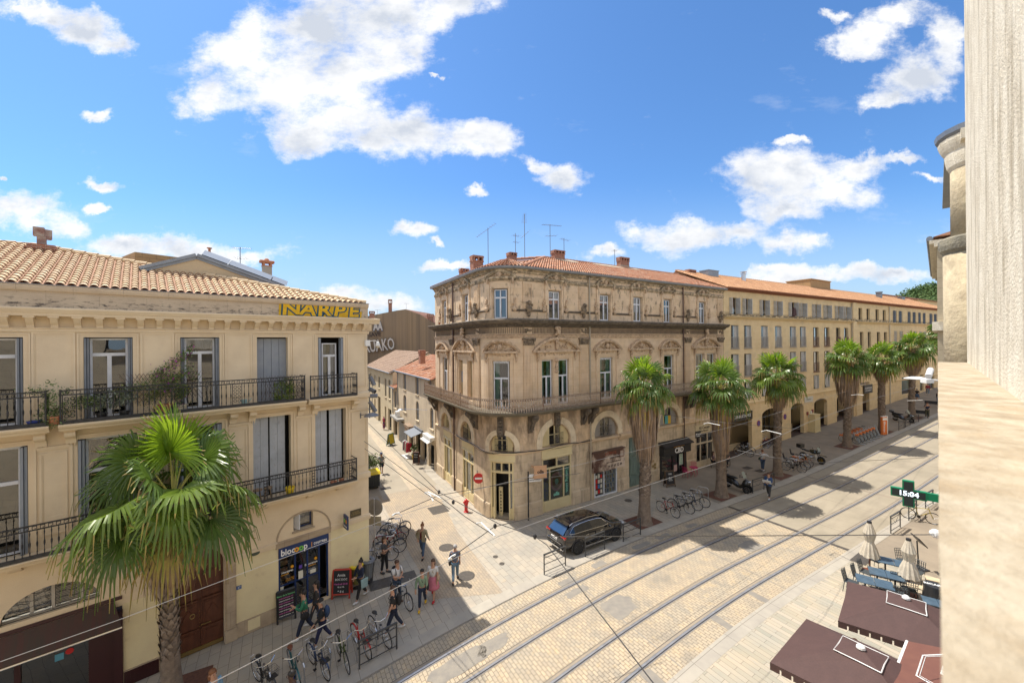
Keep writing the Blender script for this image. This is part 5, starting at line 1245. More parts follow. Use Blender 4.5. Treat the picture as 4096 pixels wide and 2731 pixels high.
 f.poly([(14.1,-.7,2.62),(17.8,-.7,2.62),(17.8,0,2.92),(14.1,0,2.92)]);f.poly([(14.1,-.7,2.58),(17.8,-.7,2.58),(17.8,0,2.88),(14.1,0,2.88)][::-1])
 o=f.build('black_shopfront',blk,b,cw)
 g=MB();g.poly([(14.5,.06,.12),(17.4,.06,.12),(17.4,.06,1.85),(14.5,.06,1.85)]);g.build('pane',MT['glass'],o,cw,rec=False)
 ctext('CBD',.58,16.15,2.14,-.455,wl,o,off=.02,sx=.95);ctext('LEGAL-TED-WORLD',.15,16.15,2.49,-.455,bpy.data.materials['orange_lettering'],o,off=.006)
 g=MB()
 for z in(.4,.7,1.0):g.box(14.75,15.7,.3,.5,z,z+.03)
 for k in range(16):x=14.8+(k%5)*.18;g.box(x,x+.1,.34,.44,.43+(k//5)*.3,.58+(k//5)*.3,1)
 g.lathe([(.0,.12),(.1,.0),(.0,-.06)],(15.1,.25,1.55),10,1)
 g.build('display_shelf',[MT['creamstone'],mat('jar',(.5,.42,.3),.5)],o,cw)
 g=MB();g.box(16.8,17.3,.02,.04,.7,1.6,0);g.box(16.1,16.5,.02,.04,.3,.8,1);g.build('poster',[mat('mint_white',(.6,.68,.6),.5),mat('pink_white',(.6,.4,.38),.5)],o,cw)
 ctext('C\nB\nD',.3,17.05,1.15,.015,mint,o,off=.01)
 f=MB()
 for x in(19.1,19.75,20.75,21.55):f.box(x-.05,x+.05,.02,.14,0,2.95)
 f.box(19.1,21.55,.02,.14,2.0,2.12);f.box(19.1,21.55,.02,.14,2.87,2.95);f.box(19.1,21.55,.04,.14,0,.55);o=f.build('shop_door',MT['creamstone'],b,cw)
 g=MB();g.poly([(19.1,.08,.55),(21.55,.08,.55),(21.55,.08,2.9),(19.1,.08,2.9)]);g.build('pane',MT['glass'],o,cw,rec=False)
 g=MB();g.box(18.95,21.7,-.05,0,2.98,3.65);sg_=g.build('shop_sign',mat('pale_sign',(.6,.5,.32),.6),b,cw);ctext('NS Concept',.36,20.2,3.4,-.055,bk,sg_,off=.006,sx=.85);ctext('-Sur Mesure-',.22,20.2,3.13,-.055,bk,sg_,off=.004)
 g=MB();g.box(17.9,18.6,-.75,-.70,2.9,3.45);o=g.build('hanging_board',MT['black'],b,cw);ctext('NS Concept',.14,18.25,3.22,-.755,wl,o);ctext('Sur Mesure',.1,18.25,3.06,-.755,wl,o)
 g=MB()
 for x,z in((13.4,1.5),(13.4,1.1),(13.65,.95),(13.65,1.2)):g.box(x,x+.16,-.04,0,z,z+.18)
 g.build('intercom',mat('brass_plate',(.35,.25,.1),.4,metal=.6),b,cw)
 T_=mat('red_tiles',(.52,.24,.13),.9,(.35,.17,.1),1.2,bump=.1,tint=[(.55,.25,.14),(.5,.21,.11),(.60,.33,.20),(.42,.17,.095),(.58,.28,.15),(.62,.40,.28)],stain=dict(c=(.2,.13,.08),s=.02,a=.9,b=1))
 rs=sqrt(4.6**2+1.85**2)
 def roofw(p):
  return cw(p)
 ox,oz=.38,15.58
 rf=MB();sl=Vector((0,4.98,1.95)).normalized();Lr=5.3
 tiles(rf,(1,0,0),sl,(0,-ox,oz),CSM+.05,X1+.05,lambda x:(0,Lr if x>CSM+4.9 else.0+Lr*min(1,(x-CSM+1.0)/5.6)),pitch=.2,L=.27,r=.078,seg=4,jit=.012)
 tiles(rf,(1,0,0),sl,(0,-ox,oz),X0-.05,-CSM-.05,lambda x:(0,Lr if x<-CSM-4.9 else.0+Lr*min(1,(-x-CSM+1.0)/5.6)),pitch=.2,L=.27,r=.078,seg=4,jit=.012)
 tiles(rf,(1,0,0),sl,(0,-ox,oz),-CSM,CSM,lambda x:(0,2.0),pitch=.2,L=.27,r=.078,seg=4,jit=.012)
 rf.build('roof',[T_,mat('dark_tile_bed',(.2,.1,.065),.95)],b,cw,rec=False)  # dark bed colour under and between the tiles
 ur=MB()
 def rp(s,d):
  q=cw((s,-ox+d,oz-.04+d*.391));return q
 ss=[X0,-CSM-4.9,-CSM,-CSM/2,0,CSM/2,CSM,CSM+4.9,X1]
 apx=Vector(rp(CSM+4.95,4.98));apl=Vector(rp(-CSM-4.95,4.98));ap=(apx+apl)/2
 ur.poly([rp(X1,0),rp(X1,4.98),apx,ap,rp(CSM,0)][::-1]);ur.poly([rp(X0,0),rp(X0,4.98),apl,ap,rp(-CSM,0)])
 for a,c in zip(ss[2:6],ss[3:7]):ur.poly([rp(a,0),rp(c,0),ap])
 q1,q2=Vector(rp(X1,4.98)),Vector(rp(X0,4.98))
 q1b=Vector(cw((X1,9.5,15.6)));q2b=Vector(cw((X0,9.5,15.6)))
 ur.poly([apx,q1,q1b,ap+Vector((1,6,-1.8))]);ur.poly([apl,q2,q2b,ap+Vector((1,6,-1.8))]);ur.poly([ap,apx,ap+Vector((1,6,-1.8))]);ur.poly([ap,apl,ap+Vector((1,6,-1.8))])
 ur.build('roof_bed',mat('dark_tile_bed',(.2,.1,.065),.95),b,rec=False)
 rg=MB()
 def ridge(p,q,n):
  p,q=Vector(p),Vector(q)
  for k in range(n):rg.tube([p.lerp(q,k/n),p.lerp(q,(k+1.1)/n)+Vector((0,0,.02))],[.09,.11],7)
 ridge(Vector(rp(CSM+4.95,4.98))+Vector((0,0,.1)),Vector(rp(X1,4.98))+Vector((0,0,.1)),50);ridge(Vector(rp(CSM*.9,.05))+Vector((0,0,.12)),apx+Vector((0,0,.1)),16)
 ridge(Vector(rp(-CSM-4.95,4.98))+Vector((0,0,.1)),Vector(rp(X0,4.98))+Vector((0,0,.1)),14);ridge(apx+Vector((0,0,.1)),apl+Vector((0,0,.1)),5)
 rg.build('ridge_tiles',T_,b)
 g=MB()
 for a,c,d0,d1 in((7.6,9.6,4.0,4.95),(11.2,15.2,4.2,4.9),(15.6,17.2,4.3,5.0)):
  n=9;P=[]
  for k in range(n):t=2*pi*k/n;P.append(cw(((a+c)/2+(c-a)/2*cos(t),-ox+(d0+d1)/2+(d1-d0)/2*sin(t),oz+.105+((d0+d1)/2+(d1-d0)/2*sin(t))*.391)))
  g.poly(P)
 g.build('lime_patch',mat('lime_mortar',(.55,.47,.36),.9,(.45,.36,.26),5),b,rec=False)
 return b,rp
CB,crp=build_corner()
def cwabs(p):q=cw(p);return(q[0]+CB0 .x,q[1]+CB0 .y,q[2])
for(X,Y,Yd,w,d,h,lb,rh)in((1907,1088,27.5,.75,.5,1.35,'tall red brick chimney crossed by iron straps, nearest the curved corner of the ornate building',0),(2047,1043,30.5,.6,.5,.85,'small bright red brick chimney just left of the roof peak',.0),(2232,1038,32.0,1.0,.5,.95,'wide red brick chimney right of the roof peak, between two aerials',.25),
(2492,1072,36.5,1.1,.5,1.2,'wide brick chimney in the middle of the red roof, a thin aerial on its left',.45),(2762,1118,41.5,1.1,.5,1.25,'rightmost brick chimney of the red roof, next to the pale long roof',.35),(1856,1103,29,.6,.4,.75,'low red brick chimney at the left eaves, beside a black vane',0)):
 p=rayp(X,Y,Yd);chimney(p.x,p.y,p.z-.25,w,d,h,lb,rz=.5561,render_h=rh)
for(X,Y,Yd,h,booms,lb,tl)in((1953,1062,27.3,2.55,((.05,1.5,2.4,9),),'tall aerial on a long pole right of the iron strapped chimney',-.5),(2062,1000,30.8,1.3,((.2,.6,.3,4),(.7,.5,.2,3)),'short aerial with a square mesh panel behind the small bright chimney',0),
(2099,1017,29.0,2.9,((.35,1.2,1.2,10),(1.5,.6,0,5)),'tallest aerial standing on the roof peak, its boom pointing steeply up',.9),(2201,1025,31.5,2.5,((.05,2.0,.3,14),(.9,.9,0,4)),'wide aerial with a long level boom left of the wide chimney',.1),(2256,992,33,.8,((.1,.8,.2,5),),'small aerial above the right end of the wide chimney',-.1),
(2459,1055,36.2,1.3,((.1,.4,0,4),),'thin bare aerial left of the chimney in the middle of the red roof',0)):
 p=rayp(X,Y,Yd);yagi(p.x,p.y,p.z,h,lb,.3,booms,tilt=tl,mast=.022)
p=rayp(1888,1090,28.6);m=MB();m.lathe([(.07,-.3),(.07,.35),(.0,.36)],n=8);m.obox((0,0,.5),(.3,.05,.25),.4);m.obox((0,0,.55),(.05,.3,.2),.4);m=m.build('roof_vane',MT['grey']);m.location=p;tag(m,'small black turning vane on a pipe beside the low left chimney','roof vane')
t=thing('geranium','red geranium in a small pot on the sill of the far left attic window','potted plant',cwabs((-8.9,-.3,12.4)))
pot(t,.1,.16,MT['terracotta']);m=MB();leaves(m,[(0,0,.25),(.05,0,.35)],60,(.07,.05,.08),.06);m.build('foliage',MT['leaf'],t,rec=False);m=MB();leaves(m,[(0,0,.35),(.05,0,.42)],14,(.07,.05,.04),.06);m.build('flowers',MT['redp'],t,rec=False)
t=thing('projecting_sign','salmon square projecting shop sign on the wall right of the corner door','sign',cwabs((1.95,-.05,2.55)),.5561-.35)
m=MB();m.box(.05,.85,-.52,-.47,0,.8);m.box(.0,.1,-.5,0,.1,.13);m.box(.0,.1,-.5,0,.66,.69);m.build('board',mat('salmon_board',(.6,.35,.2),.6),t);text_mesh('olla',.3,'lettering',bpy.data.materials['dark_lettering'],t,(.45,-.523,.42),(pi/2,0,0),.002,off=.01)
t=thing('no_entry_sign','round red no entry sign on a bracket beside the tall cream shop window','road sign',cwabs((-2.3,-.0,2.25)),.5)
m=MB();m.tube([(0,0,0),(0,-.55,0)],.02,6);m.box(-.15,-.12,-.2,-.12,-.3,.4);m.build('bracket',MT['grey'],t)
m=MB();m.lathe([(0,0),(.33,0),(.33,.03),(0,.03)],(0,0,0),24);m.xform(Matrix.Translation((.05,-.55,0))@Matrix.Rotation(RD(90),4,'X')@Matrix.Rotation(0,4,'Z'));m.box(-.18,.28,-.60,-.58,-.06,.06,1);d_=m.build('disc',[MT['redp'],MT['whitep']],t);d_.rotation_euler=(0,0,-.45)
BP=(19.3,36.3,0);BA=.528
def BW(x,y,z=0):return(BP[0]+x*cos(BA)-y*sin(BA),BP[1]+x*sin(BA)+y*cos(BA),z)
def bz(x,y=0):
 p=BW(x,y);return gz(p[0],p[1])
def build_long():
 b=thing('apartment_building','long yellow stone apartment building with arcaded ground floor behind the palm row','building',BP,BA)
 wall=mat('yellow_ashlar',(.80,.62,.36),.85,(.72,.55,.31),1.2,bump=.08,brick=dict(w=1.3,h=.37,ms=.006,c2=(.76,.58,.335),mc=(.86,.7,.45)),
stain=dict(c=(.07,.06,.045),s=3,st=(.6,1.5,1),a=.42,b=.5,k=.85,z=(13.1,13.16,13.3,13.62)),stain2=dict(c=(.52,.44,.3),s=.8,a=.55,b=.7,k=.6))
 X1=62
 up=[(.9,2.14),(3.02,4.15),(5.96,7.27),(8.58,9.73),(11.52,12.98),(13.72,14.88),(16.67,18.05),(19.36,20.72),(22.3,23.77),(24.44,25.92)]
 up2=[(28.91,30.09),(31.39,32.5),(34.31,35.48),(36.78,37.92)];up3=[(40.5,41.9),(42.7,44.1),(46.3,47.6),(48.4,49.8),(50.8,52.0),(52.9,54.2),(56.0,57.6),(58.2,59.8)]
 sec=[(1.12,2.36),(3.26,4.49),(6.21,7.45),(8.82,10.09),(11.79,13.04),(13.94,15.2),(16.91,18.19),(19.55,20.87),(22.57,23.71),(24.73,25.9)]
 sec2=[(29.27,30.4),(31.72,32.83),(34.72,35.86),(37.18,38.31)];sec3=[(40.88,42.11),(43.05,44.33),(46.6,47.8),(48.8,50.0),(51.2,52.4),(53.2,54.4)]
 H=[];kinds=[]
 def add(l,z0,z1,kind):
  for i,(a,c)in enumerate(l):H.append((a,c,z0,z1));kinds.append((kind,i))
 add([(a+.02,c-.02)for a,c in up[:10]],13.36,14.9,'top');add(up2,13.4,14.88,'dark');add(up3,13.25,14.9,'blue')
 add(sec[:6],10.2,12.33,'rail');add(sec[6:],10.15,12.29,'brown');add(sec2,9.78,11.83,'dark');add(sec3,10.3,12.0,'blue')
 add(sec[:6],7.5,9.63,'rail2');add(sec[6:],7.3,9.55,'brown');add(sec2,7.1,9.2,'dark')
 add([s for s in sec if s[0]>0],5.3,6.9,'mezz')
 n0=len(H)
 AR=[(-.0+.25,4.45),(6.25,10.0),(11.85,14.6),(16.98,20.15),(22.6,26.1)]
 for a,c in AR:
  z0=bz((a+c)/2)-.6;H.append((a,c,z0,3.35+bz(a)*.25,.6));kinds.append(('arch',0))
 for a,c,z1 in((29.3,32.1,5.3),(34.75,37.3,4.3),(43.6,47.5,5.2),(51.3,52.9,5.2),(55,58,5.3)):
  H.append((a,c,bz(a)-.3 if a<40 else 2.7,z1));kinds.append(('bay',0))
 mb=MB();wallgrid(mb,0,X1,-.5,15.62,H,0,.34)
 mb.poly([(0,0,-.5),(0,12,-.5),(0,12,15.6),(0,0,15.6)]);mb.poly([(X1,0,-.5),(X1,12,-.5),(X1,12,15.6),(X1,0,15.6)])
 mb.build('wall',wall,b,rec=False)
 t_=MB()
 for a,c in((0,27.0),(28.1,X1)):
  sweep(t_,[(0,12.88),(-.08,12.9),(-.12,12.98),(-.3,13.04),(-.36,13.12),(-.36,13.17),(0,13.22)],a,c)
  sweep(t_,[(0,4.75),(-.07,4.78),(-.1,4.95),(0,5.0)],a,c)
 t_.box(27.0,28.1,-.14,0,-.5,15.5);t_.box(27.4,29.2,-.25,0,-.5,4.8);t_.build('string_course',wall,b)
 for x,mt in((26.7,MT['grey_pipe']),(38.9,mat('pale_pipe',(.55,.5,.4),.6,coord='Object'))):
  m=MB();m.tube([(x,-.1,1.0),(x,-.1,15.4)],.07,6);m.build('downpipe',mt,b)
 rm=MB()
 for h,k in zip(H,kinds):
  if k[0]not in('arch','bay'):roomback(rm,h[0],h[1],h[2],h[3],.34,.4)
 rm.build('interior',MT['room'],b,rec=False)
 dk=mat('dark_window_frame',(.05,.045,.045),.5);sh=mat('pale_shutter',(.55,.54,.52),.6,(.45,.44,.42),3);bs=mat('slate_blue_shutter',(.12,.16,.23),.55,(.15,.19,.26),3)
 rl=mat('grey_railing_paint',(.36,.33,.3),.6,coord='Object');br=mat('brown_railing_paint',(.2,.11,.08),.6,coord='Object')
 for h,(k,i)in zip(H,kinds):
  a,c,z0,z1=h[:4]
  if k in('arch','bay'):continue
  w=MB();w.box(a,a+.06,.2,.27,z0,z1);w.box(c-.06,c,.2,.27,z0,z1);w.box(a+.06,c-.06,.2,.27,z1-.06,z1);w.box(a+.06,c-.06,.2,.27,z0,z0+.06)
  w.box((a+c)/2-.03,(a+c)/2+.03,.2,.26,z0+.06,z1-.06)
  win=w.build('window',dk,b)
  g=MB();g.poly([(a+.06,.24,z0+.06),(c-.06,.24,z0+.06),(c-.06,.24,z1-.06),(a+.06,.24,z1-.06)]);g.build('pane',MT['glass'],win,rec=False)
  if k in('top','rail','rail2','mezz'):
   s_=MB();ww=(c-a)
   if k=='top':s_.box(a-.0,a+.05,-.30,.1,z0+.03,z1-.03);s_.box(c-.05,c,-.34,.1,z0+.03,z1-.03)
   else:s_.box(c-.07,c-.03,-.0,.2,z0+.05,z1-.05);s_.box(c-.55,c-.05,.14,.18,z0+.05,z1-.05)
   s_.build('shutter',sh,win)
  if k=='blue':
   s_=MB();s_.box(a+.02,(a+c)/2-.01,.08,.12,z0+.02,z1-.02);s_.box((a+c)/2+.01,c-.02,.08,.12,z0+.02,z1-.02);s_.box(a-.02,a+.02,-.25,.08,z0,z1);s_.build('shutter',bs if z0>13 else sh,win)
  if k in('rail','rail2','brown'):
   r_=MB();zt=z0+1.0
   for z in(z0+.02,zt):r_.box(a-.03,c+.03,-.06,-.03,z,z+.035)
   n=10
   for q in range(n+1):x=a+(c-a)*q/n;r_.box(x-.012,x+.012,-.055,-.035,z0,zt)
   r_.box(a-.05,c+.05,-.08,0,z0-.1,z0-.02);r_.build('window_railing',rl if k!='brown' else br,win)
  if k=='top':
   r_=MB()
   for z in(z0+.25,z0+.4):r_.box(a+.05,c-.05,.05,.08,z,z+.03)
   r_.build('window_bar',MT['whitep'],win)
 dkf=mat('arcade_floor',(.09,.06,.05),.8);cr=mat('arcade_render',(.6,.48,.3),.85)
 m=MB()
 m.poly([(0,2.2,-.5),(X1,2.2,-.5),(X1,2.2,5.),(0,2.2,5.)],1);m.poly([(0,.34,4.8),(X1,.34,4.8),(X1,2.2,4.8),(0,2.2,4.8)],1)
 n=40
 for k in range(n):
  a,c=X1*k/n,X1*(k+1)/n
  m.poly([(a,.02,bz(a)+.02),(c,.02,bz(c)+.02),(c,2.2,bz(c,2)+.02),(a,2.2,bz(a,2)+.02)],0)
 for(a,c)in AR:
  m.box(a-.02,a-.35,.34,1.0,-.5,4.8,1)
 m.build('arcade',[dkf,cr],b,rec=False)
 for i,(a,c)in enumerate(AR):
  z=bz((a+c)/2);w=MB();ch=1.0 if i in(1,2)else.7
  w.box(a,c,1.15,1.35,-.5,z+ch*.9)
  o=w.build('shop_base',cr,b)
  if i==0:continue
  w=MB()
  for x in frange(a,c,1.1):w.box(x-.04,x+.04,1.2,1.28,z+ch*.9,3.6)
  w.box(a,c,1.2,1.28,3.5,3.6);w.build('shop_frame',dk,o)
  g=MB();g.poly([(a,1.24,z+ch*.9),(c,1.24,z+ch*.9),(c,1.24,4.),(a,1.24,4.)]);g.build('pane',MT['glass'],o,rec=False)
  if i in(2,3):
   g=MB()
   for q in frange(a+.1,c-.1,.14):g.box(q,q+.02,1.32,1.34,z+ch*.9,3.7)
   g.build('folding_grille',MT['whitep'],o)
  if i==1:
   g=MB();rq=random.Random(4)
   for q in range(14):x=a+.3+(q%5)*.5;zz=z+1.1+(q//5)*.6;g.box(x,x+.38,1.38,1.4,zz,zz+.5,rq.choice((0,0,1)))
   g.build('window_poster',[mat('paper',(.75,.72,.6),.7,coord='Object'),mat('paper_beige',(.5,.42,.32),.7)],o)
 for(a,c,z1)in((43.6,47.5,5.2),(51.3,52.9,5.2),(55,58,5.3)):
  w=MB();w.box(a,a+.1,.2,.3,2.7,z1);w.box(c-.1,c,.2,.3,2.7,z1);w.box(a,c,.2,.3,2.7,3.3);o=w.build('shop_window',dk,b);g=MB();g.poly([(a,.25,3.3),(c,.25,3.3),(c,.25,z1),(a,.25,z1)]);g.build('pane',mat('greenish_glass',(.16,.22,.2),.1),o,rec=False)
 wl=bpy.data.materials['white_lettering']
 m=MB();m.box(14.75,16.6,-.05,0,4.0,4.6);o=m.build('wall_plaque',mat('pale_plaque',(.6,.6,.55),.5),b)
 text_mesh('RÉSIDENCE',.2,'lettering',bpy.data.materials['green_bronze'],o,(15.65,-.055,4.3),(pi/2,0,0),.002)
 m=MB();m.box(1.0,4.4,-.1,-.04,3.35,4.15);o=m.build('shop_sign',MT['black'],b);text_mesh('CONSULTANCE',.38,'lettering',wl,o,(2.7,-.105,3.75),(pi/2,0,0),.003,off=.006)
 for x in(5.6,10.6):
  m=MB();m.lathe([(0,0),(.3,0),(.3,.02),(0,.02)],(0,0,0),16);m.xform(Matrix.Translation((x,-.01,2.6+bz(x)*.6))@Matrix.Rotation(pi/2,4,'X'))
  m.lathe([(0,0),(.22,0),(.22,.02),(0,.02)],(0,0,0),16,1);m.xform(Matrix.Translation((x,-.03,2.6+bz(x)*.6))@Matrix.Rotation(pi/2,4,'X'),len(m.v)-64);m.box(x-.16,x+.16,-.06,-.05,2.57+bz(x)*.6,2.63+bz(x)*.6,0)
  m.build('no_parking_disc',[mat('violet_red',(.35,.05,.12),.5),mat('enamel_blue',(.06,.08,.3),.5)],b)
 m=MB();m.box(29.6,32.2,-.3,-.2,3.9,5.0);o=m.build('shop_sign',MT['black'],b);text_mesh('ACE IMMOBILIER\n04 67 58 00 47',.3,'lettering',wl,o,(30.9,-.305,4.4),(pi/2,0,0),.003)
 m=MB();m.box(12.4,12.75,-.06,0,0,0);
 m=MB()
 for x,z,mi in((15.2,2.6,0),(15.6,2.3,1),(16.0,2.6,1),(16.35,2.75,0),(16.0,2.2,2)):m.box(x,x+.3,-.08,0,z,z+.35,mi)
 m.build('letter_plate',[mat('maroon',(.2,.03,.03),.5),bpy.data.materials['pale_plaque'],mat('brass_plate',(.35,.25,.1),.4,metal=.6)],b)
 T_=mat('orange_tiles',(.66,.38,.2),.9,(.52,.28,.15),1.0,bump=.1,tint=[(.68,.40,.215),(.62,.35,.18),(.72,.45,.26),(.57,.31,.16)])
 us=Vector((0,5.4,2.32)).normalized();L_=sqrt(5.4**2+2.32**2)
 rf=MB();tiles(rf,(1,0,0),us,(0,-.45,15.72),-.05,X1+4,lambda x:(0,L_),pitch=.26,L=.42,r=.1,seg=3)
 rf.build('roof',[T_,mat('orange_tile_bed',(.38,.2,.11),.95)],b,rec=False)
 m=MB();m.poly([(-.1,-.4,15.7),(X1+4,-.4,15.7),(X1+4,4.95,17.98),(-.1,4.95,17.98)]);m.poly([(-.1,12,15.6),(X1+4,12,15.6),(X1+4,4.95,17.98),(-.1,4.95,17.98)]);m.poly([(-.02,0,15.5),(-.02,4.95,17.95),(-.02,12,15.5)])
 m.build('roof_bed',bpy.data.materials['orange_tile_bed'],b,rec=False)
 m=MB();n=150
 for k in range(n):x=-.1+(X1+4)*k/n;m.tube([(x,4.95,18.05),(x+.48,4.95,18.08)],[.11,.13],6)
 m.build('ridge_tiles',T_,b)
 m=MB();ge=mat('genoise_tiles',(.33,.14,.08),.9,coord='Object')
 for r_,(y,z)in enumerate(((-.12,15.5),(-.27,15.6))):
  m.box(0,X1,y,0,z,z+.09)
  for k in range(int(X1/.26)):x=(k+.5*r_)*.26;m.lathe([(.085,0),(.085,.1)],(x+.1,y,z),6,0,pi,2*pi)
 m.build('genoise',ge,b)
 m=MB();m.box(-.1,X1,-.5,-.36,15.68,15.76);m.build('gutter',bpy.data.materials['genoise_tiles'],b)
 return b
AB=build_long()
def on_roof(name,x,y,label,cat,fn,mt):
 z=15.72+(y+.45)*.43;t=MB();fn(t);o=t.build(name,mt);o.location=BW(x,y,z);o.rotation_euler=(0,0,BA);tag(o,label,cat);return o
on_roof('roof_hatch',4.6,4.4,'grey roof hatch at the near end of the long orange roof','roof hatch',lambda t:(t.box(-.9,.9,-.5,.5,-.3,.45),t.box(-.95,.95,-.55,.55,.45,.52)),MT['zinc'])
on_roof('roof_vent',9.6,3.6,'metal chimney vent near the grey hatch on the orange roof','roof vent',lambda t:(t.lathe([(.22,-.3),(.22,.75),(.3,.75),(.3,.85),(.12,.9),(.12,.98),(.34,.98),(.34,1.04),(0,1.06)],n=12)),MT['steel'])
on_roof('lift_housing',30.5,5.2,'flat ochre lift housing halfway along the ridge of the orange roof','lift housing',lambda t:(t.box(-2.9,2.9,-.5,2.5,-.8,.95),t.box(-3,3,-.6,2.6,.95,1.05)),mat('ochre_box',(.38,.24,.11),.8,brick=dict(w=.9,h=3,ms=.02,mc=(.25,.15,.07))))
on_roof('roof_vent',46,3.2,'small dark capped vent on the far part of the orange roof','roof vent',lambda t:(t.box(-.3,.3,-.3,.3,-.3,.8),t.box(-.36,.36,-.36,.36,.8,.95)),MT['grey'])
on_roof('roof_vent',59,4.2,'dark low vent hood farthest along the orange roof','roof vent',lambda t:(t.box(-.7,.7,-.3,.3,-.3,.35),t.box(-.8,.8,-.35,.35,.35,.45)),MT['grey'])
t=thing('hanging_clothes','dark clothes hung over the bar of the fifth top floor window','laundry',BW(12.3,-.12,13.5),BA)
m=MB();m.obox((-.15,-.1,.35),(.4,.12,.9),0,0,.2);m.obox((.2,-.08,.3),(.3,.1,.6),0,0,-.2);m.build('cloth',mat('dark_plum_cloth',(.08,.04,.04),.9,coord='Object'),t)
t=thing('far_house','distant house with brown tiled roof beyond the end of the long building','building',(93,88,0),BA)
m=MB();m.box(-9,30,0,12,0,19);m.build('wall',bpy.data.materials['yellow_ashlar'],t)
m=MB();m.extr([(-.6,19),(6,20.9),(12.6,19)],'x',-10,31);m.build('roof',mat('brown_far_tiles',(.33,.15,.09),.9,(.24,.11,.07),2,brick=dict(w=.4,h=.3,ms=.05,mc=(.12,.06,.04))),t)
t=thing('tree','rounded dark green tree top far off above the brown tiled house','tree',(119,112,2))
rnd=random.Random(8);m=MB();leaves(m,[(8.5*sin(a)*cos(b),8.5*sin(a)*sin(b),17+6.2*cos(a))for a,b in[(rnd.random()*2,rnd.random()*6.28)for _ in range(260)]],9000,(.8,.8,.6),.55);m.ell((0,0,17),(8,8,5.6),12,8);m.build('crown',mat('far_tree_leaf',(.05,.10,.025),.8,(.09,.15,.035),.6,coord='Object'),t,rec=False)
m=MB();m.tube([(0,0,0),(0,0,18)],[.9,.5],8);m.build('trunk',MT['brown_pipe'],t)
HP=(-2.711,26.847,0);HA=2.0772
def house(name,label,u0,u1,eave,wallm,wins,doors=(),depth=8,roofm=None,rise=1.6,shut=None,cornice=True,pitch=.0):
 b=thing(name,label,'building',HP,HA-pi)
 X0,X1=-u1,-u0
 H=[(-d,-c,z0,z1)+((r,)if r else())for(c,d,z0,z1,r)in wins]+[(-d,-c,0,z1)for c,d,z1 in doors]
 m=MB();wallgrid(m,X0,X1,0,eave,H,0,.22)
 m.poly([(X0,0,0),(X0,depth,0),(X0,depth,eave),(X0,0,eave)]);m.poly([(X1,0,0),(X1,depth,0),(X1,depth,eave),(X1,0,eave)])
 m.poly([(X0,depth,0),(X1,depth,0),(X1,depth,eave),(X0,depth,eave)])
 m.poly([(X1,0,eave),(X1,depth*.5,eave+rise),(X1,depth,eave)]);m.poly([(X0,0,eave),(X0,depth*.5,eave+rise),(X0,depth,eave)])
 m.build('wall',wallm,b,rec=False)
 m=MB()
 for h in H:roomback(m,h[0],h[1],h[2],h[3]+(h[4]if len(h)>4 else 0),.22,.3)
 m.build('interior',MT['room'],b,rec=False)
 for(c,d,z0,z1,r)in wins:
  a,e=-d,-c;w=MB();w.box(a,e,.12,.16,z0,z1+r)
  for z in frange(z0+.1,z1-.1,.12):w.box(a+.06,(a+e)/2-.03,.105,.12,z,z+.04);w.box((a+e)/2+.03,e-.06,.105,.12,z,z+.04)
  w.box((a+e)/2-.01,(a+e)/2+.01,.10,.12,z0,z1);w.build('shutter',shut or MT['grey'],b)
  w=MB();w.box(a-.1,e+.1,-.08,0,z0-.12,z0);w.build('sill',MT['creamstone'],b)
 if roofm:
  m=MB();us=Vector((0,depth*.5,rise)).normalized();L_=sqrt((depth*.5)**2+rise**2)+.4
  tiles(m,(1,0,0),us,(0,-.35,eave+.02-.35*rise/(depth*.5)+.06),X0-.15,X1+.05,lambda x:(0,L_),pitch=.24,L=.36,r=.09,seg=3,jit=.015)
  m.poly([(X0-.1,depth+.3,eave-.05),(X1,depth+.3,eave-.05),(X1,depth*.5,eave+rise+.05),(X0-.1,depth*.5,eave+rise+.05)],1)
  m.build('roof',[roofm,bpy.data.materials['dark_tile_bed']],b,rec=False)
 m=MB();m.tube([(X0-.1,-.42,eave-.02),(X1,-.42,eave-.02)],.07,8);m.tube([(X0+.25,-.08,eave-.1),(X0+.25,-.08,2.6)],.05,6);m.tube([(X0+.25,-.4,eave),(X0+.25,-.08,eave-.3)],.05,6);m.build('gutter',MT['zinc'],b)
 return b
w1=mat('pale_plaster',(.64,.53,.38),.9,(.56,.46,.33),.8,bump=.1,stain=dict(c=(.34,.28,.2),s=1.2,st=(2,.4,1),a=.5,b=.68,k=.55))
RT=bpy.data.materials['red_tiles']
h1=house('street_house','pale plastered house with orange tiled roof beside the ornate corner building',8.0,21.5,7.82,w1,
[(17.8,18.9,5.95,7.6,0),(12.95,14.05,5.95,7.6,0),(8.9,9.8,5.95,7.6,0),(17.7,18.95,3.55,5.0,.35),(12.95,13.95,3.45,4.95,.35),(8.5,9.4,3.45,4.95,.35)],
[(8.35,9.9,2.1),(10.5,11.9,2.5),(12.6,14.0,2.3),(15.2,16.6,2.2),(17.4,20.9,2.3)],roofm=RT,shut=MT['grey'])
h2=house('street_house','low narrow house with a red tiled lean-to roof between the two pale houses',21.5,24.1,5.75,w1,[(22.2,23.4,3.3,5.3,0)],[(21.9,23.9,2.5)],roofm=RT,rise=.9)
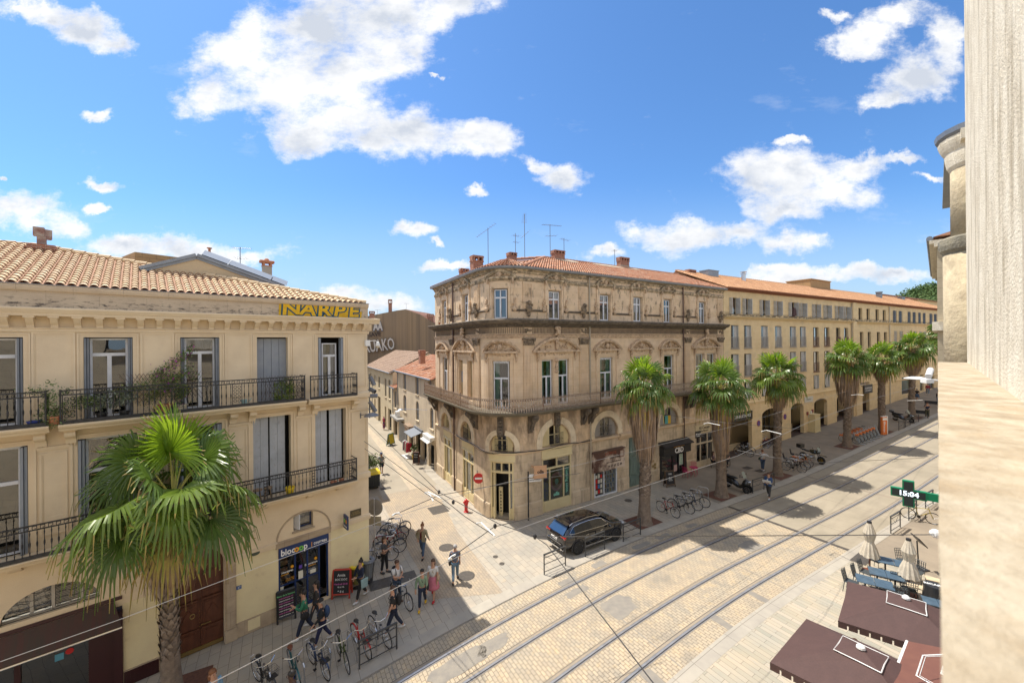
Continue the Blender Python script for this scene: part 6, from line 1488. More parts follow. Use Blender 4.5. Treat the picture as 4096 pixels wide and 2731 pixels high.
h3=house('street_house','cream house with dark shutters and flat brown tile roof down the side street',24.1,42,7.35,mat('cream_plaster',(.64,.55,.38),.9,(.56,.47,.32),.8,bump=.05),
[(25.4,26.5,4.0,6.35,0),(27.8,28.8,4.0,6.3,0),(32.1,33.2,4.7,6.25,0),(35.4,36.2,5.1,6.3,0),(39,40,5,6.3,0)],[(25.0,26.8,2.75),(28.0,28.9,2.7),(31.8,33.6,3.5),(35.4,36.4,2.8)],depth=9,
roofm=mat('pale_flat_tiles',(.45,.32,.23),.9,(.36,.25,.18),1.5,tint=[(.46,.33,.24),(.42,.3,.22),(.5,.36,.26)]),rise=2.3,shut=mat('blue_black_shutter',(.06,.07,.08),.6))
def hl(u,y,z=0):
 a=HA-pi;x=-u;return(HP[0]+x*cos(a)-y*sin(a),HP[1]+x*sin(a)+y*cos(a),z)
far=thing('street_house','far pale houses closing the side street beyond the cream house','building',HP,HA-pi)
m=MB();m.box(-60,-42,.5,5,0,6.6);m.extr([(.2,6.6),(2.7,7.5),(5.3,6.6)],'x',-60,-42,1)
m.build('wall',[w1,bpy.data.materials['brown_far_tiles']],far)
m=MB()
for u in(43.5,46,49,52):m.box(-u-.8,-u,.42,.5,3.6,5.6);m.box(-u-1.,-u,.40,.5,.1,2.4)
m.build('shutter',MT['grey'],far)
lf=thing('street_house','row of plain houses on the side street behind the ochre townhouse','building',HP,HA-pi)
m=MB();m.box(-26,-6.3,-14,-6.6,0,6.6);m.box(-62,-26,-14,-7.2,0,9.2);m.extr([(-14,6.6),(-10,8.0),(-6.4,6.6)],'x',-26,-6.3,1);m.build('wall',[w1,bpy.data.materials['brown_far_tiles']],lf)
def sthing(name,label,cat,u,y,z=0,rz=0.):return thing(name,label,cat,hl(u,y,z),HA-pi+rz)
p=rayp(1688,1448,39.5);chimney(p.x,p.y,p.z-.15,.6,.5,1.35,'orange brick chimney on the tiled roof of the pale plastered house',rz=HA-pi)
t=sthing('fabric_awning','folded grey canvas awning over the clothes shop in the side street','awning',12.8,0,2.35)
m=MB();m.poly([(-1.35,-.02,.35),(1.35,-.02,.35),(1.35,-1.15,.0),(-1.35,-1.15,.0)]);m.poly([(-1.35,-.02,.31),(1.35,-.02,.31),(1.35,-1.15,-.04),(-1.35,-1.15,-.04)][::-1]);m.build('canvas',mat('grey_canvas',(.2,.22,.25),.8),t);m=MB();m.tube([(-1.35,-.1,.42),(1.35,-.1,.42)],.09,8);m.build('roller',MT['grey'],t)
t=sthing('roller_blind_box','white slatted awning box above the narrow doorway beside the ladder','awning',9.3,0,2.5)
m=MB();m.obox((0,-.3,.05),(2.2,.75,.06),0,RD(28));m.obox((0,-.2,.25),(2.3,.4,.25));
for k in range(10):m.obox((-1+k*.22,-.33,.08),(.03,.72,.03),0,RD(28))
m.build('slats',MT['whitep'],t)
t=sthing('shop_canopy','weathered wooden canopy box over the closed shutter shop','canopy',15.9,0,2.3);m=MB();m.box(-1,1,-.5,0,0,.3);m.box(-.8,.8,-.45,-.02,-.35,0);m.build('box',mat('weathered_canopy',(.35,.28,.2),.9,(.2,.12,.08),4),t)
t=sthing('rolling_shutter','closed grey rolling shutter of a shop in the side street','shutter',19.1,-.03,0);m=MB()
for k in range(26):m.box(-1.6,1.6,-.03-.02*(k%2),0,k*.085,k*.085+.08)
m.build('slats',MT['zinc'],t)
t=sthing('air_conditioner','beige air conditioning box on a concrete ledge above the rolling shutter','air conditioner',20.2,-.35,2.75);m=MB();m.box(-.42,.42,-.18,.18,0,.62);m.build('case',MT['whitep'],t);m=MB();m.lathe([(0,0),(.22,0),(.22,.01),(0,.01)],n=14);m.xform(Matrix.Translation((.05,-.185,.31))@Matrix.Rotation(pi/2,4,'X'));m.build('fan_grille',MT['grey'],t)
t=sthing('concrete_canopy','grey concrete ledge over the rolling shutter shop','canopy',20.0,0,2.5);m=MB();m.box(-2.2,1.4,-.75,0,0,.22);m.build('slab',mat('grey_concrete',(.32,.31,.29),.9),t)
t=sthing('street_lamp','silver street lamp on a long arm fixed to the downpipe of the pale plastered house','street lamp',11.0,0,4.95);m=MB();m.tube([(.9,-.05,0),(.3,-1.0,.05),(-.4,-1.9,.05)],.022,6);m.build('arm',MT['steel'],t);m=MB();m.lathe([(.02,.1),(.15,.07),(.27,0),(.27,-.03),(0,-.05)],(-.5,-2.05,0),12,sx=1.0);m.build('lamp_head',MT['steel'],t)
t=sthing('ladder','aluminium ladder leaning beside the narrow doorway by the corner building','ladder',8.6,-.75);m=MB()
for s0 in(-.17,.17):m.tube([(s0,-.1,0),(s0-.0,.65,2.7)],.022,5)
for k in range(9):z=.25+k*.28;m.tube([(-.17,-.1+.75*z/2.7,z),(.17,-.1+.75*z/2.7,z)],.016,5)
m.build('rails',MT['steel'],t)
t=sthing('clothes_rack','street clothes rack hung with white, black and red garments','clothes rack',13.6,-1.0,0,.1)
m=MB();m.tube([(-.7,0,1.5),(.7,0,1.5)],.015,6)
for x in(-.6,.6):m.tube([(x,0,.1),(x,0,1.5)],.015,6);m.tube([(x,-.25,.05),(x,.25,.05)],.015,6)
m.box(-.75,.75,-.3,.3,.02,.1);m.build('frame',MT['whitep'],t)
rq=random.Random(6);cols=[mat('cloth_'+n,c,.9,coord='Object')for n,c in(('white',(.6,.58,.55)),('black',(.03,.03,.035)),('red',(.4,.03,.05)),('sand',(.4,.32,.22)))]
for k in range(11):
 m=MB();x=-.6+k*.12;h=rq.uniform(.7,1.0);m.extr([(-.22,1.42),(-.05,1.5),(.05,1.5),(.22,1.42),(.26,1.5-h),(-.26,1.5-h)],'x',x-.03,x+.03);m.build('garment',cols[(0,0,1,1,2,1,0,3,1,2,2)[k]],t)
t=sthing('potted_plant','leafy green plant in a yellow pot beside the clothes rack','potted plant',12.6,-.6);pot(t,.2,.4,MT['yellow']);m=MB();rnd=random.Random(2);leaves(m,[(rnd.gauss(0,.15),rnd.gauss(0,.15),.5+rnd.random()*.8)for _ in range(20)],300,(.1,.1,.1),.14);m.build('foliage',MT['leaf'],t,rec=False)
def aboard(name,label,x,y,rz,w,h,fm,bm,lines,wood=.035,z=None,lean=.2,lm=None):
 t=thing(name,label,'chalkboard',(x,y,gz(x,y)+.012),rz)
 for s0 in(-1,1):
  m=MB();y0,y1=s0*lean,s0*.02
  for xx in(-w/2,w/2):m.tube([(xx,y0,0),(xx,y1,h)],wood,4)
  m.tube([(-w/2,y1,h),(w/2,y1,h)],wood,4);m.tube([(-w/2,y0*.85,h*.15),(w/2,y0*.85,h*.15)],wood,4);fr_=m.build('board_frame',fm,t)
  m=MB();a=.16;m.poly([(-w/2+.02,y0+(y1-y0)*a,h*a),(w/2-.02,y0+(y1-y0)*a,h*a),(w/2-.02,y1,h*.98),(-w/2+.02,y1,h*.98)]);m.build('slate',bm,fr_,rec=False)
 ang=math.atan2(lean-.02,h);rq=random.Random(int(x*100))
 for(txt,size,zz,mt)in lines:
  f=zz/h;yy=-(lean+(.02-lean)*f)-.012-(.02)
  text_mesh(txt,size,'chalk_writing',mt,t,(0,yy,zz),(pi/2-ang,0,0),.001,off=.002)
 return t
slate=mat('slate_black',(.02,.02,.024),.6,coord='Object');pk=mat('chalk_pink',(.6,.15,.4),.8,coord='Object');gk=mat('chalk_green',(.2,.6,.25),.8,coord='Object');wk=mat('chalk_white',(.7,.7,.68),.8,coord='Object')
x,y=hl(10.9,-.85)[:2];aboard('chalkboard','small black chalkboard in the sun by the clothes shop',x,y,HA-pi+1.0,.5,1.1,MT['wood'],slate,[('Menu',.14,.9,wk),('du jour',.1,.7,wk)])
x,y=-13.1,42.7
t=aboard('advertising_board','yellow and teal advertising board standing in the side street',x,y,HA-pi-.9,.8,1.25,mat('teal_board',(.03,.16,.17),.6,coord='Object'),mat('yellow_board',(.6,.45,.03),.6),[],lean=.25)
m=MB();m.poly([(-.4,-.24,.1),(.4,-.24,.1),(.4,-.16,.55),(-.4,-.16,.55)]);m.build('teal_half',bpy.data.materials['teal_board'],t,rec=False)
m=MB();m.lathe([(0,0),(.18,0),(.18,.01),(0,.01)],n=16);m.xform(Matrix.Translation((0,-.115,.9))@Matrix.Rotation(RD(80),4,'X'));m.build('round_motif',MT['whitep'],t)
t=sthing('clothes_stand','mannequin dressed in red and dark clothes outside a far shop doorway','mannequin',27.0,-.5);m=MB();m.lathe([(.05,0),(.05,.2),(.2,.25),(.24,.7),(.17,1.0),(.25,1.2),(.22,1.45),(.07,1.52),(.1,1.65),(0,1.75)],n=10,sy=.7);m.build('dress',mat('red_dark_print',(.4,.05,.06),.9,(.04,.05,.12),6,coord='Object',vc=(.45,.55)),t)
t=thing('wheeled_bin','large black wheeled bin with a yellow lid at the mouth of the side street','bin',(-10.95,30.3,0),.55)
m=MB();m.extr([(-.55,.15),(.5,.15),(.6,1.1),(-.62,1.1)],'x',-.65,.65)
for k in range(-3,4):m.box(k*.18-.02,k*.18+.02,-.64,-.58,.3,1.0)
m.build('body',mat('bin_black',(.03,.035,.035),.5,coord='Object'),t)
m=MB();m.extr([(-.66,1.1),(.64,1.1),(.5,1.25),(-.5,1.28)],'x',-.7,.7);m.tube([(-.3,-.68,1.2),(.3,-.68,1.2)],.025,6);m.build('lid',MT['yellow'],t)
for a in(-.5,.5):
 for c in(-.4,.4):m=MB();m.tube([(a-.03,c,.09),(a+.03,c,.09)],.09,10);m.build('wheel',MT['rubber'],t)
t=thing('street_planter','bushy green plant behind the black wheeled bin','planter',(-11.6,31.6,0));m=MB();m.box(-.6,.6,-.5,.5,0,.8);m.build('box',bpy.data.materials['grey_concrete'],t)
m=MB();rnd=random.Random(12);leaves(m,[(rnd.gauss(0,.4),rnd.gauss(0,.35),1.1+rnd.random()*.8)for _ in range(50)],1500,(.16,.16,.14),.13);m.build('foliage',MT['leaf'],t,rec=False)
def P3(x,y,Y):return rayp(x,y,Y)
t=thing('party_wall_building','tall brown rendered gable wall with white and black graffiti above the side street roofs','building',(-18,70,0))
q=[P3(1440,1283,67),P3(1530,1253,67.5),P3(1587,1242,68),P3(1622,1237,68.4),P3(1680,1257,69),P3(1740,1295,69.6),P3(1765,1300,70),P3(1765,1430,70),P3(1440,1480,67)]
m=MB();O=Vector((-18,70,0));F_=[p-O for p in q];F_[-2].z=0;F_[-1].z=0
for p in F_[:1]+F_[-1:]:p.x-=3
m.poly(F_);B_=[p+Vector((2,10,0))for p in F_];n=len(F_)
for i in range(n):m.poly([F_[i],F_[(i+1)%n],B_[(i+1)%n],B_[i]],1 if i<5 else 0)
m.build('gable_wall',[mat('brown_render',(.30,.225,.145),.95,(.23,.175,.12),.35,bump=.1,stain=dict(c=(.11,.09,.07),s=.6,st=(3,.35,1),a=.5,b=.66,k=.7),stain2=dict(c=(.42,.30,.17),s=.25,a=.5,b=.65,k=.6)),bpy.data.materials['brown_far_tiles']],t)
wsp=mat('white_spray',(.55,.52,.47),.8,coord='Object');bsp=mat('black_spray',(.05,.04,.04),.8,coord='Object')
ang=atan2(3,(q[6]-q[0]).x)
def graf(body,x,y,Y,size,mt,ol,name,label,rot=0.,sx=.9,off=.04):
 p=P3(x,y,Y);g=thing(name,label,'graffiti',(p.x,p.y-.03,p.z),ang)
 text_mesh(body,size,'letter_outline',ol,g,(0,-.02,0),(pi/2,rot,0),.01,off=off*2.2,sx=sx);text_mesh(body,size,'letter_fill',mt,g,(0,-.05,0),(pi/2,rot,0),.01,off=off,sx=sx)
graf('RUAKO',1518,1383,67.2,2.75,wsp,bsp,'graffiti','large white outlined letters across the brown gable wall',-.12,.52,.05)
graf('AA',1512,1306,67.2,1.9,wsp,mat('blue_spray',(.07,.12,.2),.8,coord='Object'),'graffiti','white block letters with blue shadow at the top left of the brown gable wall',0,.55,.08)
graf('SAVE',1499,1338,67.2,1.0,bsp,bsp,'graffiti','small dark scrawled letters between the white graffiti on the brown gable wall',-.08,.9,.01)
for(x,y,Y,w,h,lb)in((1561,1242,68.5,.6,2.3,'thin red chimney on the ridge of the brown gable wall'),(1488,1264,50,.6,1.0,'small red chimney just right of the left house parapet'),(1721,1281,70,1.1,1.5,'pinkish brick chimney at the right slope of the brown gable wall')):
 p=P3(x,y,Y);chimney(p.x,p.y,p.z-.4,w,.5,h,lb,rz=.3)
for(x,y,Y,lb)in((1510,1262,68,'thin aerial on the left slope of the brown gable'),(1625,1236,69,'thin aerial on the peak of the brown gable')):
 p=P3(x,y,Y);yagi(p.x,p.y,p.z,1.0,lb,.5,((.05,.9,0,5),))
RA=RD(90-46.9)
rv=Vector((cos(RA),sin(RA)));nv=Vector((-sin(RA),cos(RA)))
def RW(s,o,z=0):p=rv*s+nv*o;return(p.x,p.y,z)
lime=mat('ledge_limestone',(.48,.41,.30),.9,(.34,.27,.18),9,bump=.5,bs=45,coord='Object',stain=dict(c=(.40,.29,.17),s=7,st=(1,1,.35),a=.5,b=.75,k=.7))  # ledge stone in its own ochre and brown tones
lime2=mat('wall_limestone',(.82,.75,.61),.9,(.71,.63,.49),6,bump=.8,bs=60,coord='Object',stain=dict(c=(.33,.26,.16),s=5,st=(1,1,.15),a=.5,b=.66,k=.7))
own=thing('stone_house','pale limestone window wall and ledge at the right edge, very close to the camera','building',(0,0,0),RA)
m=MB()
def rbox(m,s0,s1,o0,o1,z0,z1,mi=0,n=1):m.box(s0,s1,o0,o1,z0,z1,mi,n)
h=.30
rr3=random.Random(3)
N_=40
for k in range(N_):
 a,c=-1.5+8.7*k/N_,-1.5+8.7*(k+1)/N_
 if k==0:e0=.0
 e1=rr3 .uniform(-.0012,.0012)
 m.poly([(a,e0,11-h),(c,e1,11-h),(c,-.6,11-h),(a,-.6,11-h)]);m.poly([(a,e0,11-h),(c,e1,11-h),(c,e1-.02,11-h-.25),(a,e0-.02,11-h-.25)]);e0=e1
m.poly([(-1.5,-.02,11-h-.25),(7.2,-.02,11-h-.25),(7.2,-.6,11-h-.25),(-1.5,-.6,11-h-.25)]);m.poly([(7.2,0,11-h),(7.2,-.6,11-h),(7.2,-.6,11-h-.25),(7.2,-.02,11-h-.25)])
m.build('ledge',lime,own,rec=True)
m=MB()
m.poly([(2.4,-.27,11-h),(7.2,-.24,11-h),(7.2,-.24,15.9),(2.4,-.27,15.9)]);m.poly([(1.15,-.17,11-h),(1.15,-.17,15.9),(1.35,-.2,15.9),(1.35,-.2,11-h)])
m.poly([(1.35,-.2,11-h),(1.35,-.2,15.9),(2.4,-.27,15.9),(2.4,-.27,11-h)]);m.poly([(1.15,-.17,11-h),(1.15,-1.4,11-h),(1.15,-1.4,15.9),(1.15,-.17,15.9)]);m.poly([(7.2,-.24,11-h),(7.2,-.24,15.9),(7.2,-1.2,15.9),(7.2,-1.2,11-h)])
m.build('wall_pier',lime2,own,rec=True)
fac=mat('own_facade_stone',(.62,.52,.37),.9,(.54,.45,.32),1.2,brick=dict(w=.9,h=.4,ms=.008,mc=(.4,.33,.24)))
m=MB();HH=[]
for s in range(-24,14,4):
 for z0,z1 in((.2,3.0),(5.0,7.6),(9.1,10.3),(12.2,14.4)):
  if z0==9.1:z0,z1=8.2,10.2
  if z1>10.4 and-2<s<8:continue
  HH.append((-s-1.2,-s,z0,z1))
wallgrid(m,-8.4,30,0,10.45,[q for q in HH if q[3]<10.4 and q[1]<29 and q[0]>-8.2],0,.3)
wallgrid(m,1.6,30,10.45,16.5,[q for q in HH if q[2]>10.4 and q[0]>2 and q[1]<29],0,.3)
m.v=[(-x,-y-.35,z)for x,y,z in m.v]
m.build('facade',fac,own,rec=False)
m=MB();m.box(-30,8.4,-8,-1.2,0,10.6);m.box(-30,-1.6,-8,-1.0,10.6,16.5);m.box(1.2,7.2,-8,-1.2,10.4,16);m.build('core',MT['room'],own)
w_=MB()
for q in HH:
 a,c=-q[1],-q[0]
 if c>8 or a<-29 or(q[2]>10.4 and c>-2):continue
 w_.box(a,c,-.62,-.6,q[2],q[3],0);w_.box((a+c)/2-.04,(a+c)/2+.04,-.6,-.56,q[2],q[3],1);w_.box(a,c,-.6,-.56,q[3]-.7,q[3]-.62,1)
w_.build('window',[mat('dark_pane',(.03,.035,.04),.1),MT['white']],own)
nb=thing('columned_house','neighbouring stone facade with two stacked rough columns and a grey gutter at the right','building',(0,0,0),RA)
rough=mat('rough_column_stone',(.56,.47,.31),.95,(.44,.36,.24),4,bump=1.0,bs=14,coord='Object',stain=dict(c=(.30,.24,.16),s=2.5,a=.55,b=.68,k=.7))
m=MB();s0=9.2
def colm(m,oc,r,z0,z1,n=20):m.lathe([(r,z0),(r,z1)],(s0,oc,0),n)
o_low=-s0*math.tan(RD(47.28-46.9));o_up=-s0*math.tan(RD(47.80-46.9))
colm(m,o_low-.45,.45,10.0,11+.1375*s0)
zc=11+.1375*s0
m.build('lower_column',rough,nb,smooth=True)
m=MB();m.lathe([(.44,zc),(.46,zc+.03),(.485,zc+.06),(.50,zc+.13),(.50,zc+.22),(.47,zc+.25),(0,zc+.25)],(s0,o_low-.45,0),20);m.box(s0-.6,s0+.6,-1.2,o_low-.45,zc,zc+.24);m.build('column_cap',mat('lichen_stone',(.3,.27,.2),.95,(.16,.15,.12),6,bump=.8,coord='Object'),nb)
ze=11+.3036*s0
m=MB();colm(m,o_up-.42,.42,zc+.24,ze);m.build('upper_column',rough,nb,smooth=True)
m=MB();m.lathe([(.42,ze-.25),(.45,ze-.2),(.47,ze-.1),(.48,ze),(.51,ze+.05),(.53,ze+.1),(.545,ze+.15),(.55,ze+.2),(0,ze+.2)],(s0,o_up-.42,0),20);m.box(s0-.6,s0+4,-1.5,o_up-.1,ze+.05,ze+.2);m.build('capital',lime2,nb)
m=MB();m.lathe([(.55,ze+.205),(.575,ze+.24),(.585,ze+.31),(.5,ze+.33),(0,ze+.33)],(s0,o_up-.42,0),20);m.box(s0-.3,s0+4.5,-1.5,o_up+.05,ze+.205,ze+.31);m.build('gutter',MT['zinc'],nb)
m=MB();m.box(s0+.1,s0+3,-2.2,-.35,0,ze);m.box(s0-1.0,s0+3.2,-2.2,-.55,9.5,ze+.04);m.box(s0-1,s0+2,-2.0,-.6,ze+.33,ze+.5)
m.build('wall',rough,nb)
nf=thing('tiled_house','farther flat stone pilaster with a moulded cornice and red tile edge, at the right','building',(0,0,0),RA)
s1=24.0;o1=.0;fa=mat('flat_pilaster_stone',(.5,.42,.29),.9,(.42,.35,.24),2,bump=.2,brick=dict(w=.8,h=.42,ms=.01,mc=(.36,.3,.2)))
m=MB();m.box(s1,s1+14,-8,o1,0,11+.165*s1);m.box(s1-.1,s1+.6,-1,o1+.12,11-.005*s1,11+.075*s1*0+11*0+.35,0)if False else None
m.build('wall',fa,nf)
zk=11+.165*s1;m=MB();m.box(s1-.3,s1+14,-8,o1+.08,zk-.25,zk-.12);m.box(s1-.3,s1+14,-8,o1+.22,zk-.12,zk+.02);m.box(s1-.3,s1+14,-8,o1+.15,11+.012*s1,11+.027*s1);m.build('cornice',lime2,nf)
m=MB();m.tube([(s1-.3,o1+.2,zk+.1),(s1+14,o1+.2,zk+.1)],.1,8);m.build('gutter',MT['zinc'],nf)
m=MB();m.extr([(o1+.1,zk+.15),(-4,zk+1.3),(-8,zk+.15)],'x',s1-.3,s1+14);m.build('roof',RT,nf)
ow=thing('house_row','plain sunlit facades on our side of the street beyond the tiled house','building',(0,0,0),.528)
m=MB();m.box(40,120,-3,3.2,0,15);m.v=[(x,y,z)for x,y,z in m.v];m.build('facade',fac,ow)
def palm_parts(seed,trunk_h,rt,crown_r,nf,skirt_r,skirt_l,segs=30,fan=.95,upright=.35):
 R_=random.Random(seed)
 tr=MB()
 n=14;prof=[(rt*1.55,0),(rt*1.35,.15),(rt*1.12,.6),(rt*1.0,1.2),(rt*.86,trunk_h*.45),(rt*.8,trunk_h*.75),(rt*1.05,trunk_h)]
 cx=lambda z:.06*sin(z*.7+seed)
 pts=[]
 tr.tube([(cx(z),0,z)for r,z in prof],[r for r,z in prof],n)
 z=1.5;k=0
 while z<trunk_h:
  m_=7
  for j in range(m_):
   a=2*pi*(j+.5*(k%2))/m_+R_.uniform(-.15,.15);r=rt*(.9 if z<trunk_h*.8 else 1.02)
   c=Vector((cx(z)+r*cos(a),r*sin(a),z));o=Vector((cos(a),sin(a),0));t=Vector((-sin(a),cos(a),0));w=rt*.42;hgt=R_.uniform(.16,.26)
   tr.poly([c-t*w-o*.02,c+t*w-o*.02,c+t*w*.25+o*R_.uniform(.03,.09)+Vector((0,0,hgt)),c-t*w*.25+o*R_.uniform(.03,.09)+Vector((0,0,hgt))],R_.choice((0,1,1)))
  z+=.115;k+=1
 cr=MB();sk_=MB()
 top=Vector((cx(trunk_h),0,trunk_h))
 def frond(az,el,pl,fr,droop,mi):
  d=Vector((cos(az)*cos(el),sin(az)*cos(el),sin(el)));side=Vector((-sin(az),cos(az),0));up_=side.cross(d)*-1
  if up_.z<0:up_=-up_
  P=[top+Vector((0,0,-.1)),top+d*pl*.5+Vector((0,0,.06*pl)),top+d*pl]
  cr.tube([tuple(p)for p in P],[.028,.018,.012],4,3)
  hub=P[-1];d2=(P[2]-P[1]).normalized()
  tip=R_.uniform(-.1,.25)if el>.6 else-droop*.45
  ax=(d2+Vector((0,0,tip))).normalized();upn=side.cross(ax)
  if upn.z<0:upn=-upn
  roll=R_.uniform(-.5,.5)if el<.6 else R_.uniform(-1.3,1.3);side2=(side*cos(roll)+upn*sin(roll)).normalized();upn=side2 .cross(ax);
  if upn.z<0:upn=-upn
  for i in range(segs):
   u=(i+.5)/segs*2-1;a=u*2.35;L_=fr*(1-.28*abs(u)**2)*R_.uniform(.9,1.06)
   dr=(ax*cos(a)+side2*sin(a)).normalized();w=2*L_*.55*sin(2.35/segs)
   pe=dr.cross(upn).normalized()
   prev=None;fold=.25*w*(1 if i%2 else-1)
   for j,s_ in enumerate((.04,.5,.72,.88,1.0)):
    g=max(0,s_-.5)/.5;sag=-(droop*.62*fr*g*g*(1.0+R_.uniform(-.6,.7)))-.05*fr*s_*s_
    c=hub+dr*(L_*s_*(1-.22*g*droop))+Vector((0,0,sag))+upn*(.06*fr*sin(s_*pi));ww=w*(.10,1.0,.8,.42,.06)[j]*(.5 if j else.5)
    cur=(c-pe*ww+upn*(fold*.6),c+upn*(-fold*.6),c+pe*ww+upn*(fold*.6))
    if prev:
     mm=mi if s_<.95 or R_.random()<.6 else 2
     cr.poly([prev[0],prev[1],cur[1],cur[0]],mm);cr.poly([prev[1],prev[2],cur[2],cur[1]],mm)
    prev=cur
 for i in range(nf):
  f=i/nf;az=i*2.39996+R_.uniform(-.2,.2)
  el=1.45-2.35*f**.9+R_.uniform(-.16,.16)
  pl=crown_r*.54*R_.uniform(.8,1.12);fr=crown_r*fan*.50*R_.uniform(.85,1.1)
  frond(az,el,pl,fr,.05 if f<.12 else R_.uniform(.15,.45)+.5*f,1 if f<.13 else(2 if f>.93 else R_.choice((0,0,0,4))))
 for i in range(int(nf*34)):
  az=R_.uniform(0,2*pi);s0=R_.random()**.7;z0=trunk_h-.05-s0*skirt_l*.55;L_=skirt_l*R_.uniform(.25,.6)
  rr=skirt_r*(1-.4*s0)*R_.uniform(.5,1.0);a0=az+R_.uniform(-.2,.2);w=R_.uniform(.025,.06)
  o=Vector((cos(az),sin(az),0));t=Vector((-sin(az),cos(az),0));c0=Vector((cx(z0),0,z0))
  P=[c0+o*rt*.7+Vector((0,0,.15)),c0+o*(rt*.5+rr*.75),c0+o*rr+Vector((0,0,-L_*.5)),c0+o*rr*R_.uniform(.75,1.0)+t*R_.uniform(-.1,.1)+Vector((0,0,-L_))]
  for j in range(3):
   w0,w1=w*(.5,1,.9,.15)[j],w*(.5,1,.9,.15)[j+1]
   sk_.poly([P[j]-t*w0,P[j]+t*w0,P[j+1]+t*w1,P[j+1]-t*w1],R_.choice((0,0,1))if s0>.12 else R_.choice((0,2,2)))
 return tr,cr,sk_
pm_t=[mat('palm_bark',(.24,.185,.14),.95,(.15,.115,.09),5,coord='Object',bump=.6),mat('palm_boot',(.33,.27,.22),.9,(.2,.15,.12),6,coord='Object',bump=.4)]
def leafmat(name,c,c2,tr):
 m=mat(name,c,.32,c2,2.5,coord='Object',spec=.6);nt=m.node_tree;N=nt.nodes;L=nt.links;b=N['Principled BSDF'];o=N['Material Output']
 t=N.new('ShaderNodeBsdfTranslucent');t.inputs[0].default_value=(*tr,1);x=N.new('ShaderNodeMixShader');x.inputs[0].default_value=.38
 L.new(b.outputs[0],x.inputs[1]);L.new(t.outputs[0],x.inputs[2]);L.new(x.outputs[0],o.inputs[0]);return m
pm_c=[leafmat('palm_leaf',(.095,.155,.04),(.135,.21,.05),(.20,.33,.045)),leafmat('young_palm_leaf',(.20,.32,.03),(.26,.40,.04),(.42,.62,.03)),mat('yellowed_palm_leaf',(.36,.31,.07),.7,(.28,.19,.07),4,coord='Object'),mat('palm_petiole',(.38,.36,.09),.5,coord='Object'),leafmat('sunlit_palm_leaf',(.16,.24,.05),(.2,.28,.06),(.32,.46,.05))]  # last leaf is a yellower copy with sunlight painted into its colour
pm_s=[mat('dead_palm_leaf',(.36,.25,.16),.9,(.25,.17,.11),4,coord='Object'),mat('old_dead_leaf',(.25,.19,.15),.9,coord='Object'),mat('amber_dead_leaf',(.42,.24,.07),.8,(.3,.26,.06),4,coord='Object')]
def palm(label,x,y,seed,th,rt,crown,nf,sr,sl,segs,rz=0.,**k):
 t=thing('palm_tree',label,'palm tree',(x,y,gz(x,y)),rz,'palm trees along the tramway')
 a,b,c=palm_parts(seed,th,rt,crown,nf,sr,sl,segs,**k)
 a.build('trunk',pm_t,t,rec=False);b.build('crown',pm_c,t,rec=False);c.build('dead_skirt',pm_s,t,rec=False);return t
px_,py_=-10.45,12.15
palm('largest fan palm with a broad brown skirt, before the ochre townhouse',px_,py_,3,6.4,.24,2.6,24,1.1,2.7,44,.6,fan=1.12)
specs=[((7.94,24.01),8.2,.33,2.0,36,1.05,4.2,'palm with a long dense brown skirt nearest the black car'),
((14.66,28.07),7.5,.33,2.45,28,.85,4.6,'palm with drooping fronds rising beside the three wheeled scooter'),
((21.29,32.01),7.9,.28,2.25,34,.95,2.4,'palm with a short skirt and slim trunk behind the man reading papers'),
((32.33,38.47),8.3,.3,2.2,32,1.2,4.2,'palm with a wide ragged grey skirt beside the rental bike racks'),
((39.6,42.7),7.6,.3,2.2,30,.9,2.2,'palm standing behind the orange totem'),
((48.1,47.92),8.2,.3,2.5,32,1.2,3.0,'palm next to the bench and the dark parked scooter in the distance'),
((58.6,53.9),9.2,.3,2.5,30,1.1,3.0,'farthest palm, half hidden by the stone column at the right')]
for i,((x,y),th,rt,cr,nf,sr,sl,lb)in enumerate(specs):
 palm(lb,x,y,11+i,th,rt,cr,nf,sr,sl,22 if i<3 else 16,i*1.1)
def heading(x0,y0,x1,y1):return atan2(y1-y0,x1-x0)
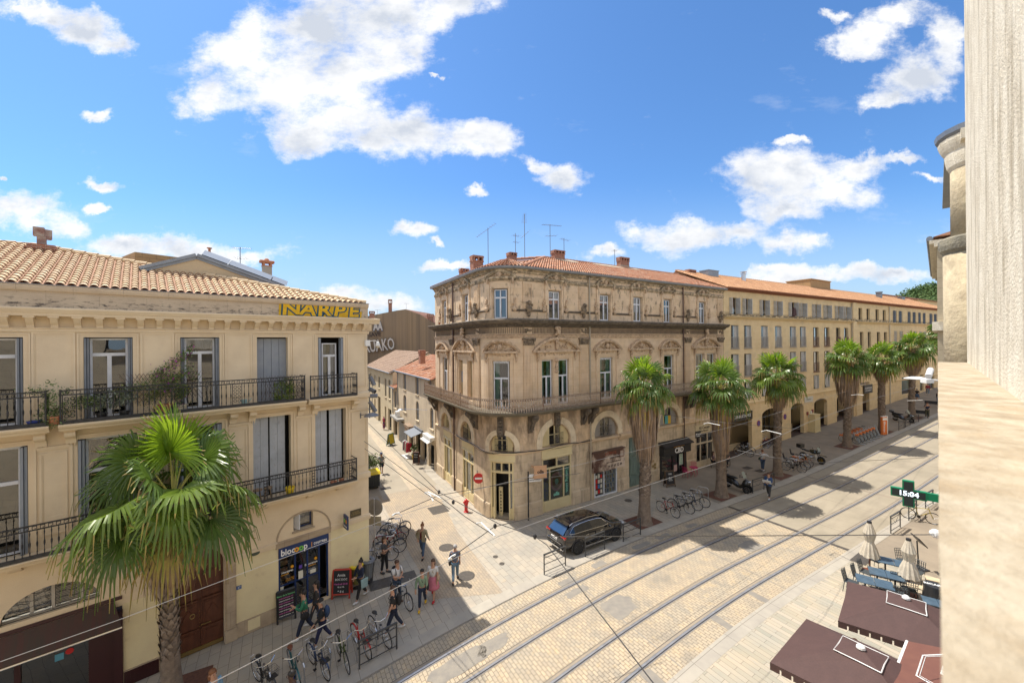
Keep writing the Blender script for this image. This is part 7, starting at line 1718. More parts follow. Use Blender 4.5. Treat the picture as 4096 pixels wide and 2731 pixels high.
def car():
 t=thing('parked_car','glossy black compact SUV parked on the pavement with its rear to the crossing','car',(4.02,22.02,-.01),.538)
 paint=mat('black_car_paint',(.006,.006,.009),.12,coord='Object',coat=1.);clad=mat('car_cladding',(.02,.02,.022),.6,coord='Object');cg=mat('car_glass',(.012,.016,.022),.03,coord='Object',spec=.9)
 X=[-2.2,-2.14,-2.0,-1.8,-1.5,-1.1,-.5,.1,.45,.8,1.15,1.5,1.85,2.08,2.18]
 ZR=[.86,.99,1.13,1.31,1.47,1.53,1.56,1.54,1.47,1.29,1.06,1.01,.94,.82,.68]
 ZB=[.9,.97,1.03,1.04,1.03,1.02,1.0,.98,.97,.96,.97,.95,.9,.8,.66]
 Wd=[.68,.78,.86,.9,.915,.915,.915,.915,.915,.915,.91,.9,.85,.72,.55]
 WR=[.5,.6,.64,.66,.66,.65,.64,.64,.65,.69,.75,.76,.7,.58,.42]
 Z0=[.5,.38,.3,.28,.26,.26,.26,.26,.26,.26,.26,.28,.3,.34,.42]
 m=MB();P=[]
 for x,zr,zb,w,wr,z0 in zip(X,ZR,ZB,Wd,WR,Z0):
  half=[(0,z0),(w*.8,z0),(w*.97,z0+.12),(w,(z0+zb)/2),(w*.985,zb-.1),(w*.93,zb),((w*.9+wr)/2,(zb+zr)/2),(wr,zr-.05),(wr*.7,zr),(0,zr+.015)]
  P+=[(x,-y,z)for y,z in half]+[(x,y,z)for y,z in half[-2:0:-1]]
 n=18;F=[]
 for i in range(len(X)-1):
  for j in range(n):F.append([i*n+j,i*n+(j+1)%n,(i+1)*n+(j+1)%n,(i+1)*n+j])
 F+=[list(range(n)),[(len(X)-1)*n+j for j in range(n)]]
 m.add(P,F);body=m.build('body',paint,t,smooth=True);sb=body.modifiers.new('s','SUBSURF');sb.levels=1;sb.render_levels=2
 def pt(i,q,off=.012):
  x,zr,zb,w,wr=X[i],ZR[i],ZB[i],Wd[i],WR[i]
  y0,z0=w*.93,zb;y1,z1=wr,zr-.05;return(x,(y0+(y1-y0)*q)+off,z0+(z1-z0)*q)
 for sg in(-1,1):
  g=MB();idx=[3,4,5,6,7,8,9]
  lo=[pt(i,.12 if 3<i<9 else.3)for i in idx];hi=[pt(i,.9 if 3<i<9 else.45)for i in idx]
  for a in range(len(idx)-1):g.poly([(p[0],sg*p[1],p[2])for p in(lo[a],lo[a+1],hi[a+1],hi[a])])
  g.build('side_window',cg,t)
  g=MB();g.tube([(p[0],sg*(p[1]+.008),p[2])for p in lo]+[(p[0],sg*(p[1]+.008),p[2])for p in hi[::-1]]+[(lo[0][0],sg*(lo[0][1]+.008),lo[0][2])],.012,5)
  g.build('window_trim',MT['chrome'],t)
  g=MB();g.tube([(x,sg*.62,z)for x,z in((-1.7,1.44),(-1.5,1.54),(-.5,1.615),(.2,1.58),(.42,1.52))],.018,6);g.build('roof_rail',MT['chrome'],t)
  g=MB();g.ell((.78,sg*1.02,1.02),(.09,.1,.07));g.build('mirror',paint,t)
  g=MB()
  for x in(-.75,.25):g.tube([(x-.08,sg*.935,.88),(x+.1,sg*.935,.89)],.014,5)
  g.build('door_handle',MT['chrome'],t)
  g=MB();g.box(-1.0,1.0,sg*.86,sg*.94,.2,.32);g.tube([(-.95,sg*.95,.33),(.95,sg*.95,.33)],.015,5,1);g.build('sill',[clad,MT['steel']],t)
  g=MB();g.obox((-2.1,sg*.62,.93),(.12,.36,.1),0,0,-.2);g.build('tail_light',mat('tail_red',(.35,.004,.004),.15,coord='Object',coat=1.),t)
  g=MB();g.ell((2.0,sg*.62,.78),(.16,.2,.08));g.build('headlight',mat('headlight_lens',(.4,.42,.45),.05,coord='Object'),t)
  for x in(-1.33,1.3):
   w=thing('wheel',None,None,(x,sg*.855,.35));w.parent=t
   g=MB();g.lathe([(.2,-.11),(.32,-.11),(.345,-.08),(.345,.08),(.32,.11),(.22,.11)],n=24);g.xform(Matrix.Rotation(pi/2,4,'X'));g.build('tyre',MT['rubber'],w)
   g=MB();g.lathe([(.225,-.1),(.235,-.09),(.235,.09),(.225,.1),(.21,.06)],n=24)
   g.lathe([(0,-.02),(.21,-.02),(.21,.02),(0,.02)],n=20,m=1)
   for k in range(5):
    for d in(-.12,.12):a=k*2*pi/5+.3;g.tube([(.04*cos(a),.04*sin(a),-sg*.085*1),(.22*cos(a+d),.22*sin(a+d),-sg*.095)],.018,4)
   g.lathe([(0,-.1),(.05,-.1),(.05,.1),(0,.1)],n=10);g.xform(Matrix.Rotation(pi/2,4,'X'));g.build('rim',[MT['steel'],MT['black']],w)
   g=MB();g.tube([(x+.42*cos(a),sg*.90,.35+.42*sin(a))for a in[pi*k/10 for k in range(-1,12)]],.035,6);g.build('arch_trim',clad,t)
 g=MB();a=[(-2.13,.60,1.04),(-1.62,.52,1.46)]
 g.poly([(-2.115,-.62,1.04),(-2.115,.62,1.04),(-1.70,.54,1.415),(-1.70,-.54,1.415)]);g.build('rear_window',mat('sky_glass',(.015,.05,.13),.03,coord='Object',spec=1.),t)
 g=MB();g.poly([(1.14,-.70,1.085),(1.14,.70,1.085),(.52,.60,1.475),(.52,-.60,1.475)]);g.build('windscreen',cg,t)
 g=MB();g.obox((-1.72,0,1.475),(.3,1.15,.035),0,0,.15);g.build('spoiler',paint,t)
 g=MB();g.box(-2.225,-2.05,-.62,.62,.46,.6);g.box(-2.235,-2.2,-.58,.58,.6,.62,1);g.box(-2.2,-2.1,-.7,.7,.28,.34,1);g.build('rear_bumper',[clad,MT['chrome']],t)
 g=MB();g.box(-2.235,-2.2,-.25,.25,.70,.81);o=g.build('number_plate',MT['whitep'],t)
 text_mesh('GB-767-AZ',.1,'lettering',MT['black'],o,(-2.238,0,.755),(pi/2,0,-pi/2),.001)
 g=MB();g.lathe([(.05,0),(.065,0),(.065,.01),(.05,.01)],n=16)
 for k in range(3):a=pi/2+k*2*pi/3;g.tube([(0,0,.005),(.055*cos(a),.055*sin(a),.005)],.008,4)
 g.xform(Matrix.Translation((-2.15,0,.93))@Matrix.Rotation(-pi/2+.5,4,'Y')@Matrix.Rotation(pi/2,4,'Z'));g.build('badge',MT['chrome'],t)
 return t
car()
BG='grey barriers with a V brace along the kerbs'
def barrier0():
 t=thing('barrier','x','barrier',(0,0,0),0,BG);L_=1.47;g=MB();dk=mat('anthracite_paint',(.045,.047,.05),.45,coord='Object')
 for x in(0,L_):g=MB();g.box(x-.022,x+.022,-.022,.022,0,.98);g.build('post',dk,t)
 g=MB();g.box(-.03,L_+.03,-.035,.035,.95,1.0)
 for z in(.82,.5,.14):g.box(.02,L_-.02,-.012,.012,z-.012,z+.012)
 g.tube([(.04,0,.92),(L_/2,0,.46),(L_-.04,0,.92)],.01,4);g.build('rail',dk,t);return t
B0=barrier0()
bars=[((1.42,18.76),(2.52,19.52),'barrier standing alone in the sun just behind the black car'),((3.64,20.28),(4.78,21.02),'barrier directly in front of the side of the black car'),((5.99,21.78),(7.16,22.51),'barrier between the nose of the black car and the palm'),
((17.08,28.42),(18.33,29.12),'barrier touching the front wheels of the three wheeled scooter'),((18.33,29.12),(19.56,29.86),'barrier directly behind the man reading papers'),((41.48,42.79),(42.74,43.49),'barrier in front of the dark scooter in the distance, the nearer of the pair'),((43.18,43.79),(44.45,44.54),'barrier in front of the dark scooter in the distance, the farther of the pair'),
((45.45,45.09),(46.68,45.79),'barrier before the distant bench, right of the scooter'),((-5.24,13.43),(-4.24,14.3),'barrier at the foot of the bicycles nearest the camera at the lower left'),((21.23,22.42),(22.45,23.13),'barrier in the sun on the near pavement, left of the yellow bicycle'),((23.76,23.94),(24.95,24.65),'barrier in the sun with the yellow bicycle against it'),((26.32,25.44),(27.53,26.13),'barrier in the sun behind the green cross')]
for i,(a,c,lb)in enumerate(bars):
 o=B0 if i==0 else dup(B0);o.location=(a[0],a[1],gz(*a)+.02);o.rotation_euler=(0,0,heading(*a,*c));o['label']=lb
 d=sqrt((c[0]-a[0])**2+(c[1]-a[1])**2);o.scale=(d/1.47,1,.97)
HG='steel bicycle hoops'
H0=thing('bicycle_hoop','x','bike rack',(0,0,0),0,HG);g=MB();g.tube([(-.35,0,0),(-.35,0,.68),(-.27,0,.76),(.27,0,.76),(.35,0,.68),(.35,0,0)],.024,8);g.build('tube',MT['steel'],H0)
def bike(name,label,fc,saddle=None,basket=False,rack=False,fender=True,drop=False,childseat=False,tyre=None,bar=.3,frame='city',group=None):
 t=thing(name,label,'bicycle',(0,0,0),0,group)
 fm=mat('bike_'+fc[0],fc[1],.3,coord='Object',metal=.2);sm=saddle or MT['black'];r=.335
 for x in(-.52,.54):
  w=thing('wheel',None,None,(x,0,r));w.parent=t
  g=MB();g.tube([(r*cos(a),0,r*sin(a))for a in[2*pi*k/22 for k in range(23)]],.019,6,0,False);g.build('tyre',tyre or MT['rubber'],w)
  g=MB();g.tube([((r-.026)*cos(a),0,(r-.026)*sin(a))for a in[2*pi*k/22 for k in range(23)]],.009,4,0,False)
  for k in range(14):a=2*pi*k/14;g.tube([(0,.02*(-1)**k,0),((r-.03)*cos(a),0,(r-.03)*sin(a))],.0028,3,0,False)
  g.tube([(0,-.05,0),(0,.05,0)],.02,6);g.build('rim',MT['steel'],w)
 bb=(-.06,0,.29);st=(-.2,0,.82);hd=(.37,0,.85);hb=(.42,0,.66)
 if frame=='city':hd2=(.37,0,.80);mid=(-.14,0,.55)
 g=MB()
 for a,c,q in((bb,st,.016),(bb,hb,.018),(hb,hd,.02),(bb,(-.52,0,r),.011),((-.19,0,.78),(-.52,0,r),.010)):g.tube([a,c],q,6)
 g.tube([hd if frame!='city' else hb,(-.19,0,.79)if frame!='city' else(-.14,0,.52)],.016,6)
 g.build('frame',fm,t)
 g=MB()
 for y in(-.045,.045):g.tube([(.41,y*.6,.68),(.47,y,.5),(.54,y,r)],.011,5)
 g.tube([(.37,0,.83),(.35,0,.97)],.013,5);g.build('fork',fm if not drop else MT['black'],t)
 g=MB();b_=bar
 if drop:g.tube([(.38,-.2,.8),(.5,-.2,.84),(.48,-.2,.95),(.36,-.19,.96),(.36,.19,.96),(.48,.2,.95),(.5,.2,.84),(.38,.2,.8)],.013,5)
 else:g.tube([(.12+.1*(b_<.3),-b_,1.0),(.25,-b_*.9,1.03),(.36,-.1,.98),(.36,.1,.98),(.25,b_*.9,1.03),(.12+.1*(b_<.3),b_,1.0)],.012,5)
 g.build('handlebar',MT['chrome']if not drop else MT['black'],t)
 g=MB();g.tube([(-.2,0,.8),(-.22,0,.93)],.013,5);g.ell((-.26,0,.96),(.13,.085,.035),10,6);g.ell((-.14,0,.965),(.1,.03,.025),8,5);g.build('saddle',sm,t)
 g=MB();g.lathe([(.07,-.004),(.09,-.004),(.09,.004),(.07,.004)],n=14);g.xform(Matrix.Translation((-.06,-.05,.29))@Matrix.Rotation(pi/2,4,'X'))
 g.tube([(-.06,-.07,.29),(.03,-.08,.15)],.01,4);g.tube([(-.06,.07,.29),(-.15,.08,.43)],.01,4);g.obox((.03,-.13,.15),(.09,.09,.02));g.obox((-.15,.13,.43),(.09,.09,.02));g.build('crank',MT['black'],t)
 if fender:
  g=MB()
  for x,a0,a1 in((-.52,.1,2.9),(.54,.6,2.7)):
   n=9
   for k in range(n):
    a,c=a0+(a1-a0)*k/n,a0+(a1-a0)*(k+1)/n;q=r+.03;g.poly([(x+q*cos(a),-.026,r+q*sin(a)),(x+q*cos(a),.026,r+q*sin(a)),(x+q*cos(c),.026,r+q*sin(c)),(x+q*cos(c),-.026,r+q*sin(c))])
  g.build('mudguard',fm,t,rec=False)
 if rack:
  g=MB();
  for y in(-.06,0,.06):g.tube([(-.3,y,.75),(-.75,y,.75)],.006,4)
  for x in(-.35,-.55,-.74):g.tube([(x,-.07,.75),(x,.07,.75)],.006,4)
  for y in(-.06,.06):g.tube([(-.52,y,r),(-.65,y,.75)],.006,4)
  g.build('rack',MT['steel'],t)
 if basket:
  g=MB()
  for z,q in((.68,.8),(.74,.84),(.8,.88),(.86,.93),(.93,1.)):g.tube([(.6+sx*.15*q,sy*.17*q,z)for sx,sy in((-1,-1),(1,-1),(1,1),(-1,1),(-1,-1))],.004 if z<.9 else.007,4)
  for k in range(16):
   a=2*pi*k/16;sx,sy=cos(a),sin(a);q=1/max(abs(sx),abs(sy));g.tube([(.6+.12*sx*q,.136*sy*q,.68),(.6+.15*sx*q,.17*sy*q,.93)],.003,3)
  g.box(.49,.71,-.13,.13,.675,.68);g.build('basket',MT['black'],t)
 if childseat:
  g=MB();g.ell((-.55,0,.95),(.16,.15,.08));g.obox((-.68,0,1.15),(.06,.28,.45),0,0,-.2);g.tube([(-.6,0,.9),(-.3,0,.6)],.015,5);g.build('child_seat',MT['black'],t)
 return t
def put(o,x,y,rz,lean=0.):o.location=(x,y,gz(x,y)+.015);o.rotation_euler=(lean,0,rz)
tan_=mat('tan_saddle',(.16,.05,.025),.6,coord='Object')
BGR='bicycles at the hoops'
C_=dict(black=('black',(.02,.02,.022)),teal=('teal',(.015,.08,.09)),silver=('silver',(.4,.4,.42)),navy=('navy',(.02,.04,.1)),red=('red',(.4,.02,.02)),white=('white',(.6,.6,.6)),lime=('lime',(.05,.08,.02)),orange=('orange',(.6,.16,.03)),yellow=('yellow',(.45,.35,.04)))
FR=-1.05
row=[(-8.0,12.75,-.6,dict(fc=C_['black'],basket=True,rack=True),'black city bicycle with a front basket, nearest the palm in the lower left row'),
(-7.22,13.07,-.85,dict(fc=C_['teal'],rack=True,saddle=tan_),'teal bicycle with a brown saddle in the lower left row'),
(-6.6,13.4,-.70,dict(fc=C_['navy'],basket=True,rack=True),'navy bicycle with a large front basket and empty rear rack in the lower left row'),
(-5.93,13.75,-.9,dict(fc=C_['lime'],fender=False,bar=.34),'dark mountain bicycle with lime stripes in the lower left row'),
(-5.5,14.3,-.8,dict(fc=C_['red'],basket=True),'red bicycle with a front basket behind the lower left barrier'),
(-4.98,14.75,-.75,dict(fc=C_['silver'],fender=False),'silver bicycle at the right end of the lower left row, by the man in black')]
for x,y,rz,kw,lb in row:put(bike('bicycle',lb,group=BGR,**kw),x,y,rz,RD(5))
hoops=[(-7.85,12.6,-.75),(-6.98,12.95,-.75),(-6.42,13.55,-.75),(-5.72,14.0,-.75),(-5.2,14.5,-.75)]
for i,(x,y,rz)in enumerate(hoops):
 o=H0 if i==0 else dup(H0);put(o,x,y,rz);o['label']=('first','second','third','fourth','fifth')[i]+' steel hoop from the palm in the lower left bicycle row'
cl=[(-6.75,20.0,.2,'white','lowest'),(-6.55,20.75,.25,'black','second'),(-6.75,21.5,.3,'red','third'),(-6.8,22.2,.2,'navy','fourth'),(-6.85,22.9,.25,'silver','fifth')]
for i,(x,y,rz,c,nm)in enumerate(cl):
 put(bike('bicycle',f'{nm} bicycle of the cluster parked behind the round sign by the left house',C_[c],basket=i in(1,3),rack=i%2==0,group=BGR),x+.05,y,rz+.1,RD(4*(-1)**i))
 o=dup(H0,label=f'{nm} steel hoop of the cluster behind the round sign');put(o,x-.1,y+.3,.3)
gr=[(9.75,25.15,-1.0,dict(fc=C_['red'],drop=True,fender=False,tyre=MT['rubber'],frame='race'),'red racing bicycle beside the palm nearest the car'),(10.75,25.6,-.75,dict(fc=C_['black'],frame='race',basket=False),'black touring bicycle, second from the palm nearest the car'),
(11.45,26.05,-.7,dict(fc=C_['navy'],fender=False,frame='race'),'dark bicycle, third from the palm nearest the car'),(12.15,26.5,-.7,dict(fc=C_['black'],fender=False,frame='race'),'dark bicycle, fourth from the palm nearest the car')]
for x,y,rz,kw,lb in gr:put(bike('bicycle',lb,group=BGR,**kw),x,y,rz,RD(4))
for i in range(6):
 x,y=TW(21.1+i*.85,17.3);o=dup(H0,label=('first','second','third','fourth','fifth','sixth')[i]+' steel hoop from the palm nearest the car');put(o,x,y,-.7)
gr=[(23.15,32.85,-.75,dict(fc=C_['black'],childseat=True,rack=True),'black cargo bicycle with a child seat beside the third palm trunk'),(23.9,33.45,-.7,dict(fc=C_['black'],saddle=MT['orange'],rack=True),'bicycle with a bright orange saddle near the motorcycle'),(24.5,33.95,-.7,dict(fc=C_['orange'],childseat=True),'orange bicycle with a child seat close to the motorcycle')]
for x,y,rz,kw,lb in gr:put(bike('bicycle',lb,group=BGR,**kw),x,y,rz,RD(4))
for i in range(4):
 x,y=TW(36.4+i*.95,17.1);o=dup(H0,label=('first','second','third','fourth')[i]+' steel hoop near the motorcycle, counted from the palm');put(o,x,y,-.7)
for i,(x,y,c,lb)in enumerate(((21.6,37.3,'black','dark bicycle at the first arcade pier, nearest the camera'),(22.2,38.0,'white','pale wheeled bicycle behind the first arcade bicycle'),(24.4,39.3,'navy','blue bicycle under the first arch of the arcade'),(25.0,39.9,'red','dark red bicycle under the first arch, behind the blue one'))):
 put(bike('bicycle',lb,C_[c],rack=True,group='bicycles under the arcade'),x,y,(-.9 if i<2 else-.2),RD(4))
o=bike('bicycle','yellow and black mountain bicycle leaning on a barrier in the sun on the near pavement',C_['yellow'],fender=False,frame='race');put(o,24.35,23.85,-.85,RD(6))
D0=thing('bike_dock','x','bike dock',(0,0,0),0,'grey docks of the rental station');g=MB();g.extr([(-.1,0),(.12,0),(.02,.0+.05),(-.28,.98),(-.42,1.0),(-.4,.86)],'y',-.07,.07);g.box(-.3,.35,-.12,.12,0,.03);g.build('column',mat('dock_grey',(.36,.4,.42),.5,coord='Object'),D0)
SB=bike('rental_bicycle','x',C_['white'],basket=False,rack=False,group='orange rental bicycles');g=MB();g.box(.45,.7,-.15,.15,.78,.95);g.box(-.8,-.25,-.03,.03,.55,.72);g.build('orange_panel',MT['orange'],SB)
nm=('first','second','third','fourth','fifth','sixth','seventh')
for i in range(7):
 x,y=TW(49.1+i*.78,16.55);o=D0 if i==0 else dup(D0);put(o,x,y,.528-pi/2+.15);o['label']=nm[i]+' slanted grey dock of the rental station, counted from the palm'
 if i<6:
  x,y=TW(48.9+i*.78,17.35);o=SB if i==0 else dup(SB);put(o,x,y,.528-pi/2+.15);o['label']=nm[i]+' orange rental bicycle in the docks, counted from the palm'
t=thing('information_totem','orange and white totem of the rental station in front of a palm','totem',(38.91,41.76,gz(38.91,41.76)),.2);g=MB();g.box(-.3,.3,-.1,.1,0,1.85);g.build('panel',MT['orange'],t);g=MB();g.box(.3,.38,-.12,.12,0,1.95);g.box(-.28,.28,-.104,-.1,1.5,1.75);g.box(-.28,.28,-.1,.1,1.85,1.92);g.build('edge',MT['whitep'],t)
text_mesh('vélomagg',.3,'lettering',MT['whitep'],t,(-.1,-.106,.8),(pi/2,pi/2*-1,0),.002,off=.006)
def mwheel(t,x,y,r,w,rim=MT['steel']):
 g=MB();g.lathe([(r*.6,-w/2),(r*.93,-w/2),(r,-w/4),(r,w/4),(r*.93,w/2),(r*.6,w/2)],n=20);g.xform(Matrix.Translation((x,y,r))@Matrix.Rotation(pi/2,4,'X'));o=g.build('wheel',MT['rubber'],t)
 g=MB();g.lathe([(r*.56,-w/2),(r*.63,-w/2),(r*.63,w/2),(r*.56,w/2)],n=18)
 for k in range(5):a=k*1.257;g.tube([(0,0,w/2*s_)for s_ in(0,)]+[(r*.58*cos(a),r*.58*sin(a),0)],.018,4)
 g.lathe([(0,-w/2),(.05,-w/2),(.05,w/2),(0,w/2)],n=8);g.xform(Matrix.Translation((x,y,r))@Matrix.Rotation(pi/2,4,'X'));g.build('rim',rim,o)
def scooter(label,x,y,rz,three=False,cover=False,topbox=False):
 t=thing('scooter',label,'motor scooter',(x,y,gz(x,y)+.01),rz);bp_=mat('scooter_black',(.012,.013,.015),.2,coord='Object',coat=.6)
 mwheel(t,-.68,0,.27,.14)
 for y_ in((-.21,.21)if three else(0,)):mwheel(t,.78,y_,.25,.11)
 g=MB()
 def ring(x,zl,zh,w):return[(x,-w,zl),(x,w,zl),(x,w*1.15,(zl+zh)/2),(x,w*.6,zh),(x,-w*.6,zh),(x,-w*1.15,(zl+zh)/2)]
 R=[ring(*a)for a in((-1.05,.62,.78,.08),(-.85,.5,.84,.16),(-.4,.4,.80,.2),(-.1,.25,.74,.2),(.1,.2,.42,.22),(.4,.2,.44,.22),(.5,.3,.95,.25),(.72,.45,1.02,.24),(.98,.5,.78,.12))]
 P=[p for r in R for p in r];g.add(P,[[i*6+j,i*6+(j+1)%6,(i+1)*6+(j+1)%6,(i+1)*6+j]for i in range(len(R)-1)for j in range(6)]+[list(range(6)),[6*(len(R)-1)+j for j in range(6)]])
 o=g.build('body',bp_,t,smooth=True);o.modifiers.new('s','SUBSURF').render_levels=1
 g=MB();g.ell((-.35,0,.84),(.45,.17,.09),10,6);g.ell((-.75,0,.88),(.25,.15,.09),10,6);g.build('seat',MT['black'],t)
 g=MB();g.tube([(.35,-.33,1.05),(.5,-.1,1.08),(.5,.1,1.08),(.35,.33,1.05)],.018,5);g.tube([(.35,-.33,1.05),(.45,-.38,1.2)],.01,4);g.ell((.45,-.38,1.22),(.03,.07,.05));g.ell((.45,.38,1.22),(.03,.07,.05));g.build('handlebar',MT['black'],t)
 g=MB();g.tube([(-.2,-.22,.3),(-.9,-.24,.38)],[.05,.07],8);g.build('exhaust',MT['steel'],t)
 if not cover:
  g=MB();g.poly([(.62,-.2,1.0),(.62,.2,1.0),(.42,.17,1.42),(.42,-.17,1.42)]);g.build('windshield',mat('tinted_screen',(.2,.24,.22),.1,coord='Object'),t)
  g=MB();g.ell((.93,-.08,.82),(.06,.06,.04));g.ell((.93,.08,.82),(.06,.06,.04));g.build('headlight',MT['chrome'],t)
 if topbox:g=MB();g.ell((-1.05,0,1.06),(.24,.24,.17),12,8);g.tube([(-.95,0,.8),(-1.05,0,.95)],.04,6);g.build('top_case',bp_,t)
 return t
scooter('large black three wheeled scooter with a top case and windshield beside the second palm',16.4,29.2,-1.05,True,False,True)
scooter('dark maxi scooter parked in the distance behind a pair of barriers',45.35,46.3,-1.2,False,False,True)
t=thing('motorcycle','black adventure motorcycle with gold rims and a rear case beside the parked bicycles','motorcycle',(26.15,34.85,gz(26.15,34.85)+.01),-1.25)
gold=mat('gold_rim',(.5,.32,.07),.3,metal=.7,coord='Object');mwheel(t,-.75,0,.33,.15,gold);mwheel(t,.78,0,.33,.12,gold)
g=MB();g.ell((.15,0,.92),(.36,.2,.2),12,8);g.ell((.5,0,.98),(.22,.17,.17),10,6);g.obox((.98,0,.78),(.5,.14,.04),0,0,.12);g.build('tank',mat('racing_green_black',(.01,.02,.015),.15,coord='Object',coat=1.),t)
g=MB();g.ell((-.35,0,.88),(.36,.14,.07),10,6);g.ell((-.7,0,.93),(.2,.12,.06),10,6);g.build('seat',MT['black'],t)
g=MB();g.obox((.1,0,.5),(.5,.3,.35));g.ell((.12,-.25,.48),(.13,.14,.1));g.ell((.12,.25,.48),(.13,.14,.1));g.tube([(-.1,-.16,.35),(-.75,-.2,.5)],[.05,.07],8);g.tube([(-.75,0,.33),(-.1,0,.45)],.045,6);g.build('engine',MT['steel'],t)
g=MB()
for y_ in(-.1,.1):g.tube([(.42,y_,1.02),(.78,y_,.33)],.028,6)
g.tube([(.2,-.42,1.12),(.36,-.1,1.1),(.36,.1,1.1),(.2,.42,1.12)],.016,5);g.tube([(.3,-.3,1.1),(.35,-.38,1.3)],.01,4);g.ell((.35,-.4,1.32),(.02,.06,.04));g.ell((.35,.4,1.32),(.02,.06,.04));g.build('fork',MT['black'],t)
g=MB();g.poly([(.66,-.16,1.08),(.66,.16,1.08),(.5,.13,1.36),(.5,-.13,1.36)]);g.build('windshield',bpy.data.materials['tinted_screen'],t)
g=MB();g.box(-1.2,-.8,-.25,.25,1.02,1.34);g.tube([(-.8,0,.85),(-1.05,0,1.02)],.03,5);g.build('top_case',MT['black'],t)
t=thing('fire_hydrant','red fire hydrant in the sun near the corner shop window','fire hydrant',(-3.07,25.8,-.01),.5)
g=MB();g.lathe([(.16,0),(.16,.05),(.11,.07),(.105,.5),(.15,.53),(.15,.58),(.12,.62),(.12,.74),(.08,.82),(.03,.85),(0,.86)],n=14);g.tube([(-.19,0,.66),(.19,0,.66)],.055,10);g.tube([(0,-.17,.42),(0,0,.42)],.06,10);g.build('body',MT['redp'],t)
t=thing('round_sign','round road sign and square plate on a grey pole, seen from behind','road sign',(-6.89,19.7,0),-.15)
g=MB();g.tube([(0,0,0),(0,0,3.3)],.032,8);g.build('pole',MT['grey_pipe']if False else MT['steel'],t);gb=mat('galvanised_back',(.33,.32,.29),.5,(.28,.27,.25),3,coord='Object',metal=.3)
g=MB();g.lathe([(0,0),(.42,0),(.42,.02),(0,.02)],n=24);g.xform(Matrix.Translation((0,.06,2.85))@Matrix.Rotation(pi/2,4,'X'));g.box(-.2,.2,-.0,.03,2.7,2.74);g.box(-.2,.2,-.0,.03,2.95,2.99);g.build('disc',gb,t);g=MB();g.box(-.33,.33,.05,.07,1.95,2.4);g.build('plate',mat('beige_plate_back',(.4,.36,.26),.5,coord='Object'),t)
t=thing('direction_sign','black pole with two small white pedestrian direction panels at the corner shop','signpost',(.92,24.5,0),.2)
g=MB();g.tube([(0,0,0),(0,0,3.0)],.045,8);g.build('pole',MT['black'],t)
for z in(2.72,2.45):g=MB();g.extr([(.05,z-.1),(.8,z-.1),(.87,z),(.8,z+.1),(.05,z+.1)],'y',-.015,.015);o=g.build('panel',MT['whitep'],t);text_mesh('Arc de Triomphe' if z<2.6 else 'Parking',.09,'lettering',MT['black'],o,(.45,-.017,z),(pi/2,0,0),.001)
def bin_(lb,x,y,topm):
 t=thing('litter_bin',lb,'litter bin',(x,y,0));g=MB();g.lathe([(.2,0),(.26,.9),(.2,.9)],n=4)if False else None
 for k in range(22):a=2*pi*k/22;g.tube([(.19*cos(a),.19*sin(a),.05),(.26*cos(a),.26*sin(a),.95)],.008,4)
 g.lathe([(.19,.0),(.2,.06),(0,.06)],n=16);g.build('wire_body',MT['iron'],t)
 g=MB();g.lathe([(.15,.2),(.22,.92),(.2,.95)],n=14);g.build('bag',mat('yellow_bag',(.35,.32,.08),.5,coord='Object')if topm is MT['yellow']else mat('grey_bag',(.3,.32,.33),.5,coord='Object'),t);g=MB();g.lathe([(.15,.94),(.3,.94),(.32,.98),(.3,1.02),(.15,1.02),(.15,.94)],n=20);g.build('rim_top',topm,t)
bin_('wire litter bin with a bright yellow ring top beside the red framed chalkboard',-7.12,17.95,MT['yellow']);bin_('wire litter bin with a grey ring top behind the yellow topped one',-6.72,18.35,MT['grey'])
aboard('chalkboard','red framed chalkboard by the corner of the left house',-7.5,17.35,.1,.72,1.15,mat('red_wood',(.45,.04,.02),.5,coord='Object'),slate,[('Amïa',.16,.95,wk),('BOC DOC',.11,.78,wk),('Vendredi 23.05',.09,.6,pk),('9h à 19h',.08,.48,wk),('* 8 6',.13,.3,wk)])
aboard('chalkboard','black chalkboard with a long handwritten menu against the grocer shopfront',-9.15,15.95,.62,.62,1.15,MT['black'],slate,[('Menu de la Semaine',.08,1.0,gk)]+[('soupe de légumes  4.9',.055,.9-.09*k,(pk,wk)[k%2])for k in range(8)])
aboard('chalkboard','chalkboard easel with white writing before the black shopfront',11.75,29.98,.3,.75,1.15,mat('brown_wood',(.12,.07,.035),.6,coord='Object'),slate,[('CBD',.16,.95,wk),('Fleurs\nHuiles\nInfusions',.1,.6,wk)])
t=thing('utility_box','beige stone utility cabinet standing against an arcade pier','cabinet',(33.45,44.2,gz(33.45,44.2)),.528);g=MB();g.box(-.6,.6,-.35,.35,-.1,1.85);g.box(-.65,.65,-.4,.4,-.1,.08);g.box(-.63,.63,-.38,.38,1.85,1.92);g.build('cabinet',MT['cream'],t)
def bench(lb,x,y,rz,back=True):
 t=thing('bench',lb,'bench',(x,y,gz(x,y)),rz,'dark benches');g=MB();g.box(-.75,.75,-.22,.22,.42,.46);g.build('seat',MT['iron'],t)
 if back:g=MB();g.box(-.75,.75,.2,.25,.5,.85);g.build('backrest',MT['iron'],t)
 for a in(-.7,.7):
  g=MB();g.box(a-.03,a+.03,-.22,-.17,0,.42);g.box(a-.03,a+.03,.17,.25,0,.85 if back else.42);g.build('leg',MT['iron'],t)
bench('dark bench facing away beside the sixth palm',49.0,48.0,2.3);bench('farther dark bench behind the man taking a picture',55.4,52.5,2.3)
pkm=mat('pink_metal',(.5,.03,.12),.4,coord='Object')
t=thing('bistro_table','round pink folding table outside the black shopfront','table',(14.6,32.2,0));g=MB();g.lathe([(0,.7),(.33,.7),(.34,.72),(0,.73)],n=18);g.build('tabletop',pkm,t)
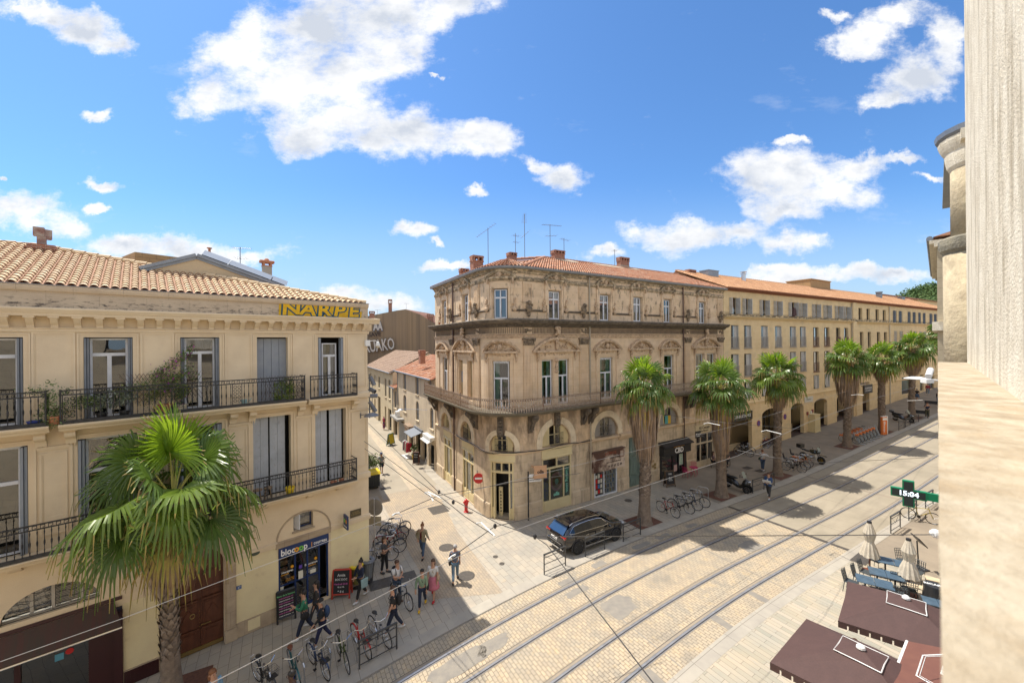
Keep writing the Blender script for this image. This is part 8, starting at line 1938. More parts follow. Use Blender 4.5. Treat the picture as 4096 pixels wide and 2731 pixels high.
for k in range(4):a=k*pi/2;g=MB();g.tube([(.25*cos(a),.25*sin(a),0),(-.12*cos(a),-.12*sin(a),.7)],.012,4);g.build('leg',pkm,t)
def fchair(lb,x,y,rz,mt,h=.45,arms=False,group='chairs',name='chair'):
 t=thing(name,lb,'chair',(x,y,gz(x,y)+.01),rz,group)
 g=MB();g.box(-.21,.21,-.2,.2,h-.02,h+.01);g.build('seat',mt,t);g=MB();n=6
 for k in range(n+1):x0=-.2+.4*k/n;g.tube([(x0,.2,h),(x0*1.05,.3,h+.42)],.012,4)
 for z,yy in((h+.12,.23),(h+.22,.255),(h+.32,.28),(h+.42,.3)):g.tube([(-.21,yy,z),(0,yy+.03,z+.01),(.21,yy,z)],.013,4)
 g.build('backrest',mt,t)
 if arms:
  g=MB()
  for s_ in(-1,1):g.tube([(s_*.23,.24,h+.2),(s_*.25,-.1,h+.2),(s_*.23,-.2,h)],.014,5)
  g.build('armrest',mt,t)
 for a in(-1,1):
  for c in(-1,1):g=MB();g.tube([(a*.2,c*.18,h),(a*.23,c*.24,0)],.013,4);g.build('leg',mt,t)
 return t
fchair('pink folding chair left of the round pink table',13.9,31.9,2.2,pkm);fchair('pink folding chair between the pink table and the shop wall',14.9,32.8,-.3,pkm)
grc=mat('grey_resin_chair',(.055,.065,.07),.5,coord='Object');blue=mat('slate_blue_tabletop',(.05,.085,.12),.4,(.075,.12,.165),5,coord='Object')
def dtable(lb,x,y,rz,w=1.15,d=.72,mt=blue):
 t=thing('cafe_table',lb,'table',(x,y,0),rz,'terrace tables')
 for s_ in(-1,1):g=MB();g.box(s_*w/4-w/4+.008,s_*w/4+w/4-.008,-d/2,d/2,.72,.75);g.build('tabletop',mt,t);g=MB();g.tube([(s_*w/4,0,.03),(s_*w/4,0,.72)],.035,6);g.box(s_*w/4-.25,s_*w/4+.25,-.04,.04,0,.03);g.box(s_*w/4-.04,s_*w/4+.04,-.22,.22,0,.03);g.build('leg',MT['iron'],t)
dtable('farthest blue terrace table, between the two closed parasols',17.4,18.25,-.62);dtable('middle blue terrace table',16.2,17.35,-.62);dtable('nearest blue terrace table, partly under the brown parasol',15.2,16.8,-.62,1.2);dtable('blue table under the right edge of the brown parasol near the black barrel',16.4,15.4,-.62,.9,.6)
for i,(x,y,rz,lb)in enumerate(((17.25,18.95,.3,'resin chair at the far side of the farthest blue table, left one'),(18.5,18.9,-.3,'resin chair behind the second closed parasol at the farthest table'),(18.2,18.0,-1.1,'resin chair right of the farthest blue table, its back to the menu stand'),(15.95,18.0,.5,'resin chair at the far side of the middle blue table, right one'),
(15.35,17.65,.6,'resin chair at the far side of the middle blue table, left one'),(14.65,17.3,.6,'resin chair at the left end by the nearest blue table'),(16.75,17.5,2.6,'resin chair between the farthest and middle blue tables'),(16.6,16.75,2.6,'resin armchair in front of the closed parasol at the middle table'),(15.9,16.5,2.6,'resin armchair at the near side of the middle blue table'))):
 fchair(lb,x,y,rz,grc,.45,i in(7,8),'grey resin terrace chairs')
cv=mat('cream_canvas',(.58,.52,.42),.85,(.48,.42,.33),8,coord='Object',bump=.2)
def closed(lb,x,y,h):
 t=thing('closed_parasol',lb,'parasol',(x,y,0),0,'closed cream parasols');g=MB();g.tube([(0,0,0),(0,0,h)],.03,8);g.lathe([(.3,0),(.3,.06),(.05,.1)],n=12);g.build('pole',tan_,t)
 g=MB();prof=[(.34,h*.33),(.24,h*.5),(.14,h*.62),(.19,h*.72),(.22,h*.78),(.12,h*.93),(.08,h*.99)];n=24
 P=[(r*(1+.14*(j%2)*(1 if r>.1 else 0))*cos(2*pi*j/n),r*(1+.14*(j%2))*sin(2*pi*j/n),z+(.03*sin(j*1.7)if i==0 else 0))for i,(r,z)in enumerate(prof)for j in range(n)]
 g.add(P,[[i*n+j,i*n+(j+1)%n,(i+1)*n+(j+1)%n,(i+1)*n+j]for i in range(len(prof)-1)for j in range(n)]);g.build('canopy',cv,t);g=MB();g.lathe([(.09,h*.98),(.09,h*1.02),(0,h*1.03)],n=12);g.build('cap',MT['black'],t)
closed('closed cream parasol at the left end of the blue tables',16.75,18.75,2.35);closed('closed cream parasol standing before the menu stand, nearer the brown parasol',16.95,17.1,2.35)
brn=mat('brown_parasol_canvas',(.085,.045,.04),.8,(.075,.04,.036),3,coord='Object',bump=.05)
def parasol(lb,c,ux,hw,hd,ze,zt):
 t=thing('open_parasol',lb,'parasol',(c[0],c[1],0),ux,'open brown parasols');g=MB();g.tube([(0,0,0),(0,0,zt)],.04,8);g.build('pole',MT['iron'],t)
 g=MB();e=[(-hw,-hd),(0,-hd*.97),(hw,-hd),(hw*.97,0),(hw,hd),(0,hd*.97),(-hw,hd),(-hw*.97,0)];zz=[ze-.06 if i%2==0 else ze+.04 for i in range(8)]
 for i in range(8):
  a,b_=e[i],e[(i+1)%8];k=.26;za=ze+(zt-ze)*.78
  g.poly([(a[0],a[1],zz[i]),(b_[0],b_[1],zz[(i+1)%8]),(b_[0]*k,b_[1]*k,za),(a[0]*k,a[1]*k,za)])
  n=6
  for q in range(n):
   p0=Vector((*a,zz[i])).lerp(Vector((*b_,zz[(i+1)%8])),q/n);p1=Vector((*a,zz[i])).lerp(Vector((*b_,zz[(i+1)%8])),(q+.86)/n);dz=Vector((0,0,-.2));g.poly([p0,p1,p1+dz,p0+dz]);p2=Vector((*a,zz[i])).lerp(Vector((*b_,zz[(i+1)%8])),(q+1)/n);g.poly([p1,p2,p2+dz*.4,p1+dz*.4])
 g.build('canopy',brn,t)
 g=MB();k=.29;za=ze+(zt-ze)*.80
 for i in range(8):a,b_=e[i],e[(i+1)%8];g.poly([(a[0]*k,a[1]*k,za),(b_[0]*k,b_[1]*k,za),(0,0,zt)])
 o=g.build('vent_cap',brn,t);g=MB();g.tube([(a[0]*k,a[1]*k,za)for a in e+e[:1]],.014,4);g.build('white_piping',MT['whitep'],o)
 g=MB();g.lathe([(.1,0),(.09,.05),(.05,.09),(0,.1)],(0,0,zt),12);g.build('finial',MT['whitep'],t)
parasol('open brown parasol nearest the camera at the bottom of the picture',(8.95,10.3),.643,1.38,1.6,2.35,3.0);parasol('open brown parasol beside the blue tables, behind the nearest one',(12.05,12.25),.79,1.4,1.5,2.35,3.0)
t=thing('shop_awning','brown awning with white lettering at the lower right, partly behind the stone ledge','awning',(9.65,9.95,2.8),RD(-50))
aw0=Vector((8.9,9.45,2.75));
t.location=(8.9,9.45,2.72);t.rotation_euler=(0,0,.66)
g=MB();g.poly([(-.6,0,0),(2.35,0,0),(2.35,-2.4,.75),(-.6,-2.4,.75)]);g.poly([(-.6,0,-.03),(2.35,0,-.03),(2.35,-2.4,.72),(-.6,-2.4,.72)][::-1]);g.build('canvas',mat('brown_awning',(.16,.065,.045),.75,(.14,.055,.04),3),t)
g=MB();g.tube([(-.6,.02,-.02),(2.35,.02,-.02)],.035,8);g.build('front_bar',MT['whitep'],t)
sl=math.atan2(.75,-2.4)
g=MB();oc=[(.45,-.75),(.75,-.35),(1.75,-.35),(2.05,-.75),(2.05,-1.9),(.45,-1.9)]
for k in(1.,.93):g.tube([((p[0]-1.25)*k+1.25,(p[1]+1.1)*k-1.1,-((p[1]+1.1)*k-1.1)*.3125+.012)for p in oc+oc[:1]],.016 if k==1. else.007,4)
g.build('emblem',MT['whitep'],t)
for s_,z,yy in(('MAISON BONNAIRE',.27,-1.25),('CHOCOLATIER - GLACIER',.12,-1.0),('MONTPELLIER',.09,-.75)):text_mesh(s_,z,'lettering',MT['whitep'],t,(1.25,yy,-yy*.3125+.012),(pi-.303,0,0)if False else(-.303,0,pi),.002,off=.006,sx=.62 if z>.2 else.7)
t=thing('barrel_table','round black barrel table with a white emblem on top beside the closed parasol','barrel',(17.0,16.1,0));g=MB();g.lathe([(.3,0),(.36,.4),(.36,.6),(.31,1.0),(.3,1.02),(0,1.02)],n=24);g.build('barrel',MT['black'],t);text_mesh('RICARD',.18,'lettering',MT['whitep'],t,(0,0,1.025),(0,0,-.6),.002,off=.008)
for x,y,lb in((16.75,16.5,'low white bench table left of the black barrel'),(18.0,16.95,'low white bench table beyond the black barrel')):
 t=thing('white_table',lb,'table',(x,y,0),-.6);g=MB();g.box(-.35,.35,-.18,.18,.66,.7);g.build('tabletop',MT['creamstone'],t)
 for a in(-.3,.3):g=MB();g.box(a-.02,a+.02,-.15,.15,0,.66);g.build('leg',MT['iron'],t)
t=thing('menu_stand','tilted black menu board on a thin post with a flat base','menu stand',(19.28,18.97,0),.2);g=MB();g.tube([(0,0,0),(-.1,0,1.35)],.03,6);g.build('post',MT['iron'],t);g=MB();g.box(-.3,.3,-.25,.25,0,.04);g.build('base',MT['iron'],t);g=MB();g.obox((-.12,-.1,1.42),(.62,.5,.04),RD(60),RD(50));g.build('board',MT['black'],t)
t=thing('orange_chair','orange metal terrace chair between the two open brown parasols','chair',(10.2,12.75,0),2.5);t.name='terrace_chair'
for nm_,f in(('seat',lambda g:g.box(-.22,.22,-.2,.2,.43,.46)),('backrest',lambda g:[g.tube([(-.22+.055*k,.22,.46),(-.22+.055*k,.3,.85)],.01,4)for k in range(9)])):g=MB();f(g);g.build(nm_,MT['orange'],t)
for a in(-.2,.2):
 for c in(-.2,.2):g=MB();g.tube([(a,c,0),(a,c,.44)],.012,4);g.build('leg',MT['orange'],t)
o=dup(t,(11.0,12.55,0),1.2,'orange metal terrace chair holding a pale bag, under the edge of the farther brown parasol')
t=thing('pharmacy_cross','green pharmacy cross sign with white time digits on our side of the street','sign',(11.95,12.05,6.3),RD(-42));g=MB()
cg_=mat('pharmacy_green',(.0,.22,.09),.4,coord='Object');g.extr([(-.13,-.39),(.13,-.39),(.13,-.13),(.39,-.13),(.39,.13),(.13,.13),(.13,.39),(-.13,.39),(-.13,.13),(-.39,.13),(-.39,-.13),(-.13,-.13)],'y',-.06,.06);g.build('cross',cg_,t)
g=MB();g.extr([(-.10,-.36),(.10,-.36),(.10,-.10),(.36,-.10),(.36,.10),(.10,.10),(.10,.36),(-.10,.36),(-.10,.10),(-.36,.10),(-.36,-.10),(-.10,-.10)],'y',-.066,-.06);g.build('led_panel',mat('led_black',(.02,.03,.028),.5,coord='Object'),t);text_mesh('15:04',.2,'digits',mat('led_white',(.8,.9,.95),.5,coord='Object',emit=(.8,.9,1,1.)),t,(0,-.07,0),(pi/2,0,0),.002,off=.006)
g=MB();g.box(.39,.75,-.05,.05,-.1,.12);g.build('bracket',cg_,t)
p=rayp(3665,1514,14.0);t=thing('wall_street_lamp','pale oval street lamp on a thin arm reaching out from our side, before the palms','street lamp',p,RD(-42));g=MB();g.lathe([(0,.07),(.12,.065),(.24,.03),(.3,0),(.28,-.02),(0,-.04)],n=16,sx=1.1,sy=.6);g.build('lamp_head',MT['whitep'],t);g=MB();g.tube([(.25,0,-.0),(1.0,0,-.06)],.022,6);g.tube([(.25,.03,-.05),(1.0,.03,-.1)],.012,5);g.build('arm',MT['whitep'],t)
p=rayp(3700,1497,13.0);t=thing('tube_spotlight','thick pale cylindrical spotlight above the oval lamp at the edge of the ledge','spotlight',p,0);g=MB();g.tube([(-.1,-.2,-.05),(.5,.3,.12)],.085,14);g.build('housing',MT['whitep'],t);g=MB();g.tube([(.3,.2,-.15),(.33,.2,.05)],.03,6);g.box(.15,.4,.1,.3,-.3,-.18);g.build('bracket',MT['whitep'],t)
t=thing('white_awning','corner of a pale cream shop awning seen beyond the ledge on our side','awning',(19.6,17.6,2.6),RD(43));g=MB();g.extr([(0,0),(0,.05),(-2.5,.7),(-2.5,.65)],'x',0,5);g.build('canvas',cv,t)
def skin(name,V,E,R,mt,parent,sub=1):
 me=bpy.data.meshes.new(name);me.from_pydata(V,E,[]);o=bpy.data.objects.new(name,me);COL.objects.link(o)
 o.modifiers.new('k','SKIN');d=me.skin_vertices[0].data
 for i,r in enumerate(R):d[i].radius=(r,r)if not isinstance(r,tuple)else r
 for i in range(len(V)):d[i].use_root=(i==0)
 s_=o.modifiers.new('s','SUBSURF');s_.levels=sub
 m2=bpy.data.meshes.new_from_object(o.evaluated_get(bpy.context.evaluated_depsgraph_get()));bpy.data.objects.remove(o);bpy.data.meshes.remove(me)
 m2 .materials.clear();m2 .materials.append(mt);m2 .polygons.foreach_set('use_smooth',[True]*len(m2 .polygons));n=bpy.data.objects.new(name,m2);COL.objects.link(n);n.parent=parent;return n
SK=mat('skin',(.48,.27,.18),.55,coord='Object');SKD=mat('dark_skin',(.09,.045,.03),.5,coord='Object')
def cl(n,c):return mat('cloth_'+n,c,.85,tuple(k*.75 for k in c),6,coord='Object')
HAIR=dict(brown=mat('brown_hair',(.07,.035,.018),.6,coord='Object'),black=mat('black_hair',(.015,.012,.011),.5,coord='Object'),grey=mat('grey_hair',(.35,.34,.33),.6,coord='Object'),ginger=mat('ginger_hair',(.2,.08,.03),.6,coord='Object'))
def person(label,x,y,rz,top,bottom,shoes,hair='brown',sleeve='short',AL=(.1,.12,.2),AR=(.1,.12,.2),LL=(.05,.05),LR=(-.05,.05),lean=0.,legs='long',hl='short',cap=None,sk=SK,sc=1.,z=0.,bag=None,yaw=0.,jacket=None,sg=False):
 t=thing('person',label,'person',(x,y,gz(x,y)+.015+z),rz);t.scale=(sc,)*3
 V=[];E=[];R=[]
 def v(p,r,q=None):
  V.append(Vector(p));R.append(r);i=len(V)-1
  if q is not None:E.append((q,i))
  return i
 tx=lambda h:lean*(h-.95)
 feet=[];legsj={}
 for sgn,(h,k)in((1,LL),(-1,LR)):
  hp=Vector((0,sgn*.095,.92));kn=hp+Vector((sin(h),0,-cos(h)))*.43;an=kn+Vector((sin(h-k),0,-cos(h-k)))*.41;legsj[sgn]=(hp,kn,an)
 dz=.08-min(legsj[1][2].z,legsj[-1][2].z);D=Vector((0,0,dz))
 pel=v(Vector((0,0,.95))+D,.125);bel=v(Vector((tx(1.1),0,1.1))+D,.115,pel);che=v(Vector((tx(1.3),0,1.3))+D,.13,bel);nk=v(Vector((tx(1.45)+.01,0,1.46))+D,.058,che)
 h0=v(Vector((tx(1.55)+.02,0,1.55))+D,.07,nk);h1=v(Vector((tx(1.63)+.015,0,1.64))+D,.092,h0);v(Vector((tx(1.7)+.005,0,1.71))+D,.07,h1)
 arms={}
 for sgn,(f,a,e)in((1,AL[:3]),(-1,AR[:3])):
  inn=(AL if sgn>0 else AR)[3]if len(AL if sgn>0 else AR)>3 else 0.
  s_=Vector((tx(1.4),sgn*.175,1.40))+D;el=s_+Vector((sin(f)*cos(a),sgn*sin(a),-cos(f)*cos(a)))*.28;d2=Vector((sin(f+e)*cos(inn),-sgn*sin(inn),-cos(f+e)*cos(inn)));wr=el+d2*.25
  i=v(s_,.062,che);i=v(el,.043,i);j=v(wr,.028,i);pm=v(wr+d2*.06,(.034),j);lat=d2 .cross(Vector((0,0,1)));lat=Vector((0,1,0))if lat.length<.2 else lat.normalized()
  for q,L_ in enumerate((.07,.08,.075,.06)):
   b0=wr+d2*.09+lat*(.026-.0173*q);m1=v(b0+d2*.01,.010,pm);v(b0+d2*L_+Vector((.012,0,-.008*q)),.008,m1)
  v(wr+d2*.07+lat*.055,.010,j);arms[sgn]=(s_,el,wr,d2)
 for sgn in(1,-1):
  hp,kn,an=[p+D for p in legsj[sgn]];i=v(hp,.088,pel);i=v(kn,.056,i);i=v(an,.038,i);v(an+Vector((.13,sgn*.02,-.045)),.035,i);legsj[sgn]=(hp,kn,an)
 skin('body',V,E,R,sk,t)
 V2=[Vector((0,0,.93))+D,V[bel],V[che],Vector((tx(1.42),0,1.42))+D];R2=[.138,.13,.148,.08];E2=[(0,1),(1,2),(2,3)]
 for sgn in(1,-1):
  s_,el,wr,d2=arms[sgn];i=len(V2);mid=s_.lerp(el,.75)
  if sleeve=='short':V2+=[s_,mid];R2+=[.075,.066];E2+=[(2,i),(i,i+1)]
  else:V2+=[s_,el,wr-d2*.02];R2+=[.078,.06,.042];E2+=[(2,i),(i,i+1),(i+1,i+2)]
 skin('shirt',V2,E2,R2,top,t)
 if jacket:
  m=MB()
  for s0 in(1,-1):m.extr([(.02,.9+dz),(.2,.88+dz),(.19,1.38+dz),(.1,1.44+dz),(.02,1.42+dz)],'x',tx(1.2)+.13,tx(1.2)+.17)if s0>0 else m.extr([(-.02-.1,.9+dz),(-.22,.88+dz),(-.19,1.38+dz),(-.1,1.44+dz)],'x',tx(1.2)+.13,tx(1.2)+.17)
  m.build('jacket_front',top,t);m=MB();m.ell((tx(1.2)+.11,0,1.17+dz),(.07,.1,.22));m.build('undershirt',jacket,t)
 if legs=='skirt':
  m=MB();m.lathe([(.15,1.02),(.2,.85),(.27,.62),(.29,.52)],(0,0,dz),18);m.build('skirt',bottom,t,smooth=True)
 else:
  V3=[Vector((0,0,.98))+D];R3=[.132];E3=[]
  for sgn in(1,-1):
   hp,kn,an=legsj[sgn];i=len(V3);lo=kn.lerp(an,.86)if legs=='long' else kn.lerp(hp,.12)
   V3+=[hp+Vector((0,0,-.03)),kn if legs=='long' else hp.lerp(kn,.5),lo];R3+=[.102,.075 if legs=='long' else.1,.062 if legs=='long' else.09];E3+=[(0,i),(i,i+1),(i+1,i+2)]
  skin('trousers',V3,E3,R3,bottom,t)
 for sgn in(1,-1):
  an=legsj[sgn][2];m=MB();m.ell((an.x+.06,an.y+sgn*.01,an.z-.035),(.15,.052,.05),10,6);m.build('shoe',shoes,t,smooth=True)
 hx,hz=tx(1.65),dz
 m=MB();m.ell((hx-.018,0,1.675+hz),(.103,.096,.095),12,8)
 if hl=='long':m.ell((hx-.06,0,1.54+hz),(.07,.1,.17),10,8)
 if hl=='bun':m.ell((hx-.03,0,1.79+hz),(.05,.05,.05))
 m.build('hair',HAIR[hair],t,smooth=True)
 if cap:m=MB();m.ell((hx-.01,0,1.70+hz),(.11,.1,.085),12,8);m.obox((hx+.12,0,1.70+hz),(.13,.15,.015),0,0,.15);m.build('cap',cap,t)
 m=MB()
 for s0 in(-1,1):m.ell((hx+.1,s0*.034,1.645+hz),(.012,.02 if sg else.012,.014 if sg else.008),6,4)
 m.build('sunglasses' if sg else 'eyes',MT['black'],t);m=MB();m.ell((hx+.115,0,1.615+hz),(.016,.012,.025),6,4);m.ell((hx+.1,0,1.57+hz),(.01,.024,.006),6,4)
 for s0 in(-1,1):m.ell((hx+.005,s0*.098,1.625+hz),(.02,.01,.03),6,4)
 m.build('face',sk,t)
 if bag:
  kind,bm=bag;g=thing('backpack' if kind=='back' else 'shoulder_bag',('backpack' if kind=='back' else 'bag')+' carried by the '+label[:60].rsplit(' ',1)[0],'bag',t.location,rz);g.scale=t.scale;m=MB()
  if kind=='back':m.ell((hx-.22,0,1.22+hz),(.11,.15,.22),10,8);m.tube([(hx-.1,.1,1.4+hz),(hx+.05,.12,1.45+hz),(hx+.14,.11,1.25+hz),(hx-.05,.13,1.05+hz)],.014,5);m.tube([(hx-.1,-.1,1.4+hz),(hx+.05,-.12,1.45+hz),(hx+.14,-.11,1.25+hz),(hx-.05,-.13,1.05+hz)],.014,5)
  elif kind=='side':m.ell((0,.24,.95+hz),(.15,.07,.14),10,8);m.tube([(hx,.2,1.0+hz),(hx+.12,.02,1.25+hz),(hx+.02,-.1,1.47+hz),(hx-.14,.0,1.25+hz),(hx-.05,.2,1.0+hz)],.012,5)
  else:m.extr([(-.14,.62),(.14,.62),(.17,.98),(-.17,.98)],'y',.25,.29);m.tube([(-.08,.27,.98),(0,.26,1.18),(.08,.27,.98)],.01,4)
  m.build('bag',bm,g)
 return t,arms
blk,wht,jean,ljean,nvy,gry=cl('black_',(.02,.02,.022)),cl('white_',(.68,.68,.68)),cl('denim',(.06,.10,.17)),cl('light_denim',(.16,.24,.32)),cl('navy_',(.02,.028,.06)),cl('charcoal',(.06,.06,.065))
WK=dict(LL=(.38,.12),LR=(-.3,.3));WK2=dict(LL=(-.28,.32),LR=(.36,.1));CR=dict(AL=(.25,.15,1.35,.9),AR=(.3,.15,1.25,.9))
cam_f=-pi/2
person('man with an open khaki jacket over a dark red shirt walking towards the camera',-4.69,20.45,cam_f-.1,cl('khaki',(.34,.28,.17)),jean,blk,'ginger','long',AL=(.5,.45,1.0,-.6),AR=(-.1,.6,.9,.5),jacket=cl('maroon_',(.12,.02,.02)),hl='bun',**WK)
person('man seen from behind in a blue grey checked shirt and light jeans',-2.7,18.29,pi/2+.15,cl('check',(.12,.14,.2)),ljean,blk,'grey',bag=('side',blk),AL=(.15,.3,.5),**WK2)
person('man with long brown hair in a charcoal shirt holding his chin beside the parked bicycles',-6.19,19.05,-.25,gry,blk,gry,'brown',AL=(.35,.1,2.0,.4),AR=(.3,.1,1.5,.9),hl='long',sg=True,LL=(.12,.05),LR=(-.1,.05))
t,a=person('woman in a navy jacket looking at her phone beside the yellow topped bin',-6.59,17.11,-2.2,nvy,blk,wht,'black','long',AL=(.25,.15,1.3,.5),AR=(.1,.55,.2),hl='bun',bag=('tote',cl('teal_white_tote',(.35,.5,.5))),**WK)
person('woman in a white shirt, pink skirt and red shoes walking towards the camera',-3.49,17.15,cam_f-.1,wht,cl('pink_skirt',(.58,.18,.24)),cl('red_shoe',(.5,.02,.03)),'brown',legs='skirt',hl='long',bag=('side',cl('tan_bag',(.45,.33,.22))),sc=.98,**WK)
person('woman in a sage green sweater and bright yellow shoes beside the woman in pink',-3.82,16.54,cam_f+.1,cl('sage',(.24,.34,.23)),nvy,mat('yellow_shoe',(.7,.42,.01),.6,coord='Object'),'black','long',sc=.93,AR=(.05,.35,.3),bag=('side',blk),**WK2)
person('man in black shirt, black backpack and white shoes behind the lower left barrier',-4.6,15.15,pi+.35,blk,nvy,wht,'brown',sc=1.03,bag=('back',blk),AL=(.2,.1,.3),lean=.04,**WK)
person('man in a white shirt with crossed arms standing astride a black bicycle',-4.98,16.95,-.7,wht,jean,cl('brown_sandal',(.1,.05,.03)),'brown',sg=True,bag=('back',blk),LL=(.1,.1),LR=(-.05,.05),**CR)
o=bike('bicycle','black town bicycle held between the legs of the man in the white shirt',C_['black'],basket=False,rack=True,group=None,frame='race');put(o,-4.75,16.75,-.75)
person('young man in a green sweater with a black bag passing the grocer shop',-7.87,14.95,pi+.5,cl('green_white',(.04,.22,.12)),nvy,wht,'black','long',AL=(.5,.1,1.9),AR=(.3,.2,1.3,.5),bag=('side',blk),sc=1.03,lean=.05,**WK)
person('dark haired woman in a dark coat half hidden behind the young man in green',-7.75,15.6,pi+.5,cl('dark_coat',(.05,.045,.045)),gry,wht,'black','long',hl='long',**WK2)
person('man in black cap and track trousers with a blue backpack by the bicycles',-7.05,14.6,pi+.6,blk,cl('track',(.02,.025,.08)),wht,'grey','long',cap=blk,bag=('back',cl('blue_pack',(.03,.06,.14))),sc=.97,AL=(.3,.1,.6),lean=.08,**WK)
person('hiker in grey shirt, shorts and blue cap with a pack, side street',-11.07,33.48,cam_f+.2,cl('pale_grey',(.3,.3,.31)),nvy,wht,'brown',legs='short',cap=cl('blue_cap',(.03,.06,.2)),bag=('back',cl('green_pack',(.2,.24,.2))),sc=1.03,AR=(.4,.3,1.4,.6),**WK)
t,a=person('man in a blue jacket reading white papers while crossing by the tram rails',17.69,27.59,-2.4,cl('blue_jacket',(.04,.09,.22)),gry,wht,'brown','long',AL=(.4,.1,1.2,.4),AR=(.4,.1,1.2,.4),jacket=wht,sg=True,sc=1.03,**WK)
p=thing('newspaper','white papers held by the man in the blue jacket','papers',t.location,-2.4);m=MB();m.obox((.42,.0,1.22),(.03,.5,.32),0,0,.7);m.build('sheet',MT['whitep'],p)
person('woman in a white top and jeans shading her eyes beside the parked bicycles',20.8,33.2,.5,wht,jean,wht,'ginger','long',AR=(.9,.9,2.1,1.0),bag=('side',cl('green_bag',(.06,.08,.04))),LL=(.1,.05),LR=(-.1,.05))
SE=dict(LL=(1.5,1.45),LR=(1.45,1.4),AL=(.3,.1,1.2,.3),AR=(.3,.1,1.2,.3))
person('seated woman with long brown hair left of the second palm trunk',17.25,34.3,-.3,cl('dusty_rose',(.3,.2,.2)),blk,blk,'brown',hl='long',**SE)
person('seated woman in black trousers right of the second palm trunk',18.65,34.7,-2.2,cl('dark_grey_top',(.08,.08,.08)),blk,blk,'brown',hl='long',**SE)
fchair('black terrace chair under the seated woman left of the palm trunk',17.3,34.3,-.3+pi/2,MT['black'],.45);fchair('black terrace chair under the seated woman right of the palm trunk',18.65,34.7,-2.2+pi/2,MT['black'],.45)
person('man in dark shirt and cap taking a picture near the distant bench',49.23,47.28,-2.2,nvy,cl('olive',(.09,.09,.06)),wht,'brown',AL=(1.0,.3,1.8,.6),AR=(1.0,.3,1.8,.6),cap=cl('brown_cap',(.12,.05,.03)),sc=1.05,LL=(.12,.05),LR=(-.15,.05))
person('woman in a black top and blue skirt walking away in the far distance',57.9,57.0,.6,blk,jean,blk,'grey',legs='skirt',**WK);person('person in a red checked shirt and jeans in the far distance',63.2,60.6,-2.3,cl('red_check',(.3,.03,.06)),ljean,wht,'brown','long',**WK);person('person in dark clothes at the edge of the stone column in the distance',58.1,54.3,.6,blk,jean,wht,'brown','long',**WK2)
person('person with short dark hair in a blue jacket at the bottom edge',-6.3,11.35,pi+.4,cl('royal_blue',(.01,.035,.14)),nvy,blk,'black','long',sk=SKD,lean=.1,**WK);person('person with light brown hair in pale blue, only the head visible at the bottom edge',-8.65,11.4,-.4,cl('sky_blue',(.2,.35,.5)),jean,wht,'ginger','long',hl='long',**WK2)
person('seated person in navy trousers under the edge of the farther brown parasol',10.9,12.75,-2.0,wht,nvy,blk,'brown',**SE)
def gx(x,y,h):
 dx,dy=x-2048,y-1365.5;k=(.009*dx+dy)/1593;Y=(11-h)/k;return Vector(((dx-.009*dy)/1593*Y,Y,h))
WG='overhead tram wires'
wm=mat('copper_wire',(.1,.095,.09),.4,coord='Object',metal=.5);wl2=mat('light_wire',(.38,.37,.36),.35,coord='Object',metal=.3)
def wire(label,pts,h=6.0,r=.011,m_=None,name='overhead_wire',hs=None):
 P=[gx(x,y,(hs[i]if hs else h))for i,(x,y)in enumerate(pts)];g=MB();g.tube(P,r,5);o=g.build(name,m_ or wm);tag(o,label,'wire',WG);return P
wire('contact wire running from the lower left over the bicycles and along the far track',[(700,2805),(1000,2651),(1650,2316),(1998,2142),(2150,2087),(2560,1950),(2950,1822),(3230,1690),(3500,1592),(3760,1520)],r=.007,m_=wl2)
wire('upper contact wire running past the awning and the grocer shop towards the corner building',[(0,2645),(493,2471),(760,2370),(1544,2077),(1936,1950),(2484,1817),(2950,1700),(3400,1560)],r=.006,m_=wl2)
wire('level dark span wire from the middle of the street to the right insulator',[(2140,2145),(2940,2142),(3735,2137)])
wire('dark span wire running down from the middle fitting to the bottom edge',[(2140,2145),(2186,2177),(2399,2452),(2640,2765)])
wire('span wire from the upper fixing on the left house corner to the middle fitting',[(1457,1676),(1754,1967),(1998,2095),(2140,2145)],hs=(7.2,6.4,6.1,6.0))
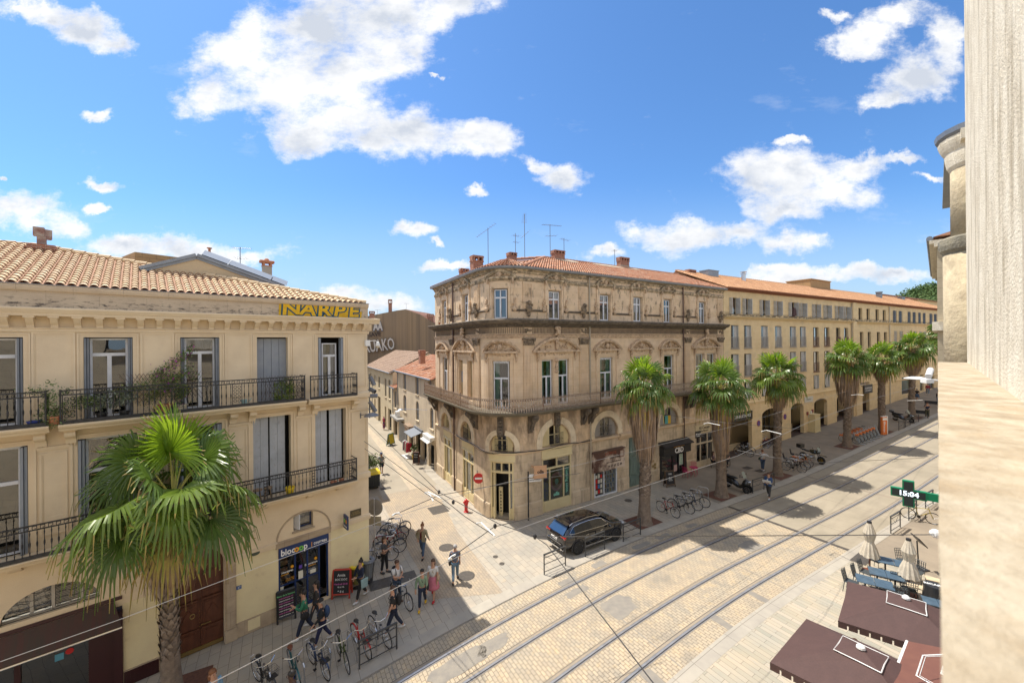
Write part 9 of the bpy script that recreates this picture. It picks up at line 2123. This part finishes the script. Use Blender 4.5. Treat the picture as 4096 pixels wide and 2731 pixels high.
wire('span wire from the middle fixing on the left house corner',[(1457,1764),(1769,1992),(1860,2065),(1978,2142)],hs=(6.7,6.1,6,6));wire('span wire from the lower fixing on the left house corner',[(1459,1793),(1700,1970),(1800,2035)],hs=(6.5,6.05,6))
wire('short branch wire from the left fitting to the upper joint',[(1567,2062),(1756,1980),(2040,1930),(2320,1892)]);wire('short branch wire from the lower fitting to the right joint',[(1792,2238),(1978,2105),(2330,2022)])
for pts,lb in((((2950,1800),(3100,1830),(3300,1850),(3700,1830)),'thin span wire behind the palms above the parked motorcycles'),(((2640,1655),(2900,1690),(3200,1715)),'thin span wire before the arcade')):wire(lb,pts,r=.009)
for pts,lb in((((1697,1970),(1713,1967),(1768,1993)),'white curved wire arm, left of the pair above the metal plate'),(((1700,1972),(1720,1978),(1733,2003)),'short white wire arm, lower of the pair above the metal plate'),(((1905,2093),(1925,2090),(1980,2143)),'white curved wire arm over the middle of the crossing'),(((1568,2062),(1580,2054),(1598,2050)),'pale wire fitting at the left over the crossing'),(((1793,2238),(1805,2226),(1822,2217)),'pale wire fitting above the man seen from behind'),
(((2815,1695),(2830,1690),(2880,1700)),'white wire arm in front of the palm by the scooter'),(((3045,1725),(3065,1720),(3125,1735)),'white wire arm before the third palm trunk'),(((3405,1580),(3430,1577),(3455,1580)),'white wire arm before the fourth palm trunk'),(((3630,1602),(3660,1601),(3690,1600)),'white wire arm in front of the sixth palm trunk')):
 P=[gx(x,y,6.0)for x,y in pts];g=MB();g.tube(P,.022,6);tag(g.build('registration_tube',MT['whitep']),lb,'wire fitting','white arms and fittings of the tram wires')
t=thing('insulator','blurred white insulator knob at the right end of the level span wire','insulator',gx(3735,2137,6.0));g=MB();g.ell((.1,.05,0),(.12,.12,.11));g.tube([(0,0,0),(.5,.2,0)],.05,8);g.build('knob',MT['whitep'],t)
for(x,y)in((2140,2145),(1756,1967),(1813,2008),(1980,2103)):
 g=MB();c=gx(x,y,6.0);g.ell(c,(.05,.05,.07),8,6);tag(g.build('cable_connector',MT['black']),'small dark clamp where span wires meet over the crossing','wire clamp','wire clamps')
